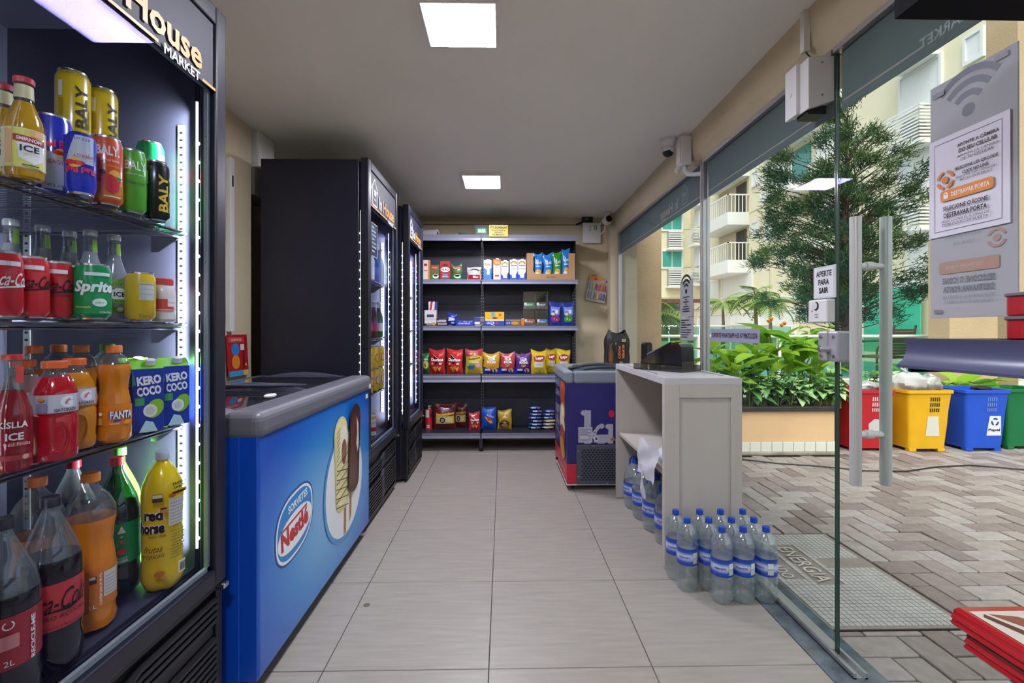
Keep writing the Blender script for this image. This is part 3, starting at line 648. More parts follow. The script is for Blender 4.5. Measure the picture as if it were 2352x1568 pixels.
# --- shelf 1
smp = [(.024, 0), (.029, .004), (.030, .01), (.030, .095), (.027, .115), (.016, .145), (.0135, .155), (.0125, .185), (.014, .187), (.014, .195)]
def art_smir(a, R0):
    a.rect(-.03, .02, .028, .092, '#e9e06a').rect(-.03, .024, -.018, .09, '#e6b27c').rect(.006, .08, .028, .092, '#eeb37a').poly([(-.012, .066), (.026, .066), (.026, .036), (.012, .026), (-.008, .036)], '#f0efe6')
    a.poly([(-.016, .068), (.028, .064), (.028, .076), (-.016, .08)], '#b3242b').text('SMIRNOFF', .006, .072, .007, '#f4efe8', w=.036, bold=.03, rot=-4).text('ICE', .006, .055, .012, '#18181c', w=.026, bold=.02).text('TROPICAL', .008, .044, .004, '#d89a4a', w=.022).rect(-.004, .022, .018, .024, '#26262a')
amb = liquid('#b98a0c')
SM = None
for px, x, lbl in ((55, -.935, 'amber glass bottle with red cap and yellow label on the top wire shelf'), (8, -1.0, 'amber glass bottle half hidden at the cooler jamb on the top wire shelf')):
    o = bottle(lbl, at(px, x, S1), A45, smp, .15, amb, (.0155, .012, .187, '#c0333a'), (.018, .094, '#e8e0b0'), art_smir)
    NL = MB().lathe([(.0148, .157), (.0138, .183)], 20); NL.f = NL.f[:-2]; NL.m = NL.m[:-2]; NL.s = NL.s[:-2]; NL.build('neck_label', skin('#d8cf9a', .4), o)
can('large blue and silver energy drink can on the top wire shelf', at(121, -.985, S1), A45, .0325, .172, '#1c2fae', art_redbull)
can('small blue energy drink can standing upside down on the top wire shelf', at(185, -.918, S1), A45, .0265, .133, '#1c2fae', art_redbull, flip=True)
can('orange red energy can with a strawberry print', at(243, -.935, S1), A45, .032, .158, '#cf5426', art_straw, bands=[(.012, .05, '#d9812e')])
can('light green apple energy can beside the black can', at(302, -.935, S1), A45, .0305, .157, '#55a72c', art_green)
can('black energy can with yellow lettering', at(357, -.935, S1), A45, .032, .158, '#17181a', art_baly('#d9b52b', '#6b5f25'))
for k, px in enumerate((168, 234)):
    can(('yellow energy can stacked above the small upside down can', 'yellow energy can stacked above the orange red can')[k], at(px, -1.02, S1 + .158), A45 + .2 * k, .0325, .158, '#d3b412', art_baly('#3d3311', '#a88f1c'), 'stacked yellow energy cans')
    can(('yellow energy can at the bottom behind the upside down can', 'yellow energy can at the bottom behind the strawberry can')[k], at(px, -1.02, S1), A45, .0325, .158, '#d3b412', art_baly('#3d3311', '#a88f1c'), 'lower yellow energy cans')
can('green guarana can behind the black can, lower of two', at(345, -1.015, S1), A45, .033, .122, '#14924e', art_guarana)
can('green guarana can stacked above the black energy can', at(345, -1.015, S1 + .122), R(75), .033, .122, '#14924e', art_guarana)
# --- shelf 2
can('red cola can with white script', at(8, -.935, S2), R(70), .027, .122, '#c9242c', art_coke('#f0e6e4'))
can('red cola can with black script beside the one with white script', at(72, -.945, S2), R(58), .027, .122, '#cc2d31', art_coke('#1f1416'))
can('red sugar free cola can in front of the green can', at(131, -.958, S2), R(52), .027, .122, '#c0262c', art_coke('#1f1416', 'SEM ACUCAR'))
can('green lemon soda can with white lettering', at(213, -.915, S2), A45, .033, .122, '#0f8a47', art_sprite)
can('green lemon soda can hidden between two red cola cans and the row front', at(165, -.985, S2), A45, .033, .122, '#0f8a47', art_sprite)
can('plain yellow citrus can with a grey information panel', at(322, -.925, S2), A45, .032, .122, '#d8b514', art_yell)
kis = [(.024, 0), (.028, .005), (.0285, .1), (.027, .115), (.016, .15), (.013, .165), (.0118, .2), (.0135, .203), (.0135, .215), (.011, .217)]
cl_liq = thin_glass('lemon_ice_liquid', '#c9d2d0', .6, .06, .05, .45, '#b9bcc2')
def art_kis(a, R0): a.text('KISLLA', .0, .087, .012, '#8fae2a', w=.04, bold=.02).rect(-.026, .093, .026, .102, '#7fb32e').ell(0, .066, .018, .016, '#eef0ea').text('ICE', .0, .066, .012, '#17181a', w=.022, bold=.03).rrect(-.012, .043, .014, .054, .002, '#79b32c').text('Big Apple', .001, .0485, .005, '#1c3a0e').rect(-.026, .022, .026, .034, '#6fa92f').ell(.0, .028, .006, .006, '#d9dc9a', 12)
for i, (px, x) in enumerate(((262, -.99), (207, -1.0), (160, -1.06), (98, -1.065), (25, -1.075))):
    o = bottle(('clear lemon ice bottle with its full label showing beside the yellow can' if i == 0 else 'clear lemon ice bottle behind the cans, %s from the labelled one' % ORD[i - 1]), at(px, x, S2), R(60), kis, .165, cl_liq, None, None, art_kis, group=None if i == 0 else 'clear ice bottles behind the cans')
    NL = MB().lathe([(.0138, .165), (.0126, .195)], 20); NL.f = [f for k, f in enumerate(NL.f[:-2]) if k in (15, 16, 17, 18, 19)]; NL.m = NL.m[:5]; NL.s = NL.s[:5]; NL.build('neck_label', skin('#86b92e', .4), o)
    MB().lathe([(.0135, .203), (.0142, .206), (.0142, .215), (.012, .218), (0, .218)], 20).build('cap', mat('clear_cap', '#c9cfcc', .15, .3), o)
yog = [(.024, 0), (.029, .006), (.029, .065), (.0285, .08), (.024, .095), (.021, .1), (.021, .103)]
def art_yog(a, R0): a.rect(-.03, .028, .02, .06, '#d8503f').rrect(.004, .04, .028, .062, .003, '#efe9e4').text('Chamyto', .015, .051, .006, '#c4342c', w=.02).rect(-.03, .03, .02, .032, '#efe0d8')
for px, x, lbl in ((374, -.935, 'white yogurt drink bottle with red cap beside the yellow can'), (330, -1.0, 'white yogurt drink bottle with red cap behind the yellow can')):
    bottle(lbl, at(px, x, S2), A45, yog, .12, skin('#dcd6cc', .3), (.024, .017, .1, '#d8402c'), None, art_yog)
# --- shelf 3
tray = MB().box(-.30, .0, -.09, .09, 0, .002).build('cardboard_sheet', mat('cardboard', '#c9a77c', .8), None, (-.93, .91, S3 - .0005)); tag(tray, 'thin cardboard sheet under the bottles on the third wire shelf', 'cardboard')
redl = liquid('#8a1c22')
def art_kred(a, R0): a.text('KISLLA', .0, .088, .012, '#efe2de', w=.042, bold=.03).text('ICE', .002, .066, .014, '#efe2de', w=.024, bold=.03).rect(-.006, .048, .018, .056, '#b9433a').text('Red Fruits', .006, .052, .006, '#efe2de').rect(-.026, .022, .026, .032, '#a83a34').ell(.016, .027, .005, .005, '#d89a8a', 10)
o = bottle('slim red ice drink bottle on the cardboard sheet', at(28, -.93, S3 + .002), A45, kis, .15, redl, (.0148, .01, .208, '#d83a30'), None, art_kred)
MB().box(.004, .0145, -.0142, -.0128, .165, .195).build('neck_label', skin('#d8503f', .4), o)
gat = [(.033, 0), (.037, .006), (.0375, .02), (.036, .03), (.0375, .05), (.0375, .085), (.035, .092), (.0365, .096), (.0365, .135), (.034, .145), (.024, .168), (.0165, .178), (.0165, .186)]
def art_gat(a, R0): a.poly([(-.012, .098), (.036, .098), (.036, .134), (-.012, .134)], '#c9c8cc').text('G', .016, .119, .024, '#efeff2', bold=.06).poly([(.013, .112), (.02, .122), (.02, .127), (.012, .117)], '#e0702a').text('GATORADE', .014, .103, .006, '#4a4a52', w=.036, bold=.03).rect(-.03, .1, -.014, .118, '#8c8aa0').ell(-.022, .126, .005, .004, '#e0952f', 10)
def relief(o, c):
    p = MB(); pts = [(.026 * cos(t) * .55 + .004, .048 + .03 * sin(t)) for t in [R(200 + 14 * k) for k in range(20)]]
    rr = .0375; p.tube([((rr) * sin(u / rr), -(rr) * cos(u / rr), v) for u, v in pts], .0022, 6); p.build('embossed_swirl', c, o)
for lbl, px, x, col in (('red sports drink bottle with orange cap on the cardboard sheet', 125, -.925, '#b3111d'), ('orange sports drink bottle with orange cap beside the red one', 171, -.965, '#c47a12'), ('pale sports drink bottle with orange cap behind the slim red bottle', 52, -1.02, '#8a6a62')):
    L_ = liquid(col); o = bottle(lbl, at(px, x, S3 + .002), A45, gat, .17, L_, (.0205, .015, .186, '#e8682c'), (.097, .134, '#b9b7bd'), art_gat); relief(o, L_)
fan = [(.026, 0), (.033, .008), (.034, .03), (.033, .045), (.033, .085), (.031, .1), (.0265, .125), (.028, .145), (.032, .165), (.032, .18), (.026, .198), (.014, .21), (.0125, .222)]
lob5 = lambda H: (lambda a, z: 1 + (.07 * cos(5 * a) * max(0, 1 - z / H)))
def art_fan(a, R0): a.text('FANTA', .010, .066, .018, '#1f3a8c', w=.05, bold=.12).text('FANTA', .010, .066, .018, '#f2efe6', w=.046, bold=.04).poly([(-.006, .05), (.03, .055), (.03, .058), (.014, .052), (-.006, .056)], '#1f3a8c').text('laranja', -.004, .046, .006, '#f2efe6').ell(.02, .048, .008, .006, '#f0a01e', 12).ell(-.03, .07, .004, .004, '#f2efe6', 10).rect(-.034, .045, -.026, .06, '#e9a35a')
fo = liquid('#d9800a')
bottle('small orange soda bottle with orange cap on the third wire shelf', at(262, -.935, S3), A45, fan, .185, fo, (.0155, .018, .212, '#e8762a'), (.042, .088, '#e07d10'), art_fan, lobes=lob5(.02))
for px, x, c, lbl in ((187, -1.03, '#e8762a', 'small orange soda bottle behind the orange sports drink'), (135, -1.1, '#e8762a', 'small orange soda bottle behind the red sports drink'), (78, -1.09, '#e8762a', 'small orange soda bottle behind the pale sports drink'), (247, -1.04, '#4fa63a', 'small soda bottle with green cap behind the orange soda')):
    bottle(lbl, at(px, x, S3), A45, fan, .175, fo if c != '#4fa63a' else liquid('#a87a14'), (.0155, .018, .212, c), None, None, lobes=lob5(.02))
def carton(lbl, pos, rz):
    o = empty('coconut_water_carton', pos, rz, lbl, 'carton'); H, w = .165, .034
    MB().box(-w, w, -w, w, 0, H).build('body', skin('#1b3aa0', .4), o, bevel=.002)
    t = MB(); vs = [(-w, -w, H), (w, -w, H), (w, w, H), (-w, w, H), (-w, -.003, H + .022), (w, -.003, H + .022), (w, .003, H + .022), (-w, .003, H + .022)]
    t.add(vs, [(0, 1, 5, 4), (2, 3, 7, 6), (1, 2, 6, 5), (3, 0, 4, 7), (4, 5, 6, 7)]).build('gable', skin('#7cc22e', .4), o)
    MB().lathe([(.012, 0), (.012, .014), (0, .015)], 16).build('cap', skin('#dfe3e0', .3), o, (.008, -.018, H + .01), (R(15), 0, 0))
    a = Art(); a.text('KERO', .002, .135, .024, '#f2f4f2', w=.052, bold=.05, rot=6).text('COCO', .002, .107, .024, '#f2f4f2', w=.052, bold=.05, rot=6).rect(-.028, .07, -.008, .09, '#49a85a').ell(.014, .06, .018, .026, '#8fcc33', rot=-25).ell(.004, .055, .015, .017, '#f0f2e6').ell(.004, .055, .010, .011, '#d4d9c6', 16).poly([(-.02, .0), (.02, .0), (.01, .025), (-.006, .03)], '#bfe0e6').poly([(-.034, .12), (-.026, .125), (-.034, .165)], '#2aa0a8')
    a.build('printed_design', face_ny(-w), o)
    b = Art(); b.rrect(-.02, .138, .02, .16, .008, '#2f78c4').text('@KEROCOCO', 0, .13, .008, '#a5cf4a', w=.04, bold=.03).text('Para compartilhar', 0, .12, .004, '#e6eaf2', w=.042)
    for k in range(4): b.rect(-.012, .108 - .011 * k, .02, .109 - .011 * k, '#c9d2e6').ell(-.022, .109 - .011 * k, .004, .004, '#5ca84a', 8)
    b.ell(-.008, .07, .007, .006, '#5ca84a', 12).text('100% alimenticio', 0, .036, .004, '#8fcc33', w=.04).ell(-.008, .015, .006, .01, '#d9ded9', 10).ell(.014, .012, .006, .006, '#cfc9a8', 10)
    b.build('side_print', lambda u, v, d: (-w - d, -u, v), o); return o
carton('coconut water carton beside the cooler jamb', at(394, -.95, S3), R(52))
carton('coconut water carton between the orange soda and another carton', at(333, -.955, S3), R(48))
carton('coconut water carton behind the two front cartons', at(305, -1.055, S3), R(50))
# --- bottom deck
def coke2(a, R0): a.text('Coca-Cola', .0, .155, .04, '#1c1416', w=.12, shear=.35, bold=.0, rot=4).text('ZERO AÇÚCAR', .012, .125, .012, '#1c1416', w=.085).text('Deliciosa e Refrescante', .012, .105, .005, '#1c1416', w=.07).poly([(-.02, .138), (.05, .142), (.02, .133)], '#1c1416')
pet = [(.032, 0), (.047, .008), (.052, .03), (.052, .06), (.049, .075), (.0505, .09), (.0515, .10), (.0515, .19), (.0525, .2), (.051, .222), (.044, .255), (.03, .29), (.018, .318), (.0135, .33), (.0135, .345)]
cola = liquid('#120d10')
bottle('two litre cola bottle with red label and black script', at(116, -.945, S4), R(52), pet, .235, cola, (.0165, .02, .338, '#26242c'), (.098, .192, '#c93a3c'), coke2, lobes=lob5(.03))
def coke2b(a, R0): a.text('RECICLE-ME', .03, .14, .008, '#efe4e2', rot=90, bold=.03, w=.08).text('2L', -.005, .11, .01, '#efe4e2').rrect(-.02, .135, .008, .16, .002, '#cf8080').arc(-.006, .178, .006, .002, 120, 420, '#efe4e2', 10).text('Cola', -.05, .15, .03, '#efe4e2', shear=.3, rot=90)
bottle('two litre cola bottle with dark red label at the cooler jamb', at(6, -.925, S4), R(60), pet, .225, cola, (.0165, .02, .338, '#26242c'), (.098, .192, '#a32630'), coke2b, lobes=lob5(.03))
fan2 = [(.03, 0), (.046, .01), (.049, .03), (.046, .045), (.048, .06), (.048, .15), (.043, .19), (.041, .205), (.045, .24), (.049, .262), (.047, .285), (.034, .312), (.02, .328), (.0135, .34), (.0135, .352)]
def art_f2(a, R0): a.rect(.012, .085, .048, .138, '#c9c3ba')
def art_f2(a, R0):
    a.rect(.014, .082, .05, .14, '#cfc8bd')
    for k in range(6): a.rect(.016, .088 + .008 * k, .048, .0888 + .008 * k, '#5d564c')
    a.text('CONTÉM 200% DE FRUTA', .007, .104, .006, '#f2ebe2', rot=90, w=.075, bold=.02).rect(-.022, .12, .0, .138, '#4d3420').rect(-.02, .13, -.002, .137, '#cfc8bd').ell(-.02, .085, .01, .007, '#cfa67a').text('2 L', -.008, .068, .009, '#f2ebe2', bold=.03).rect(-.05, .055, -.012, .15, '#a55a20')
    a.p.insert(0, a.p.pop())
fo2 = liquid('#dd7f0c')
bottle('two litre orange soda bottle with orange cap beside the cola', at(208, -.98, S4), R(52), fan2, .262, fo2, (.018, .021, .346, '#ef8a25'), (.06, .15, '#d9781c'), art_f2, lobes=lob5(.03))
bottle('two litre orange soda bottle behind the cola bottles', at(85, -1.075, S4), R(52), fan2, .235, fo2, (.018, .021, .346, '#e0752c'), None, None, lobes=lob5(.03))
bottle('two litre cola bottle with red cap deep in the bottom row', at(168, -1.15, S4), R(52), pet, .235, cola, (.0165, .02, .338, '#a3222c'), None, None, lobes=lob5(.03))
def art_g(a, R0): a.poly([(-.006, .172), (.012, .172), (.003, .192)], '#dfe9e2').poly([(-.004, .155), (.01, .155), (.003, .145)], '#d9534a').text('+', .003, .163, .008, '#dfe9e2').ell(.003, .125, .009, .009, '#c9403a', 14).text('É COISA', .003, .108, .006, '#dfe9e2').text('NOSSA', .003, .1, .008, '#dfe9e2', w=.026, bold=.03)
bottle('dark green two litre guarana bottle with red cap', at(268, -1.04, S4), R(46), pet, .24, liquid('#1b2722'), (.0165, .022, .342, '#d8403a'), (.09, .198, '#0f8a4a'), art_g, lobes=lob5(.03), top=thin_glass('green_pet', '#5f8f74', .5, .06, .05, .3, '#2f4a3c'))
bottle('two litre bottle with bright green sleeve and cap at the back', at(274, -1.09, S4), R(46), pet, .4, skin('#56b52c'), (.0165, .022, .35, '#57b347'), None, None, lobes=lob5(.03))
yp = [(.03, 0), (.043, .01), (.049, .03), (.048, .055), (.0465, .08), (.0465, .20), (.048, .22), (.0485, .255), (.045, .285), (.034, .315), (.02, .338), (.0135, .345), (.0135, .36)]
def art_y(a, R0):
    a.text('red', -.030, .212, .03, '#f2efe2', w=.046, bold=.12).text('red', -.030, .212, .03, '#191716', w=.044, bold=.05).text('horse', -.034, .178, .03, '#f2efe2', w=.062, bold=.12).text('horse', -.034, .178, .03, '#191716', w=.06, bold=.05).text('ENERGY DRINK', -.02, .155, .006, '#191716', w=.04, shear=.2)
    a.rect(.004, .178, .042, .25, '#d3cfc0'); [a.rect(.006, .184 + .009 * k, .04, .185 + .009 * k, '#6a675c') for k in range(7)]
    [a.rect(.006 + .002 * (k % 3), .09 + .008 * k, .04 - .003 * (k % 2), .0935 + .008 * k, '#a8901a') for k in range(10)]
    a.text('frutas', -.026, .125, .016, '#3a2a14', w=.035, shear=.3).text('tropicais', -.028, .105, .016, '#3a2a14', w=.045, shear=.3)
    a.rect(.022, .045, .04, .078, '#efeada'); [a.rect(.024, .05 + .004 * k, .038, .052 + .004 * k, '#2a2620') for k in range(6)]
    a.text('ENERGIA', .024, .292, .008, '#191716', w=.03, bold=.03, rot=6).text('SABOR', .024, .282, .007, '#191716', w=.028, bold=.03, rot=6)
    for u, v, c in ((.008, .262, '#c4622a'), (.02, .266, '#c9862a'), (.032, .27, '#d8a02a')): a.ell(u, v, .007, .006, c, 12)
    a.rect(.008, .266, .034, .271, '#191716').ell(-.008, .228, .006, .008, '#d8802a', 12).rect(-.012, .23, -.002, .234, '#191716').rrect(-.026, .25, -.008, .272, .002, '#8a7a3a').rect(-.025, .251, -.009, .26, '#3a2f1a').rect(-.025, .262, -.009, .27, '#e0d8b0').ell(-.014, .06, .009, .009, '#c4702a', 12).ell(-.006, .05, .005, .005, '#d89a2a', 10).text('Horse', .06, .19, .02, '#191716', rot=90)
bottle('tall bright yellow energy drink bottle with grey cap', at(373, -.94, S4), R(46), yp, .5, skin('#e6c410', .22), (.0165, .022, .35, '#b9bec4'), None, art_y, lobes=lob5(.03))
# --- middle cooler (smaller in view)
def at2(px, x, z): p = onX(px, 758, x); return (x, p.y, z)
D2, D3 = .4705, .4755
for i, px in enumerate((829, 844, 858, 871)): can('yellow beer can in the upper layer, %s from the hinge' % ORD[3 - i], at2(px, -.905, .772 + .157), R(60), .033, .157, '#d8b21a', lambda a, r, h: a.ell(.004, h * .5, .018, .03, '#b3402a').ell(.004, h * .5, .013, .024, '#e0bd3a'), 'upper yellow beer cans')
for i, px in enumerate((819, 833, 846, 859, 871)): can('gold beer can in the bottom layer, %s from the hinge' % ORD[4 - i], at2(px, -.905, .772), R(60), .033, .157, '#c9a427', lambda a, r, h: a.ell(.004, h * .5, .018, .03, '#7a3b22').ell(.004, h * .5, .013, .024, '#d3b23a'), 'lower gold beer cans')
for i, px in enumerate((822, 838, 853)): can('gold and white beer can on the deck, %s from the hinge' % ORD[2 - i], at2(px, -.905, D2), R(60), .033, .157, '#cfc9bc', lambda a, r, h: a.rect(-.03, h * .25, .03, h * .42, '#b3262c').text('LAGER', 0, h * .6, .014, '#b3262c', w=.04), 'white beer cans on the deck', bands=[(.12, .14, '#c4a53a')])
for i, px in enumerate((836, 849)): can('dark red can on the deck behind the white beer cans, %s from the hinge' % ORD[1 - i], at2(px, -.98, D2), R(60), .033, .122, '#7d1f22', None, 'dark red cans on the deck')
bb = [(.026, 0), (.03, .005), (.03, .13), (.028, .145), (.015, .19), (.0125, .235), (.0135, .24), (.0135, .247)]
for px, c, lb in ((845, '#4a2417', 'brown beer bottle with red label behind the cooler door'), (858, '#5a2a1a', 'brown beer bottle beside the green bottle'), (870, '#2f5f3a', 'green glass beer bottle in the middle cooler')):
    bottle(lb, at2(px, -.91, 1.152), R(60), bb, .21, liquid(c), (.0148, .01, .242, '#c9c4b8'), (.04, .1, '#a83a2c' if c[1] != '2' else '#dcd8cc'), None, n=16)
for k, (px, c, lb) in enumerate(((850, '#dfe3e6', 'white bottle on the upper shelf of the middle cooler'), (862, '#3a5fa8', 'blue can like bottle on the upper shelf of the middle cooler'), (873, '#c9cfd6', 'pale grey bottle on the upper shelf of the middle cooler'))):
    bottle(lb, at2(px, -.91, 1.542), R(60), bb, .3, skin(c), (.0148, .01, .242, '#b9bcc4'), None, None, n=16)
# --- far cooler: a few things glimpsed behind its door
for z, c, lb in ((.902, '#d8c9b0', 'cream carton bottle in the far cooler'), (1.202, '#c9412f', 'red bottle in the far cooler'), (D3, '#8a8f3a', 'olive bottle on the deck of the far cooler')):
    bottle(lb, (-.86, 3.95, z), R(60), bb, .3, skin(c), (.0148, .01, .242, '#c0392b'), None, None, n=16)
# ================================================================ chest freezer with ice cream print
M_fgrey = mat('freezer_rim', '#63646f', .38, var=.04, vs=40)
M_fgrey2 = mat('freezer_lid_grey', '#54556a', .4)
def blue_print():
    m = bpy.data.materials.new('blue_print'); m.use_nodes = True; t = m.node_tree; b = t.nodes['Principled BSDF']; b.inputs['Roughness'].default_value = .25
    b.inputs['Coat Weight'].default_value = .2
    tc = t.nodes.new('ShaderNodeTexCoord'); sp = t.nodes.new('ShaderNodeSeparateXYZ'); t.links.new(tc.outputs['Object'], sp.inputs[0])
    # printed radial fade: pale in the lower middle, deep blue at the top and the near edge
    def M(op, *a):
        n = t.nodes.new('ShaderNodeMath'); n.operation = op
        for i, v in enumerate(a):
            if isinstance(v, (int, float)): n.inputs[i].default_value = v
            else: t.links.new(v, n.inputs[i])
        return n.outputs[0]
    dy = M('MULTIPLY', M('SUBTRACT', sp.outputs[1], .05), 1.05); dz = M('MULTIPLY', M('SUBTRACT', sp.outputs[2], .40), 1.55)
    d = M('SQRT', M('ADD', M('MULTIPLY', dy, dy), M('MULTIPLY', dz, dz)))
    r = t.nodes.new('ShaderNodeValToRGB'); t.links.new(d, r.inputs[0]); e = r.color_ramp.elements
    e[0].position = .05; e[0].color = lin('#7fb2da'); e[1].position = .85; e[1].color = lin('#0a4fb4')
    for p, c in ((.3, '#5aa0d6'), (.5, '#2f86cf'), (.68, '#0f66c4')): k = e.new(p); k.color = lin(c)
    t.links.new(r.outputs[0], b.inputs['Base Color']); return m
FZ = empty('chest_freezer', (-.79, 2.177, 0), 0, 'blue chest freezer printed with two ice cream bars', 'chest freezer')
L, D, zb, zr = .633, .66, .062, .845      # half length (Y), depth, body bottom, rim bottom
MB().box(-D, 0, -L, L, zb, zr + .02).build('body', blue_print(), FZ, bevel=.012, seg=3)
MB().box(-D - .0, -.004, -L - .004, -L + .03, zb + .002, zr + .01).box(-D, -.06, -L - .006, -L - .002, zb + .002, zr + .01).build('side_panel', mat('side_blue', '#0b45b4', .3, coat=.2), FZ, bevel=.006)
rim = MB()
for q in ((-.12, .012, -L - .012, L + .012), (-D - .012, -D + .1, -L - .012, L + .012)): rim.box(*q, zr, .935)
for q in ((-D + .1, -.12, -L - .012, -L + .11), (-D + .1, -.12, L - .09, L + .012)): rim.box(*q, zr, .935)
rim.build('rim', M_fgrey, FZ, bevel=.03, seg=4)
MB().box(-D + .05, -.07, -L + .05, L - .05, zr, zr + .045).build('well', mat('freezer_inside', '#585a66', .5), FZ)
FG = thin_glass('freezer_glass', '#c9ced8', .9, .09, .01, .1, '#565a66')
MB().grid(lambda u, v: (-D + .06 + (D - .15) * u, -L + .09 + .66 * v, .918 + .012 * sin(pi * u)), 8, 2).build('glass_lid', FG, FZ)
MB().grid(lambda u, v: (-D + .06 + (D - .15) * u, -.02 + (L - .04) * v, .934 + .014 * sin(pi * u)), 8, 2).build('glass_lid', FG, FZ)
def arcbar(y, hgt, th):
    p = [(-D + .05 + (D - .13) * k / 14, .928 + hgt * sin(pi * k / 14)) for k in range(15)]; b = MB()
    b.prism(p + [(x, z - th) for x, z in p[::-1]], 'y', y - .018, y + .018); return b
arcbar(-.02, .034, .022).build('lid_frame', M_fgrey2, FZ); arcbar(L - .11, .034, .022).build('lid_frame', M_fgrey2, FZ)
q = [(-D + .06 + (D - .16) * k / 12, .05 * sin(pi * k / 12)) for k in range(13)]
MB().prism([(x, -.02 + .045 * sin(pi * k / 12)) for k, (x, z) in enumerate(q)] + [(q[-1 - k][0], -.02 - .05 * sin(pi * k / 12)) for k in range(13)], 'z', .952, .957).build('lid_grip', M_fgrey2, FZ)
MB().lathe([(.03, 0), (.032, .006), (.026, .01), (0, .011)], 18, sx=.6, sy=1.2).build('lid_handle', M_wplastic, FZ, (-.16, -.23, .929))
for y in (-L + .08, L - .1):
    for x in (-.09, -D + .08):
        c = MB(); c.tube([(x - .012, y, .03), (x + .012, y, .03)], .03, 16); c = c.build('caster', M_blackp, FZ)
        MB().box(x - .02, x + .02, y - .025, y + .03, .03, zb + .005).build('caster_fork', M_blackp, c, bevel=.004)
MB().box(.012, .014, L - .05, L - .02, .86, .885).build('sticker', M_wplastic, FZ)
MB().box(.0, .0015, L - .075, L - .035, .805, .83).build('sticker', M_wplastic, FZ)
# printed oval + bars on the front (faces +X, reads along +Y); u=y-2.177
a = Art(); oc = 1.815 - 2.177; ov = .47
def sup(a, cu, cv, ru, rv, c, n=40, k=2.6, tilt=.0):
    pts = []
    for i in range(n):
        t = 2 * pi * i / n; x = abs(cos(t)) ** (2 / k) * math.copysign(1, cos(t)) * ru; y = abs(sin(t)) ** (2 / k) * math.copysign(1, sin(t)) * rv; pts.append((cu + x, cv + y + x * tilt))
    a.poly(pts, c)
T = .12
for ru, rv, c in ((.165, .127, '#1d3f86'), (.158, .12, '#dfe6ee'), (.148, .11, '#1f7fc4')): sup(a, oc, ov, ru, rv, c, tilt=T)
sup(a, oc, ov - .02, .145, .066, '#e3e6ea', k=2.2, tilt=T)
a.text('SORVETES', oc + .02, ov + .075, .03, '#e3e9ef', w=.17, bold=.03, rot=7).text('Nestlé', oc - .005, ov - .02, .07, '#b5202c', w=.235, bold=.05, rot=7).line(oc - .12, ov + .006, oc + .10, ov + .034, .008, '#b5202c')
cu, cv = 2.375 - 2.177, .43
sup(a, cu, cv, .285, .265, '#3f8fce', k=2.1); sup(a, cu + .006, cv + .004, .268, .25, '#dcdfe2', k=2.1)
def bar(cx, cy, w, h, rot, c):
    pts = [(-w, -h)] + [(w * cos(R(-90 + 0)) * 0 - w, 0)]
    pts = [(w * cos(R(t)), h + w * .9 * sin(R(t))) for t in range(0, 181, 15)] + [(w * .95 * cos(R(t)), -h + w * .6 * sin(R(t))) for t in range(180, 361, 15)]
    cr, sr = cos(R(rot)), sin(R(rot)); return [(cx + x * cr - y * sr, cy + x * sr + y * cr) for x, y in pts]
a.poly([(cu - .028, .19), (cu + .01, .19), (cu + .012, .36), (cu - .024, .36)], '#b98a4a').poly([(cu + .055, .22), (cu + .09, .24), (cu + .098, .42), (cu + .062, .42)], '#c2914e')
a.text('Nestle', cu - .008, .26, .02, '#6b4a22', rot=87, w=.1).text('Mezzo', cu + .078, .30, .02, '#6b4a22', rot=87, w=.09)
a.poly(bar(cu - .055, .535, .095, .16, 4, None), '#d9cf8e').poly(bar(cu - .055, .545, .082, .15, 4, None), '#e6dda2')
a.ell(cu - .03, .645, .062, .085, '#e9e4cf', 20).ell(cu - .025, .60, .036, .062, '#7d4a2f', 18)
rr = random.Random(3)
for k in range(9): a.line(cu - .06 + .008 * k, .56 + rr.uniform(0, .03), cu - .035 + .008 * k, .64, .003, '#c49a7a')
for k in range(17):
    v = .36 + .022 * k; 
    if v > .57: a.line(cu - .145, v, cu - .1, v + .02, .004, '#3a2a22')
    else: a.line(cu - .142, v, cu + .03, v + .035 * (1 if k % 2 else -1), .0045, '#3a2a22')
a.poly(bar(cu + .115, .575, .088, .16, -5, None), '#3c1d17').poly(bar(cu + .10, .57, .05, .14, -5, None), '#5a3127').poly([(cu + .15, .74), (cu + .175, .70), (cu + .18, .60), (cu + .165, .55), (cu + .14, .60), (cu + .155, .66)], '#d9d3c4').line(cu + .045, .42, cu + .065, .70, .008, '#8a5a3a')
a.build('printed_design', face_px(0), FZ, eps=.0003, base=.0006, rough=.3)
# red ice cream price board at the wall
pb = MB().box(-.006, 0, -.10, .10, 0, .235).build('price_board', mat('board_red', '#b5202a', .4), None, (-1.506, 2.73, .94), (0, R(-3), 0)); tag(pb, 'red ice cream price board leaning on the wall behind the freezer', 'poster')
a = Art().rect(-.095, .19, .06, .22, '#c94a50').rect(-.1, 0, .1, .03, '#3f9ad3').ell(-.03, .15, .04, .035, '#2f80c8').ell(-.03, .08, .04, .04, '#e08a2c').rrect(.02, .145, .06, .18, .004, '#e0dcd6').rect(.045, .04, .06, .14, '#5a2c1c').ell(.07, .06, .008, .008, '#e8c34a', 10).rect(.04, .0, .09, .028, '#e8c34a').text('SORVETES', -.02, .205, .014, '#f0e6e2', w=.1)
a.build('printed_design', face_px(0), pb)
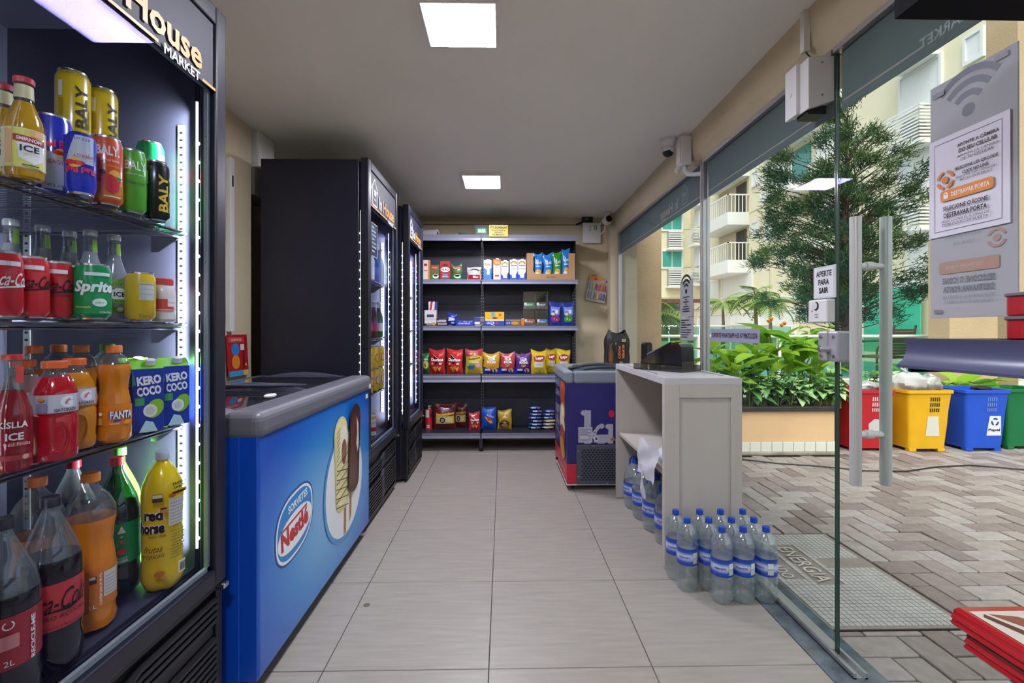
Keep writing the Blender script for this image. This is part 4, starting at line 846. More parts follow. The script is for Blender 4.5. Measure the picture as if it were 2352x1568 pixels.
# ================================================================ purple freezer by the counter
M_purple = mat('purple_print', '#2c2a6c', .3, var=.03); M_redp = mat('red_print', '#c22a3e', .35)
PF = empty('frozen_food_freezer', (.477, 3.52, 0), 0, 'purple chest freezer with red base band beside the grey counter', 'chest freezer')
PW, PL = .64, .79
MB().box(0, PW, 0, PL, .2, .82).build('body', M_purple, PF, bevel=.008)
MB().box(0, PW, 0, PL, .048, .2).build('base_band', M_redp, PF, bevel=.006)
MB().box(-.001, PW, -.001, PL, .042, .048).build('kick_line', M_wplastic, PF)
rm = MB()
for q in ((-.012, .05, -.012, PL + .012), (PW - .05, PW + .0, -.012, PL + .012), (.05, PW - .05, -.012, .06), (.05, PW - .05, PL - .15, PL + .012)): rm.box(*q, .80, .895)
rm.build('rim', mat('rim_bluegrey', '#7d8590', .35), PF, bevel=.02, seg=3)
MB().grid(lambda u, v: (.045 + (PW - .09) * u, .05 + .36 * v, .872 + .03 * sin(pi * u)), 8, 2).build('glass_lid', FG, PF)
MB().grid(lambda u, v: (.045 + (PW - .09) * u, .36 + .27 * v, .88 + .03 * sin(pi * u)), 8, 2).build('glass_lid', FG, PF)
for y in (.37, .08): MB().tube([(.06 + (PW - .12) * k / 10, y, .885 + .034 * sin(pi * k / 10)) for k in range(11)], .012, 8).build('lid_frame', mat('lid_dark', '#3c424c', .4), PF)
MB().box(.05, PW - .05, .05, PL - .05, .80, .82).build('well', mat('well_pale', '#b9c4c4', .6), PF)
gr = MB(); gr.box(.07, .60, -.012, .0, .05, .345); gr = gr.build('vent_frame', mat('vent_grey', '#4a4f5c', .4), PF, bevel=.01)
vg = MB()
for i in range(19):
    for j in range(14):
        x = .115 + .026 * i + (.013 if j % 2 else 0); z = .085 + .017 * j
        if x < .58: vg.add([(x + .0095 * cos(R(60 * k)), -.0135, z + .006 * sin(R(60 * k))) for k in range(6)], [(0, 1, 2, 3, 4, 5)])
vg.build('vent_holes', M_blackp, gr)['kind'] = 'stuff'
for u, v in ((.085, .30), (.085, .11), (.2, .335), (.3, .06)): MB().tube([(u, -.014, v), (u, -.011, v)], .006, 8).build('screw', M_steel, gr)
for x in (.05, .55): MB().tube([(x - .012, .05, .03), (x + .012, .05, .024)], .023, 14).box(x - .015, x + .015, .03, .075, .024, .045).build('caster', M_blackp, PF)
MB().tube([(.0 - .004, .55, .1), (-.02, .55, .09)], .012, 10).build('drain_knob', M_blackp, PF)
a = Art(); wt = '#a9a8bb'
a.poly([(.19, .44), (.26, .44), (.26, .73), (.19, .73)], wt).ell(.185, .708, .03, .024, wt).rect(.185, .684, .22, .732, wt).poly([(.26, .52), (.33, .60), (.38, .60), (.31, .53), (.41, .44), (.33, .44), (.26, .50)], wt).ell(.37, .592, .03, .022, wt).rect(.44, .44, .49, .61, wt).ell(.44, .588, .03, .022, wt).ell(.475, .70, .03, .031, '#c8203c')
a.rect(.128, .45, .275, .585, '#b6b5c6'); [a.rect(.14, .465 + .014 * k, .14 + (.12 if k % 2 else .09), .469 + .014 * k, '#6a697c') for k in range(8)]
a.rrect(.135, .478, .245, .515, .006, '#8d8ca0').rrect(.14, .482, .24, .511, .004, '#c0bfcf').rect(.29, .45, .44, .52, '#a9a8b8').ell(.315, .485, .022, .022, '#e0dfe6', 20).ell(.315, .485, .014, .014, '#55546a', 16).ell(.3, .54, .018, .018, '#cfced8', 18).ell(.3, .54, .011, .011, '#77768a', 12).poly([(.455, .468), (.515, .468), (.485, .508)], '#a88a35').poly([(.478, .474), (.492, .474), (.485, .495)], '#3a3520')
a.build('printed_design', lambda u, v, d: ((u - .155) * .72 + .105, -d, (v - .44) * .86 + .352), PF, eps=.0003, base=.0008)
b = Art()  # long face toward the aisle: reads along -Y
for k, (v0, v1) in enumerate(((.72, .78), (.62, .70), (.50, .60), (.40, .47))): b.text(('faz', 'pra', 'fome', 'todo'), -.5, .5, .1, '#b9b8c8') if 0 else b.text(('mais', 'pão', 'bem', 'dia')[k], -.57, (v0 + v1) / 2, v1 - v0, '#b9b8c8', w=.26)
b.line(-.7, .36, -.45, .33, .012, '#b9b8c8')
for k, (v, c) in enumerate(((.73, '#c4502e'), (.66, '#a84a2a'), (.55, '#c9a05a'), (.46, '#e0cfae'), (.36, '#8a4a26'), (.27, '#c98a2e'))): b.ell(-.24, v, .16, .075, c, 16, rot=8 * (-1) ** k)
b.ell(-.22, .56, .10, .05, '#efe0c4', 16).ell(-.25, .40, .09, .05, '#b9442c', 14)
b.text('promoção imperdível', -.36, .13, .03, '#e0cdd2', w=.6)
b.build('side_print', face_nx(0), PF, eps=.0003, base=.0008)
# charcoal bag on the far end of the purple freezer
def lerp(a, b, t): return a + (b - a) * t
q = onY(1413, 832, 4.22)
CB = empty('charcoal_bag', (q.x + .02, 4.245, .8965), R(8), 'black paper charcoal bag with orange lettering on the purple freezer', 'bag')
def cb(u, v):
    an = 2 * pi * u; c, s = cos(an), sin(an); k = 2.8
    x = math.copysign(abs(c) ** (2 / k), c) * .115; y = math.copysign(abs(s) ** (2 / k), s) * .06
    f = 1 - .12 * (v > .0) * v * v; pin = 1 if v < .8 else lerp(1, .25, (v - .8) / .2)
    return (x * f * (1 if v < .8 else lerp(1, .8, (v - .8) / .2)) + .006 * sin(9 * an + 5 * v), y * f * pin + .005 * sin(7 * an + 9 * v), .29 * v + (.018 * sin(2 * an + 1) * v ** 4))
MB().grid(cb, 32, 12).build('body', mat('bag_black', '#221f1e', .5, bump=.3, bs=25), CB)
a = Art(); a.text('SUPER', .035, .11, .024, '#d8703a', w=.13, rot=-90, bold=.06).text('FOGO', .0, .105, .024, '#d8703a', w=.11, rot=-90, bold=.06).rrect(.02, .2, .06, .225, .004, '#b9a080').rect(.0, .01, .03, .024, '#a8937a').ell(-.035, .185, .006, .012, '#8a7a66', 10)
a.build('printed_design', lambda u, v, d: (u, -.064 - d, v), CB)
a = Art(); a.poly([(-.1, .02), (-.06, .02), (-.055, .1), (-.07, .16), (-.06, .2), (-.09, .18), (-.1, .1)], '#6d4a22').poly([(-.095, .02), (-.07, .03), (-.075, .09), (-.09, .12)], '#9a5a22').rect(-.1, .008, -.06, .03, '#7a3a1c')
a.build('flame_print', lambda u, v, d: (u, -.062 - d + .02 * max(0, -u - .07), v), CB)
# ================================================================ grey counter
M_ctr = mat('counter_laminate', '#b3ada6', .5, var=.03, vs=12, stretch=(1, 1, .15))
M_ctr_t = mat('counter_top', '#b9b7ba', .35)
CT = empty('service_counter', (1.005, 2.87, 0), 0, 'grey laminate counter open to the aisle with a middle shelf', 'counter')
x0, x1, y0, y1, H = -.195, .197, -.51, .51, .96
MB().box(x0, x1, y0, y0 + .03, .004, H - .035).build('end_panel', M_ctr, CT, bevel=.0015)
fr = MB(); yy = y0 - .008
fr.box(x0, x0 + .075, yy, y0, .004, H - .035).box(x1 - .055, x1, yy, y0, .004, H - .035).box(x0 + .075, x1 - .055, yy, y0, H - .10, H - .035); fr.build('panel_frame', M_ctr, CT, bevel=.001)
MB().box(x0, x1, y1 - .02, y1, .004, H - .035).build('end_panel', M_ctr, CT)
MB().box(x1 - .02, x1, y0 + .03, y1 - .02, .03, H - .035).build('back_panel', M_ctr, CT)
MB().box(x0, x1, y0 - .008, y1, H - .035, H).build('top', M_ctr_t, CT, bevel=.0015)
MB().box(x0 + .02, x1 - .02, y0 + .03, y1 - .02, .45, .47).build('shelf', M_ctr, CT)
MB().box(x0 + .03, x0 + .036, y0 + .2, y1 - .1, H, H + .0012).box(x1 - .05, x1 - .044, y0 + .1, y1 - .2, H, H + .0012).build('groove', mat('groove_dark', '#4a484a', .7), CT)
# card terminal stand on the counter
TS = empty('payment_terminal', (.985, 2.83, .9615), R(0), 'black payment terminal on a clear acrylic ramp on the counter', 'payment terminal')
pf = [(-.15, 0), (-.15, .05), (-.12, .07), (.05, .155), (.13, .17), (.15, .15), (.155, .06), (.155, 0)]
def ramp(w0, w1, sc, m, nm): return MB().prism([(y * sc, z * sc) for y, z in [(-p[0], p[1]) for p in pf]], 'x', w0, w1).build(nm, m, TS, rot=(0, 0, R(35)), bevel=.004)
ramp(-.06, .06, .95, mat('terminal_black', '#17181b', .12, coat=.6), 'housing')
b = MB(); Mx = Matrix.Rotation(R(35), 4, 'Z')
MB().box(-.05, .05, -.09, .10, 0, .006).build('screen', mat('terminal_screen', '#2a2f38', .05, coat=1), TS, Mx @ Vector((0, .015, .125)), (R(-26.5), 0, R(35)))
MB().box(-.045, .045, -.06, .0, 0, .012).build('reader', mat('reader_grey', '#6b6d78', .3), TS, Mx @ Vector((0, .105, .083)), (R(-26.5), 0, R(35)))
MB().box(-.035, .035, -.02, .02, 0, .008).build('badge', mat('badge_yellow', '#b9a52f', .35), TS, Mx @ Vector((0, -.07, .163)), (R(-20), 0, R(35)))
MB().box(-.095, -.091, -.17, .17, 0, .035).box(.091, .095, -.17, .17, 0, .035).box(-.095, .095, -.17, .17, 0, .004).build('acrylic_stand', thin_glass('smoked_acrylic', '#b5b2aa', .8, .05, .02, .12, '#8a8680'), TS, rot=(0, 0, R(35)))
Art().arc(0, 0, .03, .004, 40, 150, '#8c8e94').arc(.02, .01, .014, .004, 0, 360, '#c9cbd0').line(.012, .0, .03, .02, .003, '#c9cbd0').build('printed_design', lambda u, v, d: tuple(Mx @ Vector((-.058 - d, -u - .06, v + .07))), TS)
CR = empty('card_reader', (.96, 3.14, .96), R(40), 'small upright black card reader behind the terminal', 'card reader')
MB().box(-.04, .04, -.022, .022, 0, .16).build('body', M_blackp, CR, bevel=.014, seg=3)
MB().box(-.03, .03, -.024, -.022, .03, .145).build('screen', mat('reader_screen', '#2c2d33', .1), CR)
# white carrier bag hanging over the shelf edge
cbm = film_mat('carrier_bag', '#d9d8e2', .25)
CBG = empty('carrier_bag', (.80, 2.60, .33), 0, 'crumpled white carrier bag draped over the water jugs', 'plastic bag')
def sheet(w0, w1, top, bot, yc):
    rr = random.Random(5)
    return lambda u, v: (lerp(-.018, -.002, v) + .006 * sin(6 * u + 9 * v), yc + lerp(w0, w1, v) * (u - .5) + .01 * sin(7 * v), lerp(bot, top, v) + .008 * sin(11 * u))
MB().grid(sheet(.28, .36, .25, .06, -.01), 12, 10).build('body', cbm, CBG)
MB().grid(lambda u, v: (-.025 + .006 * sin(8 * v + 3 * u), .05 + .06 * (u - .5) - .06 * (1 - v), lerp(-.06, .12, v)), 5, 8).build('strap', cbm, CBG)
MB().grid(lambda u, v: (.07 + .045 * cos(2 * pi * u) * sin(pi * v) + .005 * sin(9 * u * 6), -.10 + .06 * sin(2 * pi * u) * sin(pi * v), .20 - .045 * cos(pi * v) + .006 * sin(20 * u)), 16, 8).build('bunch', cbm, CBG)
# ================================================================ water bottles
M_wat = thin_glass('drinking_water', '#e6eef0', .95, .11, .04, .13, '#e2eaec'); M_wlab = None
def lab_grad():
    m = bpy.data.materials.new('water_label'); m.use_nodes = True; t = m.node_tree; b = t.nodes['Principled BSDF']; b.inputs['Roughness'].default_value = .3
    tc = t.nodes.new('ShaderNodeTexCoord'); sp = t.nodes.new('ShaderNodeSeparateXYZ'); t.links.new(tc.outputs['Generated'], sp.inputs[0])
    r = t.nodes.new('ShaderNodeValToRGB'); t.links.new(sp.outputs[2], r.inputs[0]); e = r.color_ramp.elements
    e[0].position = 0; e[0].color = lin('#1238a0'); e[1].position = 1; e[1].color = lin('#1238a0')
    for p, c in ((.22, '#2450b4'), (.42, '#b9c6e6'), (.58, '#c4cfe8'), (.78, '#2450b4')): k = e.new(p); k.color = lin(c)
    t.links.new(r.outputs[0], b.inputs['Base Color']); return m
M_wlab = lab_grad(); M_bcap = mat('cap_blue', '#1a45ac', .35)
wp = [(.030, .0), (.040, .004), (.0465, .02), (.047, .05), (.0445, .075), (.047, .095), (.046, .11), (.0455, .125), (.0455, .195), (.0465, .205), (.045, .225), (.047, .24), (.0435, .265), (.034, .285), (.021, .299), (.0135, .305), (.0135, .316)]
swirl = lambda a, z: 1 + (.02 * sin(3 * a + z * 160) if (z < .12 or .2 < z < .27) else 0)
def art_w(a, R0): a.text('imperatriz', -.022, .158, .014, '#1a2f86', w=.05, bold=.02).rect(.016, .132, .04, .182, '#cdd3dc').rect(.016, .155, .04, .1565, '#333844').rect(.0175, .159, .0385, .179, '#dfe2e2').rect(.018, .134, .0385, .152, '#c2c8d0')
    # the little marks above the wordmark
def water_bottle():
    o = empty('water_bottle', (0, 0, 0), 0, 'x', 'water bottle', 'small water bottles in front of the counter')
    # finer rings so the moulded swirl shows
    pr = []
    for (r0, z0_), (r1, z1_) in zip(wp, wp[1:]):
        n = 3 if z1_ - z0_ > .012 else 1
        for k in range(n): pr.append((lerp(r0, r1, k / n), lerp(z0_, z1_, k / n)))
    pr.append(wp[-1])
    MB().lathe(pr, 36, lobes=swirl).build('body', M_wat, o)
    MB().lathe([(.0158, .302), (.016, .318), (.0145, .326), (0, .327)], 20, lobes=lambda a, z: 1 + .02 * cos(24 * a)).build('cap', M_bcap, o)
    Lb = MB().lathe([(.0466, .122), (.0466, .198)], 36); Lb.f = Lb.f[:-2]; Lb.m = Lb.m[:-2]; Lb.s = Lb.s[:-2]; Lb = Lb.build('label', M_wlab, o)
    a = Art(); art_w(a, .0468); a.build('printed_design', cyl(.0468), Lb, strip=.01); return o
WB = water_bottle(); first = True
for (px, Y), lb in (((1552, 2.285), 0), ((1607, 2.285), 0), ((1655, 2.285), 0), ((1706, 2.285), 0), ((1578, 2.185), 1), ((1628, 2.185), 1), ((1680, 2.185), 1), ((1733, 2.185), 1), ((1658, 2.082), 2), ((1707, 2.082), 2), ((1760, 2.082), 2)):
    q = onY(px, 1200, Y); loc = (min(q.x, 1.172), Y, .0005)
    L_ = ('small water bottle against the counter panel, %s from the aisle', 'small water bottle in the middle row, %s from the aisle', 'x %s')[lb] % ORD[sorted((1552, 1607, 1655, 1706) if lb == 0 else (1578, 1628, 1680, 1733) if lb == 1 else (1658, 1707, 1760)).index(px)]
    if lb == 2: L_ = {1658: 'small water bottle at the aisle corner of the bottle cluster', 1707: 'small water bottle between two others in the row of three', 1760: 'small water bottle standing on the granite threshold'}[px]
    o = WB if first else copy_tree(WB, None); first = False
    o.location = loc; o.rotation_euler = (0, 0, R(-22 + 25 * random.random() - (30 if px == 1760 else 0))); o['label'] = L_; o['group'] = ('water bottles against the panel', 'water bottles in the middle', 'front water bottles')[lb]
jug = [(.05, 0), (.072, .006), (.078, .03), (.078, .06), (.075, .075), (.078, .09), (.078, .17), (.074, .185), (.077, .20), (.07, .235), (.045, .275), (.024, .295), (.02, .30), (.02, .315)]
J = None
for k, (px, Y) in enumerate(((1456, 3.2), (1477, 3.02), (1502, 2.84), (1532, 2.66))):
    lb = ('five litre water jug deep in the counter beside its far panel', 'five litre water jug next to the deepest jug under the counter', 'five litre water jug under the white carrier bag', 'five litre water jug closest to the counter end panel')[k]
    loc = (onY(px, 1100, Y).x + .01, Y, .0005)
    if J is None:
        J = empty('water_jug', loc, R(-60), lb, 'water jug', 'water jugs under the counter')
        MB().lathe([(r, z) for r, z in jug], 28, lobes=lambda a, z: 1 + (.012 * sin(4 * a + z * 90) if z < .07 or z > .18 else 0)).build('body', M_wat, J)
        MB().lathe([(.024, .298), (.024, .32), (0, .322)], 20).build('cap', M_bcap, J)
        MB().tube([(-.05, 0, .262), (-.05, 0, .31), (-.03, 0, .335), (.03, 0, .335), (.05, 0, .31), (.05, 0, .262)], .006, 8).build('handle', M_bcap, J)
        Lb = MB().lathe([(.0788, .09), (.0788, .175)], 28); Lb.f = Lb.f[:-2]; Lb.m = Lb.m[:-2]; Lb.s = Lb.s[:-2]; Lb = Lb.build('label', M_wlab, J)
        a = Art(); a.text('imperatriz', -.02, .132, .024, '#1a2f86', w=.085, bold=.02).rect(.04, .105, .07, .165, '#cdd3dc'); a.build('printed_design', cyl(.079), Lb, strip=.012)
    else:
        o = copy_tree(J, None, loc, R(-60 + 12 * k), lb)
# ================================================================ back shelving
M_gon = mat('shelving_dark', '#23242f', .45, var=.05, vs=20)
M_gonp = mat('shelving_panel', '#383a47', .5, var=.08, vs=40)
M_lip = mat('price_rail', '#85859a', .35, var=.03)
GF, GB = 4.72, 5.06
XL, XC, XR = -1.19, -.217, .758
GO = empty('display_shelving', (-.2, 4.9, 0), 0, 'dark metal display shelving with grey price rails against the back wall', 'shelving')
ox, oy = -.2, 4.9
for x in (XL, XC, XR):
    MB().box(x - ox - .02, x - ox + .02, GB - oy - .02, GB - oy + .03, .0, 2.15).build('upright', M_gon, GO)
    k = MB(); z = .25
    while z < 2.12: k.box(x - ox - .012, x - ox - .006, GB - oy - .0212, GB - oy - .02, z, z + .016).box(x - ox + .006, x - ox + .012, GB - oy - .0212, GB - oy - .02, z, z + .016); z += .032
    k.build('slot', mat('slot_grey', '#8b8b97', .5), GO)['kind'] = 'stuff'
    MB().box(x - ox - .018, x - ox + .018, 4.68 - oy, GB - oy, .03, .13).build('foot', M_gon, GO)
    MB().lathe([(.02, 0), (.02, .012), (.012, .03)], 12, c=(x - ox, 4.70 - oy, 0)).build('foot_pad', M_blackp, GO)
LV = [(.182, 4.66, .05, 0), (.758, GF, .028, .05), (1.243, GF, .045, 0), (1.707, GF, .045, 0), (2.153, GF, .06, 0)]
for xa, xb in ((XL, XC), (XC, XR)):
    a_, b_ = xa - ox + .012, xb - ox - .012
    for j in range(6): MB().box(a_, b_, GB - oy + .004, GB - oy + .02, .14 + .335 * j, .14 + .335 * (j + 1) - .003).build('back_panel', M_gonp, GO)
    for z, yf, lh, rail in LV:
        MB().box(a_, b_, yf - oy + .012, GB - oy - .022, z - .028, z).build('shelf_board', M_gon, GO)
        r = MB(); r.prism([(yf - oy, z), (yf - oy + .012, z), (yf - oy + .012, z - lh), (yf - oy + .004, z - lh), (yf - oy + .006, z - lh * .5)], 'x', a_ - .006, b_ + .006); r.build('shelf_lip', M_lip, GO)
        if rail: MB().prism([(yf - oy - .004, z - lh), (yf - oy + .01, z - lh), (yf - oy + .01, z - lh - rail), (yf - oy - .004, z - lh - rail), (yf - oy + .003, z - lh - rail * .5)], 'x', a_ - .006, b_ + .006).build('price_rail', M_lip, GO)
        for e in (a_ + .004, b_ - .004):
            MB().prism([(yf - oy + .03, z - .028), (GB - oy - .022, z - .028), (GB - oy - .022, z - .11), (GB - oy - .05, z - .11)], 'x', e - .002, e + .002).build('bracket', M_gon, GO)
Z1, Z2, Z3, Z4, Z5 = 2.1535, 1.7075, 1.2435, .7585, .1825
def span(px0, px1, py, Y, z): p, q = onY(px0, py, Y), onY(px1, py, Y); return (p.x + q.x) / 2, q.x - p.x, p.z - z
def boxed(name, label, cat, px0, px1, py, Y, z, col, art=None, dp=.06, rz=0, group=None, h=None, bev=.002):
    x, W, H = span(px0, px1, py, Y, z); H = h or H
    o = empty(name, (x, Y, z), rz, label, cat, group)
    MB().box(-W / 2, W / 2, 0, dp, 0, H).build('body', col if not isinstance(col, str) else skin(col, .45), o, bevel=bev)
    if art: a = Art(); art(a, W, H); a.build('printed_design', face_ny(0), o, eps=.0003)
    return o, W, H
def pouch(label, cat, px0, px1, py, Y, z, col, art=None, T=.07, rz=0, lean=0, top=None, group=None, name='snack_bag', sd=0, h=None):
    x, W, H = span(px0, px1, py, Y, z); H = h or H; rr = random.Random(sd + px0)
    ph, am = rr.uniform(0, 6), rr.uniform(.5, 1)
    o = empty(name, (x, Y + T / 2, z), rz, label, cat, group); o.rotation_euler = (R(lean), 0, rz)
    def th(u, v): return T / 2 * max(0, sin(pi * min(1, max(0, u)))) ** .55 * max(0, sin(pi * min(1, max(0, (v - .05) / .87)))) ** .5
    def xy(u, v):
        pin = 1 - .07 * sin(pi * v); return ((u - .5) * W * pin + .004 * am * sin(9 * v + ph), v * H + .010 * am * sin(5 * u + ph) * v ** 3 + .012 * (u - .5) * (u - .5) * 4 * v ** 2)
    def cr(u, v): return .003 * sin(14 * u + 9 * v + ph) * sin(11 * v - 6 * u) * sin(pi * u) * sin(pi * v)
    b = MB(); nb = 3
    b.grid(lambda u, v: (xy(u, v)[0], -th(u, v) - cr(u, v), xy(u, v)[1]), 14, 14, mf=lambda u, v: 1 if v > .9 else 0)
    b.grid(lambda u, v: (xy(1 - u, v)[0], th(1 - u, v) + .001, xy(1 - u, v)[1]), 14, 14, mf=lambda u, v: 1 if v > .9 else 0)
    b.build('body', [skin(col, .28), skin(top or col, .28)], o)
    if art:
        a = Art(); art(a, W, H)
        a.build('printed_design', lambda u, v, d: (xy(u / W + .5, v / H)[0], -th(u / W + .5, v / H) - .003 - d, xy(u / W + .5, v / H)[1]), o, strip=.012, eps=.0004, rough=.35)
    return o
# --- top of the shelving
x, W, H = span(975, 1008, 521, 4.83, Z1)
o = empty('paper_roll', (x, 4.88, Z1), R(-20), 'white paper roll lying on top of the shelving', 'paper roll')
rl = MB(); rl.tube([(-.09, 0, .04), (.06, 0, .04)], .04, 24); rl.build('roll', M_wplastic, o); MB().tube([(.058, 0, .04), (.0615, 0, .04)], .016, 14).build('core', mat('core_brown', '#5a4a3a', .8), o)
o, W, H = boxed('timer_display', 'grey control box with glowing green digits on top of the shelving', 'display', 1090, 1122, 516, 4.98, Z1, mat('panel_grey', '#8f9b95', .5), None, .05)
MB().box(-W * .32, W * .34, -.002, 0, H * .42, H * .78).build('screen', mat('green_screen', '#0f8a4a', .3, emit=.6), o)
Art().text('20:28', 0, H * .6, H * .22, mat('green_digit', '#b9ffd0', .4, emit=2.0), w=W * .52, bold=.03).build('digits', face_ny(-.002), o)
o, W, H = boxed('warning_sign', 'yellow smile you are being filmed sign on the shelving edge', 'sign', 1123, 1167, 516, 4.712, onY(1145, 544, 4.712).z, mat('sign_yellow', '#d8bd18', .4), lambda a, W, H: (a.rect(-W * .48, H * .03, W * .48, H * .06, '#3a3210'), a.ell(-W * .34, H * .76, W * .09, W * .09, '#3a3210', 18), a.ell(-W * .34, H * .76, W * .075, W * .075, '#d8bd18', 18), a.ell(-W * .37, H * .8, .004, .005, '#3a3210', 8), a.ell(-W * .31, H * .8, .004, .005, '#3a3210', 8), a.text('SORRIA!', W * .12, H * .77, H * .19, '#1d1a08', w=W * .62, bold=.03), a.text('VOCE ESTA', 0, H * .53, H * .12, '#1d1a08', w=W * .72, bold=.02), a.text('SENDO', 0, H * .36, H * .12, '#1d1a08', w=W * .42, bold=.02), a.text('FILMADO', 0, H * .18, H * .14, '#1d1a08', w=W * .62, bold=.02)), .004)
o = empty('camera_clamp', (onY(1140, 515, 4.95).x, 4.97, Z1), 0, 'black clamp with a grey bracket behind the yellow sign', 'clamp')
MB().prism([(-.07, .0), (.07, .0), (.06, .12), (.02, .15), (-.03, .10), (-.07, .12)], 'y', -.02, .02).build('body', M_blackp, o, bevel=.004); MB().tube([(.03, -.02, .06), (.05, -.02, .17)], .008, 8).tube([(.055, -.02, .06), (.065, -.02, .17)], .008, 8).build('arms', M_steel, o)['kind'] = 'stuff'
o, W, H = boxed('small_tag', 'tiny dark clip lying on the shelving top', 'clip', 1053, 1072, 534, 4.8, Z1, mat('clip_green', '#22493a', .5), None, .02)
# --- row 2: coffee and milk
cf = lambda c: (lambda a, W, H: (a.rrect(-W * .4, H * .72, W * .4, H * .92, .004, '#b52430'), a.text('Melitta', 0, H * .82, H * .11, '#f0e8e0', w=W * .6), a.rect(-W * .42, H * .5, W * .42, H * .6, '#a83a34'), a.ell(W * .1, H * .25, W * .33, H * .14, '#efece4', 18), a.ell(W * .1, H * .29, W * .24, H * .07, '#3a2416', 16)))
YB = 4.80
boxed('cereal_box', 'tall narrow white and orange box beside the far cooler', 'box', 972, 987, 597, YB, Z2, '#dcd5cc', lambda a, W, H: (a.rect(W * .25, 0, W / 2, H, '#e0702a'), a.rect(-W * .4, H * .7, W * .1, H * .82, '#b52430'), a.rect(-W * .4, H * .45, W * .15, H * .5, '#a86a4a')), .05)
boxed('coffee_pack', 'green coffee pack with a printed white cup in a stiff block', 'coffee', 988, 1009, 608, YB, Z2, '#3f7a34', cf(0), .05)
boxed('coffee_pack', 'tall red coffee pack with a white name oval', 'coffee', 1011, 1034, 599, YB, Z2, '#b5222c', lambda a, W, H: (a.ell(0, H * .55, W * .46, H * .13, '#efe9e4', 20), a.text('PILAO', 0, H * .55, H * .11, '#1c1418', w=W * .72, bold=.03), a.ell(0, H * .78, W * .3, H * .07, '#3a2c2c', 14), a.poly([(-W * .35, 0), (W * .35, 0), (W * .2, H * .4), (-W * .2, H * .4)], '#5a5a72'), a.rect(-W * .3, H * .15, W * .3, H * .2, '#dcd6d6'), a.rect(-W * .25, H * .25, W * .25, H * .28, '#dcd6d6')), .05)
pouch('green coffee pouch with a printed white cup beside the red pack', 'coffee', 1036, 1061, 608, YB, Z2, '#17853e', cf(0), .05, name='coffee_pack')
pouch('small silver and red bag slumped beside the middle upright', 'snack', 1072, 1105, 614, YB + .02, Z2, '#c9c6c4', lambda a, W, H: (a.rect(-W * .42, H * .1, W * .42, H * .42, '#b8222c'), a.rect(-W * .08, H * .2, W * .12, H * .5, '#e6e0de'), a.poly([(-W * .4, H * .75), (0, H * .82), (W * .4, H * .7), (W * .4, H * .78), (0, H * .9)], '#3a3434')), .06)
def milk(px0, px1, py, lbl, c1, name, c2='#2f78c4', capc='#e6e6e6'):
    def art(a, W, H):
        if name == 'Tirol':
            a.poly([(-W / 2, 0), (W / 2, 0), (W / 2, H * .6), (0, H * .5), (-W / 2, H * .62)], c2); a.text('Tirol', 0, H * .78, H * .13, '#a8242c', w=W * .75, bold=.03); a.rect(-W * .1, H * .28, W * .25, H * .6, '#e6e8ea'); a.ell(-W * .15, H * .4, W * .12, H * .15, '#7a8a9a', 12)
        elif name == 'Trix': a.rect(-W / 2, H * .78, W / 2, H, '#e07a1e'); a.ell(0, H * .8, W * .48, H * .12, '#e07a1e', 16); a.text('Tirol', 0, H * .84, H * .1, '#f0e6da', w=W * .6); a.rect(-W * .3, H * .17, W * .3, H * .25, '#b0372c'); a.rect(-W * .35, H * .6, W * .35, H * .62, '#c9a08a')
        else:
            a.arc(0, H * .78, W * .2, W * .16, 0, 180, '#e0b030', 8).arc(0, H * .78, W * .36, W * .06, 0, 180, '#1d2440', 8); a.text('Aurora', 0, H * .72, H * .08, '#1d2440', w=W * .75, bold=.04); a.text('Integral', 0, H * .56, H * .07, '#3a5aa0', w=W * .75); a.poly([(-W / 2, 0), (W / 2, 0), (W / 2, H * .42), (W * .3, H * .3), (-W * .1, H * .2), (-W / 2, H * .3)], '#2350b0'); a.rect(-W * .22, H * .12, W * .25, H * .42, '#dfe3ea')
    o, W, H = boxed('milk_carton', lbl, 'carton', px0, px1, py, YB, Z2, '#dfe0e4', art, .06); MB().box(-.012, .02, .02, .045, H, H + .012).build('cap', M_wplastic, o, bevel=.003)
milk(1111, 1129, 597, 'white and blue milk carton beside the middle upright', '', 'Tirol'); milk(1133, 1150, 595, 'milk carton with an orange top', '', 'Trix')
milk(1151, 1168, 599, 'white milk carton next to the orange topped one', '', 'Aurora'); milk(1171, 1189, 596, 'white milk carton between two cartons alike', '', 'Aurora'); milk(1190, 1208, 596, 'white milk carton touching the cardboard tray', '', 'Aurora')
x, W, H = span(1210, 1321, 581, YB, Z2); M_kraft = mat('kraft_board', '#b08a62', .8, var=.05)
o = empty('cardboard_tray', (x, YB, Z2), 0, 'open brown cardboard tray holding biscuit packs', 'cardboard box')
hw = W / 2; cut = [(-hw, 0), (hw, 0), (hw, H), (hw * .73, H), (hw * .73, H * .32), (hw * .66, H * .24), (-hw * .62, H * .24), (-hw * .73, H * .34), (-hw * .73, H), (-hw, H)]
t = MB(); n = len(cut); P2 = cut
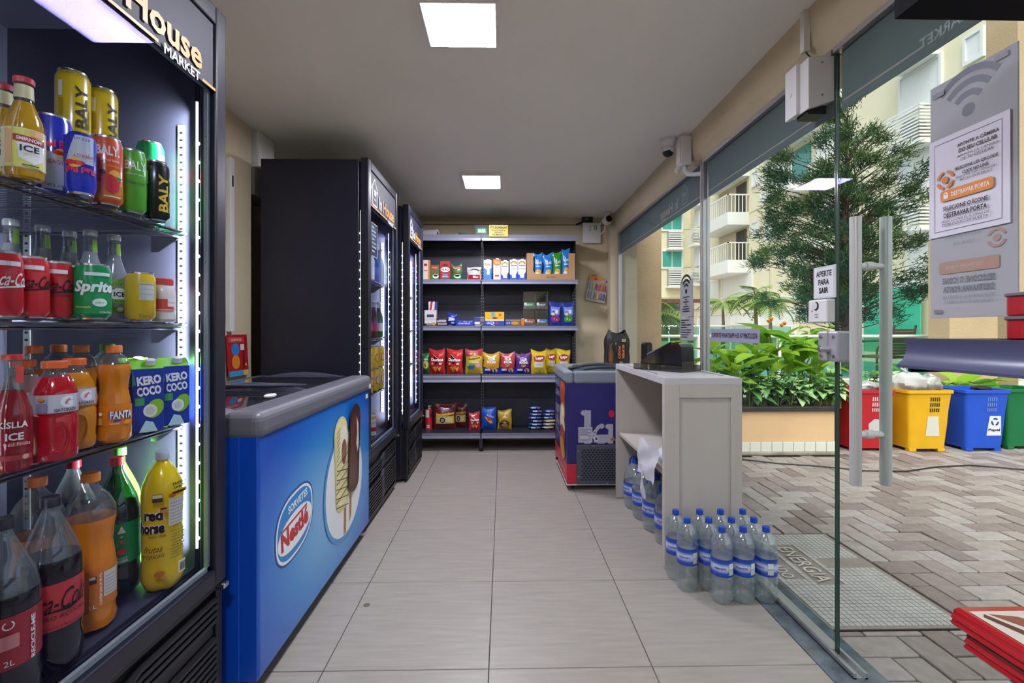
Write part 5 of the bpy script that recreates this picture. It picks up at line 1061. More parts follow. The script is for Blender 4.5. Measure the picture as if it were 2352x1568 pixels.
# front panel as three convex pieces
for poly in ([(-hw, 0), (hw, 0), (hw, H * .24), (-hw, H * .24)], [(-hw, H * .24), (-hw * .62, H * .24), (-hw * .73, H * .34), (-hw * .73, H), (-hw, H)], [(hw * .66, H * .24), (hw, H * .24), (hw, H), (hw * .73, H), (hw * .73, H * .32)]): t.prism(poly, 'y', 0, .004)
t.build('front', M_kraft, o); MB().box(-hw, -hw + .004, .004, .2, 0, H).box(hw - .004, hw, .004, .2, 0, H).box(-hw + .004, hw - .004, .196, .2, 0, H).box(-hw + .004, hw - .004, .004, .196, 0, .004).build('walls', M_kraft, o)
Art().text('VISCONTI', 0, H * .12, H * .09, '#4a3420', w=W * .2).build('printed_design', face_ny(0), o)
for k, (a0, b0, py, c, lb) in enumerate(((1225, 1247, 582, '#1f7ac8', 'blue biscuit pack at the milk end of the cardboard tray'), (1248, 1270, 583, '#1f7ac8', 'blue biscuit pack beside the green one in the tray'), (1270, 1291, 579, '#2f8a2c', 'green biscuit pack in the cardboard tray'), (1291, 1310, 572, '#1f7ac8', 'blue biscuit pack with a twisted top in the tray'))):
    pouch(lb, 'biscuits', a0, b0, py, YB + .03, Z2 + .006, c, lambda a, W, H: (a.text('Visconti', 0, H * .66, H * .12, '#e6edf2', w=W * .75, rot=4, bold=.02), a.rect(-W * .3, H * .5, W * .25, H * .53, '#cfe0ea'), a.ell(W * .05, H * .3, W * .32, H * .11, '#d8a860', 16), a.ell(-W * .05, H * .24, W * .26, H * .05, '#efe2c9', 14)), .05, rz=R(-4), name='biscuit_pack')
# --- row 3: confectionery
o, W, H = boxed('display_carton', 'white counter display carton with a red and blue back card', 'box', 975, 1002, 712, YB, Z3 + .002, '#d6d2d4', lambda a, W, H: (a.rect(-W * .5, 0, W * .5, H * .14, '#3a2a22'), a.text('SNICKERS', -W * .05, H * .07, H * .08, '#e6dcd0', w=W * .5), a.ell(W * .3, H * .1, W * .13, H * .11, '#c99a3a', 12), a.rrect(-W * .3, H * .55, W * .3, H * .72, .004, '#3a3a6a'), a.rect(-W * .5, H * .42, W * .5, H * .44, '#9a8a8a')), .08)
MB().prism([(-W * .25, .04), (W * .5, .04), (W * .5, H + .09), (-W * .25, H + .09)], 'y', .07, .076).build('back_card', skin('#dcd8dc', .4), o)
Art().poly([(-W * .05, H + .09), (W * .12, H + .09), (-W * .02, H * .9), (-W * .2, H * .9)], '#b52a30').poly([(W * .3, H + .09), (W * .5, H + .09), (W * .5, H), (W * .25, H)], '#3244a0').poly([(-W * .2, H * .9), (W * .45, H), (W * .45, H * 1.1), (W * .0, H * 1.02)], '#b52a30').build('card_print', face_ny(.07), o)
boxed('chocolate_box', 'small brown chocolate bar box with lilac name ovals', 'chocolate', 1003, 1027, 731, YB, Z3, '#3f2a2a', lambda a, W, H: (a.rrect(-W * .3, H * .52, W * .4, H * .82, .004, '#b9b0c4'), a.rrect(-W * .38, H * .15, W * .45, H * .42, .004, '#a8a0c0'), a.text('SNICKERS', .0, H * .28, H * .15, '#3a2a4a', w=W * .6), a.rect(-W * .48, H * .5, -W * .3, H * .72, '#c9c0b0')), .06)
pouch('crumpled dark blue sweet bag between two boxes', 'sweets', 1027, 1049, 720, YB, Z3, '#1c2f9a', lambda a, W, H: (a.poly([(-W * .4, H * .4), (W * .3, H * .45), (W * .35, H * .6), (-W * .35, H * .7)], '#c9cfe0'), a.rect(-W * .1, H * .2, W * .2, H * .3, '#d8d8ea'), a.ell(-W * .2, H * .06, W * .2, H * .05, '#c9c43a', 10)), .05, name='sweet_bag')
boxed('chocolate_box', 'long blue chocolate box with white capital lettering', 'chocolate', 1048, 1088, 736, YB, Z3, '#1a37b0', lambda a, W, H: (a.text('COM AMOR', -.005, H * .45, H * .32, '#e6eaf4', w=W * .68, bold=.03), a.poly([(-W * .48, H * .3), (-W * .25, H * .98), (-W * .2, H * .98), (-W * .42, H * .3)], '#2f8ad0'), a.rect(-W * .1, H * .72, W * .1, H * .86, '#c9c0e0'), a.rect(W * .22, H * .7, W * .42, H * .88, '#8fa8e0')), .06)
boxed('gum_box', 'small grey and blue gum box beside the middle upright', 'box', 1089, 1113, 728, YB, Z3, '#4a4a66', lambda a, W, H: (a.rect(-W * .45, H * .2, W * .05, H * .45, '#dcd8d8'), a.rect(-W * .4, H * .55, 0, H * .9, '#2f3f9a'), a.rect(W * .1, H * .5, W * .45, H * .85, '#77707a'), a.rect(-W * .4, H * .02, W * .2, H * .14, '#b9b9c4'), a.rect(W * .15, H * .1, W * .4, H * .4, '#55606a')), .05)
boxed('chocolate_box', 'yellow and blue chocolate box', 'chocolate', 1114, 1158, 716, YB, Z3, '#1d3fb4', lambda a, W, H: (a.rect(-W / 2, H * .42, W / 2, H, '#e0aa1c'), a.rect(-W / 2, H * .36, W / 2, H * .46, '#d8d2c4'), a.text('LACTA', -W * .2, H * .22, H * .18, '#e6eaf4', w=W * .4, bold=.04), a.poly([(-W * .2, H * .98), (0, H * .98), (W * .04, H * .62), (-W * .14, H * .68)], '#5aa0c4'), a.ell(W * .02, H * .56, W * .14, H * .06, '#6a2c1c', 12), a.ell(W * .28, H * .78, W * .07, H * .1, '#c4502a', 12), a.ell(W * .12, H * .2, W * .08, H * .1, '#b5302c', 10), a.line(-W * .2, H * .12, W * .0, H * .04, .006, '#e6eaf4')), .06)
boxed('chocolate_bar_tray', 'low tray of brown and blue chocolate bars', 'chocolate', 1161, 1196, 734, YB, Z3, '#8a5a30', lambda a, W, H: (a.rect(-W / 2, H * .1, -W * .15, H * .85, '#1d3fa0'), a.text('LACTA', -W * .32, H * .45, H * .35, '#e0e4f0', w=W * .25), a.ell(W * .12, H * .45, W * .25, H * .25, '#c4904a', 14), a.rect(-W / 2, H * .9, W / 2, H, '#c9b9a0')), .05)
boxed('wafer_pack', 'short orange wrapped wafer standing beside the clear rack', 'wafer', 1197, 1205, 731, YB - .02, Z3, '#c47a2a', None, .03, bev=.006)
x, W, H = span(1202, 1259, 667, YB + .02, Z3)
o = empty('acrylic_rack', (x, YB + .02, Z3), 0, 'clear acrylic gum rack with empty upper tiers', 'rack')
M_ac = thin_glass('clear_acrylic', '#d3d8d8', .6, .10, .05, .10, '#9aa0a0')
MB().box(-W / 2, W / 2, .12, .124, 0, H).build('back', M_ac, o)
for u in (-W / 2, -.002, W / 2 - .004): MB().box(u, u + .004, 0, .12, 0, H * .98).build('divider', M_ac, o)
for v in (0, .47): MB().box(-W / 2, W / 2, 0, .12, H * v, H * v + .005).box(-W / 2, W / 2, -.004, 0, H * v, H * v + .04).build('tier', M_ac, o)
for k in range(5): MB().box(-W / 2, W / 2, .112, .117, H * (.56 + .08 * k), H * (.575 + .08 * k)).build('rib', M_ac, o)
for k, (u, v, c, lb) in enumerate(((-.26, .49, '#3f8a5a', 'green gum packet on the upper tier of the clear rack'), (.24, .49, '#55565a', 'grey gum packet on the upper tier of the clear rack'), (-.24, .02, '#b5524a', 'red gum packet on the lower tier of the clear rack'), (.26, .02, '#3a7ac0', 'blue gum packet on the lower tier of the clear rack'))):
    g = empty('gum_packet', (x + u * W, YB + .026, Z3 + H * v + .006), 0, lb, 'gum'); w2 = W * .2
    MB().box(-w2, w2, 0, .02, 0, .055).build('body', skin(c, .3), g, bevel=.003); Art().text('HALLS' if v > .3 else 'trident', 0, .028, .022, '#e8eeea', w=w2 * 1.2, bold=.03).poly([(-w2, .055), (-w2 * .5, .055), (-w2 * .8, .0), (-w2, .0)], '#c9d6cc').build('printed_design', face_ny(0), g)
for k, (a0, b0, c2, lb) in enumerate(((1261, 1290, '#8a2f6a', 'dark blue sweets bag with pink sweets showing'), (1291, 1320, '#3f8a4a', 'dark blue sweets bag with green sweets showing'))):
    pouch(lb, 'sweets', a0, b0, 694, YB, Z3, '#1b2c80', lambda a, W, H, c2=c2: (a.rrect(-W * .38, H * .45, W * .38, H * .8, .01, '#5a78c8'), a.ell(-W * .18, H * .5, W * .15, H * .06, '#c4c95a', 12), a.text('docile', -W * .05, H * .68, H * .08, '#dfe6f4', w=W * .4), a.ell(W * .12, H * .6, W * .13, H * .09, '#e0cfc4', 12), a.ell(0, H * .3, W * .36, H * .16, c2, 16), a.ell(-W * .1, H * .3, W * .06, H * .04, '#dcd25a' if k else '#e08ab0', 8), a.ell(W * .12, H * .26, W * .06, H * .04, '#dcd25a' if k else '#e08ab0', 8), a.rect(-W * .4, H * .02, W * .4, H * .16, '#26409a')), .05, name='sweets_bag')
# --- row 4: crisps
def dor(a, W, H): (a.poly([(-W * .25, H * .78), (W * .12, H * .56), (W * .02, H * .44), (-W * .1, H * .4)], '#1c1416'), a.line(-W * .26, H * .8, W * .14, H * .58, .004, '#e6ddd8'), a.text('Doritos', 0, H * .58, H * .13, '#f2ece6', w=W * .78, bold=.05), a.poly([(-W * .3, H * .28), (W * .1, H * .32), (-W * .08, H * .05)], '#d88f2c'), a.poly([(W * .02, H * .25), (W * .3, H * .28), (W * .15, H * .08)], '#e0a545'), a.ell(-W * .3, H * .42, W * .07, H * .05, '#e0a8a0', 12), a.rect(W * .15, H * .38, W * .32, H * .46, '#dccfc8'))
pouch('green crisps bag half hidden by the far cooler', 'crisps', 968, 986, 812, YB + .01, Z4, '#1f6a34', lambda a, W, H: (a.ell(0, H * .45, W * .4, H * .2, '#c4b05a', 14), a.text('ios', W * .1, H * .72, H * .12, '#e6e6e0', w=W * .5)), .07)
pouch('red tortilla chips bag beside the green bag', 'crisps', 985, 1022, 803, YB, Z4, '#b51f24', dor, .06); pouch('red tortilla chips bag with a glossy orange side', 'crisps', 1025, 1063, 803, YB - .02, Z4, '#c02420', dor, .06, rz=R(-4))
pouch('yellow and red corn snack bag leaning at the middle upright', 'crisps', 1068, 1109, 803, YB - .03, Z4, '#c9a83a', lambda a, W, H: (a.rect(-W * .48, H * .72, W * .48, H * .97, '#a82430'), a.ell(0, H * .62, W * .42, H * .15, '#d8b53a', 18, rot=8), a.text('fandangos', 0, H * .63, H * .12, '#3a5a20', w=W * .7, rot=8, bold=.04), a.rect(-W * .3, H * .46, W * .3, H * .5, '#cfe0d0'), a.poly([(-W * .4, H * .32), (W * .1, H * .36), (W * .02, H * .2), (-W * .3, H * .22)], '#2a5a8a'), a.ell(W * .25, H * .36, W * .15, H * .1, '#d8a0a0', 12), a.ell(0, H * .1, W * .4, H * .1, '#e0b53a', 14), a.ell(-W * .2, H * .42, W * .12, H * .06, '#7aa05a', 10)), .07, top='#a82430')
def club(c1):
    return lambda a, W, H: (a.poly([(-W * .5, 0), (W * .5, 0), (W * .5, H * .28), (0, H * .2), (-W * .5, H * .34)], '#1f2c9a'), a.text('CLUB', 0, H * .72, H * .13, '#f0ecea', w=W * .42, bold=.05), a.text('SOCIAL', 0, H * .57, H * .13, '#f0ecea', w=W * .58, bold=.05), a.text('SNACKS', 0, H * .44, H * .06, '#e6b86a', w=W * .35), a.ell(.0, H * .38, W * .14, H * .05, '#c98a4a', 12), a.rect(-W * .38, H * .14, -W * .05, H * .24, '#dcd8e0'), a.ell(W * .22, H * .16, W * .17, H * .12, '#d8b080', 14))
pouch('yellow cracker snack bag in the row of three', 'crackers', 1109, 1148, 811, YB, Z4, '#c9941c', club(0), .06, top='#c49a1c'); pouch('pink cracker snack bag between the yellow and purple ones', 'crackers', 1148, 1184, 811, YB, Z4, '#b03a3c', club(0), .06, top='#c0686a'); pouch('purple cracker snack bag', 'crackers', 1184, 1221, 813, YB, Z4, '#5a2a7a', club(0), .06, top='#8a4a9a')
pouch('green bag peeking out behind the purple cracker bag', 'crisps', 1196, 1216, 812, YB + .10, Z4, '#1f7a3c', None, .05)
def lay(a, W, H): (a.ell(0, H * .68, W * .38, H * .14, '#a8282c', 16, rot=10), a.text('Lays', 0, H * .69, H * .15, '#f2ede2', w=W * .5, rot=8, bold=.05), a.rect(-W * .3, H * .3, W * .3, H * .52, '#d3d0c0'), a.text('CLASSICA', 0, H * .41, H * .04, '#5a5020', w=W * .4), a.ell(0, H * .14, W * .3, H * .1, '#e0c95a', 14), a.rect(-W * .3, H * .26, W * .3, H * .3, '#b9c43a'))
pouch('yellow potato crisps bag next to the purple crackers', 'crisps', 1220, 1256, 806, YB - .06, Z4, '#cfb01a', lay, .07); pouch('yellow potato crisps bag squeezed between two alike', 'crisps', 1254, 1280, 802, YB + .06, Z4, '#cfb01a', lay, .06); pouch('yellow potato crisps bag against the end upright', 'crisps', 1278, 1311, 804, YB, Z4, '#cfb01a', lay, .07, rz=R(6))
# --- base row
YC = 4.84
q = onY(983, 986, YC); o = empty('crisps_tube', (q.x, YC + .04, Z5), 0, 'tall red crisps tube with a silver lid on the bottom shelf', 'crisps tube')
hh = onY(983, 931, YC).z - Z5; rr_ = .037
MB().lathe([(rr_, 0), (rr_, hh * .84)], 24).build('body', skin('#c0252c'), o); MB().lathe([(rr_ + .001, hh * .84), (rr_ + .002, hh * .88), (rr_ - .002, hh * .89), (rr_ + .002, hh * .93), (rr_, hh), (0, hh)], 24).build('lid', M_can_al, o)
Art().rect(-.03, hh * .5, .01, hh * .82, '#c4b9bc').rect(-.012, .02, .014, hh * .2, '#e0dcdc').rect(-.008, .03, .01, hh * .17, '#8a8484').ell(.03, hh * .6, .012, .03, '#2a1c1c').build('printed_design', cyl(rr_), o, strip=.01)
def acz(a, W, H): (a.text('baconzitos', 0, H * .62, H * .11, '#e0c02a', w=W * .85, bold=.05, rot=4), a.rect(-W * .42, H * .24, W * .42, H * .54, '#c9b95a'), a.ell(-W * .12, H * .38, W * .17, H * .14, '#e6e2d8', 18), a.ell(-W * .12, H * .38, W * .14, H * .115, '#2a2a3a', 16), a.text('25', -W * .12, H * .38, H * .1, '#e6e2d8', w=W * .14, bold=.04), a.ell(W * .2, H * .38, W * .16, H * .1, '#d8cc8a', 14), a.text('Lucky', .0, H * .8, H * .08, '#e6d8d8', w=W * .35, shear=.2), a.ell(W * .35, H * .8, W * .08, H * .05, '#2a2024', 10))
pouch('large maroon bacon snack bag beside the red tube', 'crisps', 995, 1047, 929, YC, Z5, '#6a1f26', acz, .09, rz=R(8)); pouch('maroon bacon snack bag behind the large one', 'crisps', 1042, 1073, 926, YC + .09, Z5, '#6a1f26', acz, .08, rz=R(-5))
pouch('small red tortilla chips bag slumped by the blue bag', 'crisps', 1077, 1103, 949, YC - .03, Z5, '#b5222a', dor, .05, rz=R(12), lean=-8); pouch('shiny blue corn snack bag on the bottom shelf', 'crisps', 1105, 1140, 937, YC, Z5, '#1d4fb4', lambda a, W, H: (a.poly([(-W * .3, H * .6), (W * .05, H * .55), (W * .3, H * .3), (W * .1, H * .28), (-W * .1, H * .4)], '#d8a83a'), a.rect(-W * .1, H * .42, W * .15, H * .58, '#b9302c'), a.text('Ruffles', .02, H * .62, H * .08, '#e6dede', w=W * .5, rot=-20), a.poly([(-W * .1, H * .9), (W * .4, H * .95), (W * .1, H * .6)], '#3f7ad8')), .07)
pouch('gold peanut snack bag on the bottom shelf', 'crisps', 1143, 1176, 943, YC, Z5, '#b9982c', lambda a, W, H: (a.ell(-W * .05, H * .3, W * .38, H * .2, '#3a2c20', 16), a.text('Crokissimo', -W * .05, H * .4, H * .08, '#e6dccc', w=W * .6, rot=-6), a.ell(0, H * .22, W * .25, H * .09, '#b98a4a', 12), a.poly([(-W * .2, H * .6), (W * .2, H * .62), (0, H * .75)], '#d8cba0')), .06, rz=R(-4))
for s, (a0, b0, n) in enumerate(((1216, 1246, 7), (1247, 1274, 6))):
    for k in range(n):
        x, W, _ = span(a0, b0, 950, YC + .02, Z5); th_ = .034
        c = ('#2f5aa8', '#3a6ab8', '#2a4a98')[k % 3] if s == 0 or k > 2 else '#b9b59a'
        o = empty('biscuit_packet', (x + .008 * ((k * 7) % 3 - 1), YC + .05, Z5 + k * th_), R(3 * ((k * 5) % 3 - 1)), ('flat biscuit packet in the taller stack, %s from its foot', 'flat biscuit packet in the shorter stack, %s from its foot')[s] % ORD[k], 'biscuits', ('taller stack of biscuit packets', 'shorter stack of biscuit packets', 'cream biscuit packets')[0 if s == 0 else (1 if k > 2 else 2)])
        MB().grid(lambda u, v: ((u - .5) * W + .003 * sin(9 * v * 6), .05 * cos(2 * pi * v), th_ * .5 + th_ * .48 * sin(2 * pi * v) * (1 - abs(2 * u - 1) ** 3)), 8, 12).build('body', skin(c, .22), o)
        Art().rect(-W * .3, th_ * .3, W * .05, th_ * .7, '#d3d6e0').rect(W * .12, th_ * .35, W * .35, th_ * .6, '#c98a5a').build('printed_design', face_ny(-.0495), o)
# ================================================================ outside: paving
PVZ = -.02
M_pav = [mat('paver_%d' % i, c, .62, var=.16, vs=18, bump=.35, bs=60) for i, c in enumerate(('#8d807a', '#988b85', '#82746f', '#9d938e'))]
gnd = struct(MB().box(1.32, 60, -6, 60, -.3, PVZ - .012).build('ground', mat('joint_sand', '#6b6058', .95, var=.2, vs=9)), 'paved courtyard outside the glass')
BL, BW = .24, .12
mh = (1.335, 1.935, 1.9, 2.8)
H_me = MB().box(-BL / 2 + .004, BL / 2 - .004, -BW / 2 + .004, BW / 2 - .004, -.05, 0); V_me = MB().box(-BW / 2 + .004, BW / 2 - .004, -BL / 2 + .004, BL / 2 - .004, -.05, 0)
def topb(mb):   # small chamfer by hand
    return mb
hm = [H_me.mesh('brick', m) for m in M_pav]; vm = [V_me.mesh('brick', m) for m in M_pav]
rr = random.Random(11); bricks = []; cuts = []
for r in range(-8, 62):
    for k in range(-40, 40):
        for vert in (0, 1):
            if vert: cx, cy = (r + 2 + 4 * k + .5) * BW, (r) * BW
            else: cx, cy = (r + 4 * k + 1) * BW, (r + .5) * BW
            x, y = 1.33 + cx, .3 + cy; hx, hy = (BW / 2, BL / 2) if vert else (BL / 2, BW / 2)
            if x + hx < 1.34 or x > 9.5 or y < .3 or y > 6.2: continue
            if y > 4.50 and x < 3.3: continue
            if x - hx < 1.325 or (x + hx > mh[0] - .008 and x - hx < mh[1] + .008 and y + hy > mh[2] - .008 and y - hy < mh[3] + .008):
                x0, x1, y0, y1 = max(x - hx, 1.325), x + hx, y - hy, y + hy
                a0, a1, b0, b1 = mh[0] - .008, mh[1] + .008, mh[2] - .008, mh[3] + .008
                if x1 <= a0 or x0 >= a1 or y1 <= b0 or y0 >= b1: cuts.append((x0, x1, y0, y1)); continue
                for q in ((x0, x1, y0, min(y1, b0)), (x0, x1, max(y0, b1), y1), (max(x0, a1), x1, max(y0, b0), min(y1, b1)), (x0, min(x1, a0), max(y0, b0), min(y1, b1))):
                    if q[1] - q[0] > .02 and q[3] - q[2] > .02: cuts.append(q)
                continue
            px = 1155 + x / y * F; py = HY + (CH - PVZ) / y * F
            bricks.append((-(1 / y) if (px < 2420 and py < 1640) else 1, x, y, vert))
bricks.sort(); rest = MB()
for i, (_, x, y, vert) in enumerate(bricks):
    c = rr.randrange(4); dz = rr.uniform(-.004, .002)
    if i < 300 - len(cuts): link('brick', (vm if vert else hm)[c], gnd, (x, y, PVZ + dz), (rr.uniform(-.012, .012), rr.uniform(-.012, .012), rr.uniform(-.01, .01)), .006, 2)
    else:
        hx, hy = (BW / 2, BL / 2) if vert else (BL / 2, BW / 2); rest.box(x - hx + .004, x + hx - .004, y - hy + .004, y + hy - .004, PVZ - .05, PVZ + dz, c)
for x0, x1, y0, y1 in cuts: MB().box(x0 + .004, x1 - .004, y0 + .004, y1 - .004, PVZ - .05, PVZ).build('brick', M_pav[rr.randrange(4)], gnd, None, None, .005, 2)
rest.build('far_brick', M_pav, gnd)['kind'] = 'stuff'
# service cover in the paving
M_cov = mat('cover_concrete', '#b0aba6', .6, var=.12, vs=8, bump=.15, bs=80); M_cov2 = mat('cover_cast', '#8d8178', .6, var=.15, vs=10)
MC = empty('manhole_cover', ((mh[0] + mh[1]) / 2, (mh[2] + mh[3]) / 2, PVZ), 0, 'rectangular utility cover with raised squares and cast lettering', 'manhole cover')
a_, b_ = .295, .445
MB().box(-a_ - .005, a_ + .005, -b_ - .005, b_ + .005, -.06, -.004).build('frame', mat('cover_joint', '#3a332e', .9), MC)
MB().box(-a_, a_, -b_, b_, -.03, 0).build('plate', M_cov2, MC, bevel=.003)
sq = MB(); n = 0
for i in range(22):
    for j in range(34):
        x = -a_ + .012 + i * .0262; y = -b_ + .012 + j * .0262
        if x > a_ - .03 or y > b_ - .03: continue
        if -.13 < y + 0 * x < .30 and -.14 < x < -.005: continue
        if -.08 < y < .24 and -.28 < x < -.17: continue
        if .02 < y < .14 and x > .02: continue
        sq.box(x, x + .0225, y, y + .0225, 0, .004)
sq.build('raised_squares', M_cov, MC)['kind'] = 'stuff'
Art().text('ENERGIA', 0, 0, .085, mat('cast_letters', '#c6beb6', .6), w=.36, bold=.0).build('cast_lettering', lambda u, v, d: (-.07 + v, .08 - u, .004 + d), MC, eps=.003)
Art().text('CUIDADO', 0, 0, .06, MATS['cast_letters'], w=.28).build('cast_warning', lambda u, v, d: (-.225 + v, .08 - u, .004 + d), MC, eps=.003)
# loose black cable on the paving
pts = [onZ(px, py, PVZ + .008) for px, py in ((1700, 1054), (1790, 1064), (1880, 1070), (1990, 1081), (2080, 1082), (2150, 1072), (2230, 1068), (2352, 1078), (2420, 1085))]
cb_ = MB().tube(pts, .006, 6).build('loose_cable', M_blackp); tag(cb_, 'thin black cable lying across the paving', 'cable')
# ================================================================ planter
PY = 4.57
PLN = empty('planter', (2.3, PY, PVZ), 0, 'peach rendered planter wall with dark stone coping and white tile base', 'planter'); zz = -PVZ
def PB(name, m, x0, x1, y0, y1, z0, z1, bev=0): return MB().box(x0 - 2.3, x1 - 2.3, y0 - PY, y1 - PY, z0 + zz, z1 + zz).build(name, m, PLN, bevel=bev)
PB('wall', M_peach, 1.55, 3.25, PY, PY + .12, .11, .41); PB('wall', M_peach, 3.13, 3.25, PY + .12, 5.4, PVZ, .41)
PB('coping', mat('dark_stone', '#2f2d2b', .5, var=.3, vs=12, bump=.3), 1.5, 3.28, PY - .03, PY + .13, .41, .455, .006)
PB('kerb', mat('old_concrete', '#8f8576', .9, var=.3, vs=6, bump=.6, bs=20), 1.5, 3.27, PY - .03, PY + .12, PVZ, .012, .01)
tm = MB().box(-.052, .052, -.008, 0, 0, .096).mesh('tile', mat('white_tile', '#dcd8cc', .2, var=.05))
for k in range(16): link('tile', tm, PLN, (1.60 + .108 * k - 2.3, 0, .013 + zz), None, .002, 1)
PB('tile_bed', mat('tile_grout', '#b5a58c', .9), 1.55, 3.25, PY + .001, PY + .11, .01, .112)
soil = PB('soil', mat('soil', '#3a2f24', .95, bump=.5, bs=30), 1.55, 3.13, PY + .12, 5.4, .2, .42)
# second planter strip behind the bins
P2_ = MB().box(3.3, 8, 5.1, 5.25, PVZ, .42).build('low_wall', M_peach); tag(P2_, 'low peach wall behind the recycling bins', 'wall')
MB().box(3.3, 8, 5.25, 5.75, .1, .40).build('soil', MATS['soil'], P2_)
# ================================================================ plants
M_leafs = [film_mat('leaf_%d' % i, c, .45) for i, c in enumerate(('#8fb63c', '#6a9a34', '#a6c850', '#4f8434'))]
def leaf_mesh(Ln, Wd, droop, m, heart=False):
    def f(u, v):
        w_ = Wd * (sin(pi * min(1, v * .97 + .03)) ** .7 if not heart else (max(0, (1 - v)) ** .75 * (1.15 - .3 * (1 - v) ** 6)))
        x = (u - .5) * w_; y = Ln * v - (heart * .18 * Ln * (abs(u - .5) * 2) ** 1.5 * (1 - v)); z = -droop * Ln * v * v + abs(u - .5) * w_ * .35
        return (x, y, z)
    return MB().grid(f, 4, 8).mesh('leaf', m)
big = [leaf_mesh(.36, .13, .35, M_leafs[i]) for i in range(3)] + [leaf_mesh(.30, .12, .7, M_leafs[0])]
M_syn = [mat('syngonium_%d' % i, c, .3, var=.3, vs=25) for i, c in enumerate(('#a3c088', '#6f9e58', '#86b070', '#568a48'))]
sml = [leaf_mesh(.125, .10, .3, M_syn[i], True) for i in range(4)]
def plant(name, label, cat, loc, stems, meshes, group, hmax, lmin, spread, tilt, sd, flower=False):
    g = random.Random(sd); o = empty(name, loc, 0, label, cat, group); st = MB()
    for s in range(stems):
        a = g.uniform(0, 2 * pi); hh = hmax * g.uniform(.75, 1.0); bx, by = spread * cos(a) * g.uniform(.3, 1), spread * sin(a) * g.uniform(.3, 1)
        st.tube([(bx * .3, by * .3, 0), (bx * .7, by * .7, hh * .5), (bx, by, hh)], [.008, .006, .003], 5)
        for k in range(lmin):
            v = .35 + .65 * (k + .5) / lmin; aa = a + k * 2.4 + g.uniform(-.5, .5)
            link('leaf', meshes[g.randrange(len(meshes))], o, (bx * v, by * v, hh * v), (R(g.uniform(*tilt)), R(g.uniform(-20, 20)), aa)).scale = (g.uniform(.75, 1.15),) * 3
    st.build('stem', mat('plant_stem', '#6a7a3a', .6), o)
    if flower:
        for k in range(2): MB().lathe([(0, 0), (.014, .01), (.02, .03), (.012, .042), (0, .044)], 8, lobes=lambda a, z: 1 + .3 * sin(3 * a)).build('flower', mat('orange_flower', '#e8862a', .5), o, (.02 * k - .02, -.02 * k, hmax + .01 + .02 * k))
    return o
can_l = ['broad leaved canna beside the long lilac banner', 'broad leaved canna rising tallest above the coping', 'canna with an orange bloom in the planter', 'canna leaning toward the grey counter', 'short canna between taller ones', 'canna with pale upright leaves', 'canna close to the glass door lock', 'canna at the deep side of the planter']
for i, (px, Y, h_) in enumerate(((1640, 4.95, .62), (1700, 5.1, .62), (1745, 4.9, .58), (1800, 5.0, .80), (1830, 5.15, .72), (1860, 4.95, .60), (1680, 4.8, .5), (1770, 5.2, .85))):
    plant('canna_plant', can_l[i], 'plant', (onY(px, 900, Y).x, Y, .42), 3, big, 'cannas in the planter', h_, 4, .12, (15, 65), 100 + i, i in (3, 7))
k = 0
for row, (Y, pxs) in enumerate(((4.66, (1722, 1752, 1785, 1815, 1845, 1876, 1905, 1930)), (4.80, (1700, 1735, 1768, 1800, 1832, 1865, 1895, 1922)), (4.98, (1720, 1790, 1850, 1910)))):
    for px in pxs:
        plant('arrowhead_plant', ('arrowhead vine spilling over the coping, %s from the counter', 'arrowhead vine in the second planter row, %s from the counter', 'arrowhead vine deep in the planter, %s from the counter')[row] % ORD[pxs.index(px)], 'plant', (onY(px, 900, Y).x, Y, .42), 4, sml, ('arrowhead vines at the coping', 'arrowhead vines in the second row', 'arrowhead vines deep in the planter')[row], .30 + .05 * row, 4, .1, (-35, 30), 300 + k); k += 1
for i, px in enumerate((1990, 2040, 2180, 2215)):
    plant('shrub_plant', ('leafy shrub behind the red bin', 'leafy shrub between the red and yellow bins', 'leafy shrub behind the blue bin', 'leafy shrub beside the green bin')[i], 'plant', (onY(px, 880, 5.52).x, 5.52, .40), 4, big if i > 1 else sml + big[:1], 'shrubs behind the bins', .34 if i < 2 else .2, 4, .2, (-10, 50), 500 + i)
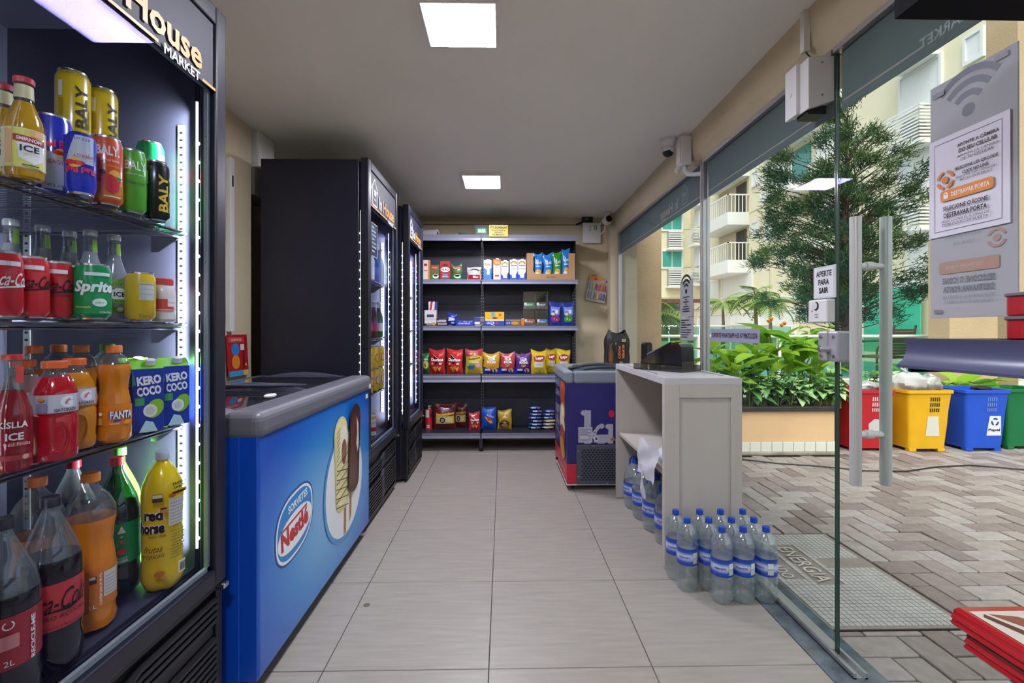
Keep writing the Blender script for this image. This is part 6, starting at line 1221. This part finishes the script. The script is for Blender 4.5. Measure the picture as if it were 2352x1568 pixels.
# ================================================================ recycling bins
def bin_(label, x, Y, col, dark, sticker=None, rz=0):
    o = empty('recycling_bin', (x, Y, PVZ), rz, label, 'bin'); m = mat('bin_' + col[1:], col, .4, var=.05, vs=6)
    wt, wb, dt, db, H = .225, .185, .19, .15, .62
    def ring(w, d, z, r=.03):
        p = []
        for cx, cy, a0 in ((w - r, -d + r, -90), (w - r, d - r, 0), (-w + r, d - r, 90), (-w + r, -d + r, 180)): p += [(cx + r * cos(R(a0 + 30 * i)), cy + r * sin(R(a0 + 30 * i)), z) for i in range(4)]
        return p
    lv = [(wb, db, .03), (lerp(wb, wt, .45), lerp(db, dt, .45), .28), (lerp(wb, wt, .62), lerp(db, dt, .62), .42), (wt, dt, H - .03), (wt + .012, dt + .012, H - .03), (wt + .012, dt + .012, H), (wt - .008, dt - .008, H), (wb - .0, db - .0, .10)]
    b = MB(); vs = sum((ring(*q) for q in lv), []); N = 16
    b.add(vs, [(k * N + i, k * N + (i + 1) % N, (k + 1) * N + (i + 1) % N, (k + 1) * N + i) for k in range(len(lv) - 1) for i in range(N)], 0, True)
    b.add(ring(*lv[0]), [tuple(range(N))[::-1]]); b.add(ring(*lv[-1]), [tuple(range(N))]); b.build('body', m, o)
    for sx in (-1, 1): MB().box(sx * (wb - .04) - .035, sx * (wb - .04) + .035, -db, -db + .06, 0, .035).box(sx * (wb - .04) - .035, sx * (wb - .04) + .035, db - .06, db, 0, .035).build('foot', m, o, bevel=.005)
    s = MB(); yf = lambda z: -lerp(db, dt, (z - .03) / (H - .06)) - .0015
    for i in range(5):
        for z0, z1 in ((.405, .44), (.455, .495), (.51, .55)):
            x_ = .0 + .021 * i; s.add([(x_, yf(z0), z0), (x_ + .011, yf(z0), z0), (x_ + .011, yf(z1), z1), (x_, yf(z1), z1)], [(0, 1, 2, 3)])
    s.build('slots', mat('slot_%s' % col[1:], dark, .6), o)['kind'] = 'stuff'
    MB().add([(p[0] * 1.0, p[1] * 1.0, p[2]) for p in ring(wt - .004, dt - .004, .545, .03)] + ring(wt - .003, dt - .003, .56, .03), [(i, (i + 1) % N, N + (i + 1) % N, N + i) for i in range(N)]).build('strap', M_blackp, o)
    if sticker:
        a = Art(); sticker(a); a.build('sticker', lambda u, v, d: (u, yf(v) - d, v), o, eps=.0006)
    return o
YBN = 4.84
bx = lambda px: onY(px, 950, YBN - .15).x
B1 = bin_('red recycling bin with a torn white sticker behind the door handles', bx(1998), YBN, '#b81e28', '#d8c9c4', lambda a: a.poly([(-.02, .17), (.10, .16), (.11, .32), (.03, .33), (-.03, .28)], '#c9c2c0'))
B2 = bin_('yellow recycling bin with a blank pale sticker', bx(2124), YBN - .03, '#e0a818', '#2a2410', lambda a: a.poly([(-.03, .16), (.11, .16), (.09, .36), (-.02, .36)], '#d3cfc2'))
def pap(a):
    a.poly([(.01, .16), (.16, .16), (.145, .36), (.03, .36)], '#dcdce2').text('Papel', .085, .215, .035, '#1c2454', w=.12, bold=.04)
    for k in range(3): a.arc(.088, .30, .024, .016, 90 + 120 * k - 45, 90 + 120 * k + 35, '#1f3a8a', 6)
B3 = bin_('blue recycling bin with a paper symbol sticker', bx(2256), YBN - .02, '#1f4fc0', '#6a84b8', pap)
B4 = bin_('green recycling bin beside the blue one', bx(2345) + .10, YBN + .05, '#0f6a3c', '#0a3a22')
def rubbish(name, label, loc, rx, ry, rz_, m, sd, knot=True):
    g = random.Random(sd); ph = [g.uniform(0, 6) for _ in range(8)]
    o = empty(name, loc, 0, label, 'rubbish bag')
    def f(u, v):
        t, p = 2 * pi * u, pi * v; k = 1 + .08 * sin(5 * t + ph[0] + 3 * p) + .06 * sin(9 * t + ph[1]) * sin(p) + .05 * sin(7 * p + ph[2] + 2 * t)
        return (rx * k * sin(p) * cos(t), ry * k * sin(p) * sin(t), rz_ * k * (-cos(p)))
    MB().grid(f, 28, 16).build('body', m, o)
    if knot:
        for i in range(5): MB().grid(lambda u, v, i=i: (.05 * v * cos(1.3 * i) + .02 * (u - .5) * sin(i), .05 * v * sin(1.3 * i), rz_ * .9 + .08 * v * (1 - .4 * v) + .015 * sin(6 * u)), 3, 4).build('knot_flap', m, o)
    return o
M_bag = film_mat('white_bag', '#d8d6d4', .35); M_foil = mat('grey_foil', '#b9b6b4', .3, .5)
rubbish('rubbish_bag', 'full white rubbish bag bulging out of the yellow bin', (bx(2110), YBN - .02, .66), .17, .12, .10, M_bag, 3)
rubbish('clear_rubbish_bag', 'clear crumpled bag beside the knotted one on the yellow bin', (bx(2158), YBN - .02, .65), .11, .11, .09, thin_glass('clear_bag', '#e0e2e2', .6, .12, .1, .35, '#cfcfcf'), 9, False)
rubbish('crumpled_wrapper', 'crumpled silvery wrapper on top of the red bin', (bx(2012), YBN - .03, .62), .10, .07, .055, M_foil, 5, False)
rubbish('black_bin_liner', 'black bin liner edge lying over the blue bin', (bx(2275), YBN - .06, .60), .10, .06, .025, M_blackp, 8, False)
# ================================================================ pool terrace
DZ = .38
deck = struct(MB().box(1.45, 14.4, 5.75, 36, -.25, DZ).build('ground_terrace', mat('deck_stone', '#c4b7a2', .7, var=.1, vs=2)), 'raised stone pool terrace')
wtr = MB().box(2.2, 9.5, 8.2, 19, DZ, DZ + .01).build('pool', mat('pool_water', '#4fa6c4', .05, bump=.3, bs=3, spec=.5)); struct(wtr, 'blue pool water set in the terrace')
gm = thin_glass('rail_glass', '#cfeee2', .8, .06)
RA = empty('pool_railing', (2.0, 6.6, DZ), 0, 'white pool railing with green tinted glass panels', 'railing')
MB().tube([(-.4, 0, .735), (6.5, 0, .735)], .022, 10).build('top_rail', M_white, RA); MB().tube([(-.4, 0, .12), (6.5, 0, .12)], .014, 8).build('bottom_rail', M_white, RA)
for i in range(7):
    MB().box(-.4 + 1.15 * i - .02, -.4 + 1.15 * i + .02, -.02, .02, 0, .73).build('post', M_white, RA)
    if i < 6: MB().box(-.36 + 1.15 * i, .71 + 1.15 * i, -.004, .004, .14, .71).build('glass_panel', gm, RA)
RB = empty('far_railing', (3.2, 20.5, DZ), 0, 'far white glass railing across the pool', 'railing')
MB().tube([(0, 0, 1.0), (9.5, 0, 1.0)], .04, 8).build('top_rail', M_white, RB)
for i in range(8):
    MB().box(1.35 * i - .03, 1.35 * i + .03, -.03, .03, 0, 1.0).build('post', M_white, RB)
    if i < 7: MB().box(1.35 * i + .03, 1.35 * i + 1.32, -.006, .006, .08, .95).build('glass_panel', gm, RB)
# wicker chair
WC = empty('wicker_chair', (onY(2030, 830, 7.4).x, 7.4, DZ), R(200), 'brown woven armchair beside the pool', 'chair'); M_wk = mat('wicker', '#6f5646', .7, var=.3, vs=40, bump=.6, bs=120)
MB().box(-.26, .26, -.26, .24, .38, .42).build('seat', M_wk, WC, bevel=.02)
for k in range(9): MB().box(-.25, .25, .23 + .006 * k, .25 + .006 * k, .44 + .045 * k, .478 + .045 * k).build('back_slat', M_wk, WC)
for sx in (-1, 1): MB().tube([(sx * .28, .28, .62), (sx * .29, .1, .66), (sx * .29, -.18, .64), (sx * .28, -.27, .5), (sx * .26, -.26, 0)], .018, 8).build('armrest', mat('chair_tube', '#6a5f5a', .4, .6), WC); MB().tube([(sx * .26, .3, .9), (sx * .26, .24, .42), (sx * .25, .26, 0)], .016, 8).build('leg', MATS['chair_tube'], WC)
# ================================================================ tan walls outside
struct(MB().box(1.46, 1.84, 5.45, 6.1, PVZ, 3.4).build('wall_column', M_tan), 'tan rendered column beyond the back pane')
TW = struct(MB().box(onY(2265, 500, 6.4).x, 12, 6.0, 6.4, PVZ, 9).build('wall_side', M_tan), 'tall tan rendered wall across the paving')
struct(MB().box(onY(2132, 600, 6.2).x, onY(2282, 600, 5.95).x, 5.9, 6.2, PVZ, onY(2200, 545, 5.95).z).build('wall_pier', M_tan), 'short tan pier in front of the tall wall')
M_wt2 = mat('wall_tile_white', '#d8d8cc', .2, var=.04); x_ = onY(2265, 500, 6.4).x; tl = MB().box(0, .212, -.012, 0, 0, .212).mesh('tile', M_wt2)
for i in range(4):
    for j in range(6): link('tile', tl, TW, (x_ + .217 * i, 6.0, .05 + .217 * j), None, .002, 1)
# ================================================================ apartment building
M_win = mat('teal_glass', '#2f8a80', .12, var=.25, vs=1.2, coat=.5); M_cur = mat('teal_curtain', '#4aa394', .6, var=.2, vs=6, stretch=(6, 6, .3)); M_dark = mat('dark_opening', '#4a443e', .8); M_jt = mat('facade_joint', '#bfb291', .9)
WX = 14.4; BY = 36.0
bld = empty('apartment_building', (WX, 22, PVZ), 0, 'cream apartment block with teal windows and white balconies around the pool', 'building')
def BB(name, m, x0, x1, y0, y1, z0, z1, par=None, bev=0): return MB().box(x0 - WX, x1 - WX, y0 - 22, y1 - 22, z0 - PVZ, z1 - PVZ).build(name, m, par or bld, bevel=bev)
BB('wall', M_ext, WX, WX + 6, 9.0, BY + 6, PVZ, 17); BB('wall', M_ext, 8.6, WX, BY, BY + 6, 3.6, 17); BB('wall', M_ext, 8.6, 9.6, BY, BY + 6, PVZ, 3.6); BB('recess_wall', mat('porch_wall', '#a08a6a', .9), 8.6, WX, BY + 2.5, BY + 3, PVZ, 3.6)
for z in (2.75, 5.1, 8.0, 10.9): BB('facade_joint', M_jt, WX - .015, WX, 9, BY, z, z + .05); BB('facade_joint', M_jt, 8.6, WX, BY - .015, BY, z + .9, z + .95)
for y in (13.3, 19.2, 25.2): BB('facade_joint', M_jt, WX - .015, WX, y, y + .04, 2.75, 17)
BB('cornice', M_white, WX - .12, WX, 9, BY, 2.75, 2.95)
def win_x(y0, y1, z0, z1, m=None, par=None, bars=1):
    f = MB(); t = .09; X = WX
    for q in ((y0 - t, y1 + t, z1, z1 + t), (y0 - t, y1 + t, z0 - t * 1.3, z0), (y0 - t, y0, z0, z1), (y1, y1 + t, z0, z1)): f.box(X - .10 - WX, X - WX, q[0] - 22, q[1] - 22, q[2] - PVZ, q[3] - PVZ)
    w_ = f.build('window', M_white, bld); n_ = bars + 1; d = (y1 - y0) / n_
    for i in range(n_): MB().box(-.04, -.02, y0 + d * i + .02 - 22, y0 + d * (i + 1) - .02 - 22, z0 - PVZ + .02, z1 - PVZ - .02).build('pane', m or (M_cur if i % 2 else M_win), w_)
    MB().box(-.05, 0, y0 - 22, y1 - 22, z0 - PVZ, z1 - PVZ).build('sash', M_white, w_)
    return w_
def win_y(x0, x1, z0, z1, bars=1):
    f = MB(); t = .12
    for q in ((x0 - t, x1 + t, z1, z1 + t), (x0 - t, x1 + t, z0 - t, z0), (x0 - t, x0, z0, z1), (x1, x1 + t, z0, z1)): f.box(q[0] - WX, q[1] - WX, BY - .12 - 22, BY - 22, q[2] - PVZ, q[3] - PVZ)
    w_ = f.build('window', M_white, bld); n_ = bars + 1; d = (x1 - x0) / n_
    for i in range(n_): MB().box(x0 + d * i + .03 - WX, x0 + d * (i + 1) - .03 - WX, BY - .07 - 22, BY - .03 - 22, z0 - PVZ, z1 - PVZ).build('pane', M_cur, w_)
    MB().box(x0 - WX, x1 - WX, BY - .06 - 22, BY - 22, z0 - PVZ, z1 - PVZ).build('sash', M_white, w_)
def louvre_x(y0, y1, z0, z1, dp=.7):
    c = BB('air_con_ledge', M_white, WX - dp, WX, y0 - .05, y1 + .05, z0 - .12, z0); n_ = 11
    fan = MB().tube([(-dp * .7, (y0 + y1) / 2 - 22 - .02, (z0 + z1) / 2 - PVZ), (-dp * .7 + .3, (y0 + y1) / 2 - 22, (z0 + z1) / 2 - PVZ)], .34, 16).build('condenser', mat('condenser_grey', '#8f9290', .6), c)
    fm = MB().box(0, .03, y0 - 22, y1 - 22, 0, (z1 - z0) / n_ * .5).mesh('slat', M_white); sm_ = MB().box(0, dp, 0, .03, 0, (z1 - z0) / n_ * .5).mesh('slat', M_white)
    for i in range(n_):
        z = z0 + (z1 - z0) * i / n_ - PVZ; link('slat', fm, c, (-dp, 0, z)); link('slat', sm_, c, (-dp, y0 - 22, z))
def louvre_y(x0, x1, z0, z1, dp=.6):
    c = BB('air_con_ledge', M_white, x0 - .05, x1 + .05, BY - dp, BY, z0 - .12, z0); n_ = 8
    sm_ = MB().box(x0 - WX, x1 - WX, BY - dp - 22, BY - dp + .03 - 22, 0, (z1 - z0) / n_ * .55).mesh('slat', M_white)
    for i in range(n_): link('slat', sm_, c, (0, 0, z0 + (z1 - z0) * i / n_ - PVZ))
    BB('condenser', MATS['condenser_grey'], x0 + .1, x1 - .1, BY - dp + .1, BY, z0, z1 - .1, c)
for zf in (2.25, 5.12, 8.0, 10.9):
    if zf > 3: win_x(15.25, 16.75, zf + .95, zf + 2.2); louvre_x(15.3, 16.6, zf - .5, zf + .75)
    else: win_x(15.25, 16.4, zf + .95, zf + 2.15)
    win_x(13.9, 14.35, zf + 1.5, zf + 2.2, bars=0) if zf > 5 else None
    win_x(19.9, 21.2, zf + .95, zf + 2.2) if zf > 3 else None
    win_x(26.3, 26.9, zf + 1.5, zf + 2.2, bars=0) if zf > 3 else None
    if zf > 3: louvre_x(20.0, 21.0, zf - .3, zf + .7); win_x(24.2, 25.4, zf + .95, zf + 2.2)
    if zf > 3: win_y(12.2, 13.7, zf + .9, zf + 2.1); louvre_y(12.5, 13.6, zf - .6, zf + .75); win_x(33.6, 35.0, zf + .9, zf + 2.1); louvre_x(33.7, 34.8, zf - .6, zf + .6)
win_y(10.0, 10.9, 6.4, 7.0, 0)
win_x(27.0, 30.6, 3.35, 4.6, bars=3); win_x(31.2, 33.0, 3.35, 4.5, bars=1)
for y0, y1 in ((23.0, 26.2), (26.6, 29.4), (29.8, 34.5)): win_x(y0, y1, .9, 2.2, M_win, bars=1); 
BB('green_screen', mat('green_glass', '#3fae92', .15, var=.15, vs=1, coat=.6), WX - .3, WX - .26, 15.7, 18.2, PVZ, 2.7)
gl_ = BB('louvre_opening', M_dark, WX - .03, WX - .005, 20.2, 22.4, 1.55, 2.25)
for i in range(12): BB('slat', M_white, WX - .06, WX - .03, 20.2 + .185 * i, 20.28 + .185 * i, 1.55, 2.25, gl_)
def balcony(y0, y1, zf, dp=1.3, door=True):
    b = BB('balcony', M_white, WX - dp, WX, y0, y1, zf - .75, zf, None, .02)
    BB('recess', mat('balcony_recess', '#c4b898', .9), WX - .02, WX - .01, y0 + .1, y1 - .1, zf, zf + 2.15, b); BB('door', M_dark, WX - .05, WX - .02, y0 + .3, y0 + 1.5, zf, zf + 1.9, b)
    BB('hand_rail', M_white, WX - dp, WX - dp + .07, y0, y1, zf + .98, zf + 1.05, b); BB('hand_rail', M_white, WX - dp, WX, y0, y0 + .07, zf + .98, zf + 1.05, b)
    n_ = int((y1 - y0) / .24); bm = MB().box(0, .04, 0, .04, 0, .98).mesh('baluster', M_white)
    for i in range(n_ + 1): link('baluster', bm, b, (-dp, y0 + i * (y1 - y0 - .04) / n_ - 22, zf - PVZ))
    for i in range(6): link('baluster', bm, b, (-dp + i * dp / 6, y0 - 22, zf - PVZ))
for zf in (5.3, 8.1, 10.95): balcony(27.3, 31.3, zf)
for zf in (8.0, 10.9):
    b = BB('balcony', M_white, WX - 1.2, WX, 21.4, 24.0, zf - .3, zf); BB('sliding_door', M_win, WX - .06, WX - .02, 21.8, 23.6, zf, zf + 2.0, b); BB('hand_rail', M_white, WX - 1.2, WX - 1.13, 21.4, 24.0, zf + .98, zf + 1.05, b); BB('canopy', M_white, WX - 1.3, WX, 21.3, 24.1, zf + 2.3, zf + 2.7, b)
    bm = MB().box(0, .04, 0, .04, 0, .98).mesh('baluster', M_white)
    for i in range(14): link('baluster', bm, b, (-1.2, 21.4 + .195 * i - 22, zf - PVZ))
# pergola posts far across the pool
PG = empty('pergola', (12.2, 30.5, DZ), 0, 'dark wooden pergola standing across the pool', 'pergola'); M_wood = mat('dark_wood', '#6a4a38', .7, var=.2, vs=6)
MB().box(-.15, .15, -.15, .15, 0, 2.6).build('post', M_wood, PG); MB().box(-2.6, .6, -.1, .1, 2.6, 2.85).build('beam', M_wood, PG); MB().tube([(0, 0, 1.6), (-1.0, 0, 2.6)], .08, 6).build('brace', M_wood, PG); MB().box(-2.6, -2.3, -.15, .15, 0, 2.6).build('post', M_wood, PG)
# ================================================================ conifer
rg = random.Random(21)
TR = empty('conifer_tree', (onY(1945, 700, 9.2).x, 9.2, DZ), 0, 'dark feathery conifer with open branches beyond the planter', 'tree'); tx = TR.location.x
M_bark = mat('bark', '#5a4a40', .9, var=.3, vs=20, bump=.6, bs=30)
tk = MB(); tk.tube([(.05, 0, 0), (0, 0, 1.0), (-.05, .05, 2.4), (.02, 0, 3.8), (0, 0, 5.0)], [.13, .11, .08, .05, .02], 8)
lv_ = [(225, 1935, 1960), (300, 1905, 1990), (360, 1880, 2060), (430, 1850, 2075), (500, 1830, 2060), (560, 1770, 2100), (620, 1765, 2105), (680, 1790, 2080), (730, 1870, 2050)]
cl_ = []
for i in range(len(lv_) - 1):
    (ya, la, ra), (yb, lb, rb) = lv_[i], lv_[i + 1]; nn = int((ra - la + rb - lb) / 2 * (yb - ya) / 430)
    for _ in range(nn):
        t = rg.random(); px = rg.uniform(lerp(la, lb, t), lerp(ra, rb, t)); q = onY(px, lerp(ya, yb, t), 9.2); wd = (lerp(ra, rb, t) - lerp(la, lb, t)) / F * 9.2 / 2
        cl_.append((q.x - tx, rg.uniform(-1, 1) * wd * .8, q.z - DZ))
for _ in range(26):
    t = rg.random(); q = onY(1790 + rg.uniform(-1, 1) * (6 + 34 * t), 355 + 200 * t, 9.2); cl_.append((q.x - tx, rg.uniform(-.3, .3), q.z - DZ))
fo_ = MB(); bt = MB()
for cx, cy, cz in cl_:
    bt.tube([(0, 0, max(.8, cz - .5)), (cx * .6, cy * .6, cz - .15), (cx, cy, cz)], [.014, .008, .003], 4)
    out = Vector((cx, cy, .35)).normalized(); rad = .26; mi = rg.randrange(3)
    for _ in range(110):
        d = (out + Vector((rg.gauss(0, .7), rg.gauss(0, .7), rg.gauss(.15, .6)))).normalized(); s = Vector((cx, cy, cz)) + Vector((rg.gauss(0, .09), rg.gauss(0, .09), rg.gauss(0, .07))); Ln = rg.uniform(.06, .15)
        sd_ = d.cross(Vector((rg.random(), rg.random(), rg.random()))).normalized() * .008
        fo_.add([s - sd_, s + sd_, s + d * Ln + sd_ * .25, s + d * Ln - sd_ * .25], [(0, 1, 2, 3)], mi)
tk.build('trunk', M_bark, TR); bt.build('branches', M_bark, TR)['kind'] = 'stuff'
fo_.build('needles', [mat('needle_%d' % i, c, .6) for i, c in enumerate(('#3f5c34', '#56703c', '#33503a'))], TR)['kind'] = 'stuff'
# ================================================================ palms
def palm(label, loc, hgt, n, Ln, sd, group=None):
    g = random.Random(sd); o = empty('palm_tree', loc, 0, label, 'palm', group)
    MB().tube([(0, 0, 0), (.03, 0, hgt * .5), (0, 0, hgt)], [.10 * hgt / 2, .07 * hgt / 2, .05 * hgt / 2], 8).build('trunk', mat('palm_trunk', '#8a7358', .9, bump=.6, bs=14), o)
    fr_ = MB(); N = 16; P = lambda t: (Ln * t * .95, 0, Ln * (.55 * t - .85 * t * t))
    fr_.tube([P(i / 8) for i in range(9)], [.012 * Ln + .002] * 8 + [.003], 5)
    for i in range(2, N):
        t = i / N; p = Vector(P(t))
        for s in (-1, 1):
            d = Vector((.55, s * .8, -.35)).normalized() * Ln * .36 * sin(pi * min(1, t * .85 + .12)); wv = Vector((.5, -s * .25, 0)).normalized() * Ln * .022
            fr_.add([p - wv, p + wv, p + d * .6 + wv * .8, p + d, p + d * .6 - wv * .6], [(0, 1, 2, 3, 4)])
    me = fr_.mesh('frond', mat('palm_green', '#7a9448', .5, var=.15))
    for k in range(n): link('frond', me, o, (0, 0, hgt), (R(g.uniform(-15, 15)), R(g.uniform(-38, 28)), 2 * pi * k / n + g.uniform(-.2, .2))).scale = (g.uniform(.8, 1.1),) * 3
    return o
palm('large arching palm beyond the tan column', (onY(1500, 700, 10.5).x, 10.5, DZ), 1.15, 16, 1.15, 1)
palm('slim palm beside the mullion across the pool', (onY(1660, 740, 21).x, 21, DZ), 2.0, 13, 1.3, 2); palm('palm standing beside the louvred opening', (onY(1735, 740, 20).x, 20, DZ), 2.2, 14, 1.35, 3); palm('palm close behind its twin by the louvred opening', (onY(1768, 740, 19).x, 19, DZ), 1.9, 14, 1.3, 4)
plant('hedge_shrub', 'pale green shrub behind the conifer trunk', 'shrub', (onY(1880, 760, 12).x, 12, DZ), 9, big, 'terrace shrubs', 1.0, 5, .5, (-10, 60), 801); plant('hedge_shrub', 'pale green shrub beside the white railing', 'shrub', (onY(1840, 760, 11).x, 11, DZ), 8, big, 'terrace shrubs', .8, 5, .45, (-10, 60), 802)
# ================================================================ display rack beside the camera
RK = empty('display_rack', (1.0, .3, 0), 0, 'dark metal display rack with grey price channel along the glass', 'rack'); ox, oy = 1.0, .3
M_black = mat('rack_black', '#0d0d14', .8, spec=.2)
M_ch = mat('price_channel', '#4c4f70', .3, coat=.4)
for y in (.86, -.7): MB().box(1.17 - ox, 1.20 - ox, y - oy, y + .04 - oy, 0, 2.1).build('upright', M_black, RK)
MB().box(1.195 - ox, 1.2 - ox, -.7 - oy, .9 - oy, .1, 2.0).build('back_panel', M_black, RK) if 0 else None
for z in (1.15, .40): MB().box(.835 - ox, 1.19 - ox, -.7 - oy, .945 - oy, z, z + .033).build('shelf_board', M_black, RK)
MB().box(.80 - ox, 1.19 - ox, -.7 - oy, .95 - oy, 1.835, 1.9).build('top_shelf', M_black, RK)
MB().prism([(.80 - ox, 1.835), (.80 - ox, 1.86), (.835 - ox, 1.86), (.84 - ox, 1.828), (1.19 - ox, 1.828), (1.19 - ox, 1.835)], 'y', .95 - oy, .953 - oy).build('top_bracket', M_black, RK) if 0 else None
ch = [(.815, 1.184), (.835, 1.184), (.835, 1.125), (.80, 1.125), (.80, 1.130), (.812, 1.140), (.819, 1.155), (.82, 1.172)]
MB().prism([(x - ox, z) for x, z in ch], 'y', -.7 - oy, .945 - oy, sm=True).build('price_channel', M_ch, RK)
MB().box(.83 - ox, 1.19 - ox, .945 - oy, .952 - oy, 1.115, 1.18).build('end_bracket', M_black, RK)
# sardine tins
M_tin = skin('#b01420', .3)
for k in range(2):
    o = empty('sardine_tin', (.965, .80, 1.1835 + .042 * k), R(-8), ('red sardine tin resting on the rack shelf', 'red sardine tin stacked on another tin')[k], 'tin')
    def rr_ring(w, d, r, z): return [(cx + r * cos(R(a0 + 18 * i)), cy + r * sin(R(a0 + 18 * i)), z) for cx, cy, a0 in ((w - r, -d + r, -90), (w - r, d - r, 0), (-w + r, d - r, 90), (-w + r, -d + r, 180)) for i in range(6)]
    b = MB(); lv2 = [(.058, .04, .0), (.060, .042, .002), (.060, .042, .034)]; vs = sum((rr_ring(w_, d_, .022, z_) for w_, d_, z_ in lv2), [])
    b.add(vs, [(j * 24 + i, j * 24 + (i + 1) % 24, (j + 1) * 24 + (i + 1) % 24, (j + 1) * 24 + i) for j in range(2) for i in range(24)], 0, True).add(rr_ring(.06, .042, .022, .034), [tuple(range(24))]).add(rr_ring(.058, .04, .022, 0), [tuple(range(24))[::-1]])
    b.build('body', M_tin, o)
    b = MB(); vs = sum((rr_ring(w_, d_, .024, z_) for w_, d_, z_ in ((.061, .043, .034), (.063, .045, .036), (.063, .045, .040), (.060, .042, .0415))), [])
    b.add(vs, [(j * 24 + i, j * 24 + (i + 1) % 24, (j + 1) * 24 + (i + 1) % 24, (j + 1) * 24 + i) for j in range(3) for i in range(24)], 0, True).add(rr_ring(.06, .042, .024, .0415), [tuple(range(24))]); b.build('lid', mat('tin_rim', '#8a8790', .3, .5), o)
    Art().text('Sardinhas', -.016, .012, .011, '#e8dcdc', w=.05, bold=.02).text('88', .03, .024, .012, '#e8dcdc').build('printed_design', face_ny(-.042), o)
# red ribbed wafer packs, dark packs below
M_red = skin('#a80f1c', .18); M_dk = mat('dark_wrap', '#2a1a20', .2, coat=.4)
for k, (x0, y1, zt, lb) in enumerate(((.93, .955, .626, 'glossy red ribbed wafer pack on top of its pile'), (.938, .935, .5875, 'glossy red ribbed wafer pack under the top one'))):
    o = empty('wafer_pack', (x0, y1, zt - .038), 0, lb, 'wafer pack')
    pr = [(0, .004), (-.004, .010), (.002, .014), (-.003, .020), (.002, .026), (.004, .034), (.014, .038), (.2, .038), (.2, 0), (.01, 0)]
    MB().prism(pr, 'y', -.34, -.004).build('body', M_red, o, bevel=.002)
    c = MB(); c.prism([(x, z) for x, z in pr], 'y', -.004, .006); c.build('crimp', M_red, o, bevel=.003)
    if k == 0: Art().rect(.02, -.33, .195, -.01, '#d3c9bd').poly([(.05, -.02), (.10, -.03), (.17, -.12), (.14, -.16)], '#8a4a3a').poly([(.03, -.03), (.04, -.02), (.12, -.2), (.1, -.22)], '#5a2a22').poly([(.12, -.02), (.19, -.02), (.19, -.07), (.15, -.06)], '#9a5a46').build('printed_design', face_pz(.038), o)
for k in range(3):
    o = empty('chocolate_pack', (.985 - .012 * (k % 2), .90, .55 - .0385 * (k + 1) + .0), R(4 * (k - 1)), ('dark glossy chocolate pack directly under the red packs', 'dark glossy chocolate pack in the middle of the pile', 'dark glossy chocolate pack at the foot of the pile')[k], 'chocolate pack')
    MB().prism([(0, .008), (.008, .0), (.16, 0), (.16, .036), (.02, .036), (.003, .024)], 'y', -.3, 0).build('body', M_dk, o, bevel=.003)
    Art().rect(.02, -.28, .15, -.02, '#4a3026').build('printed_design', face_pz(.036), o)
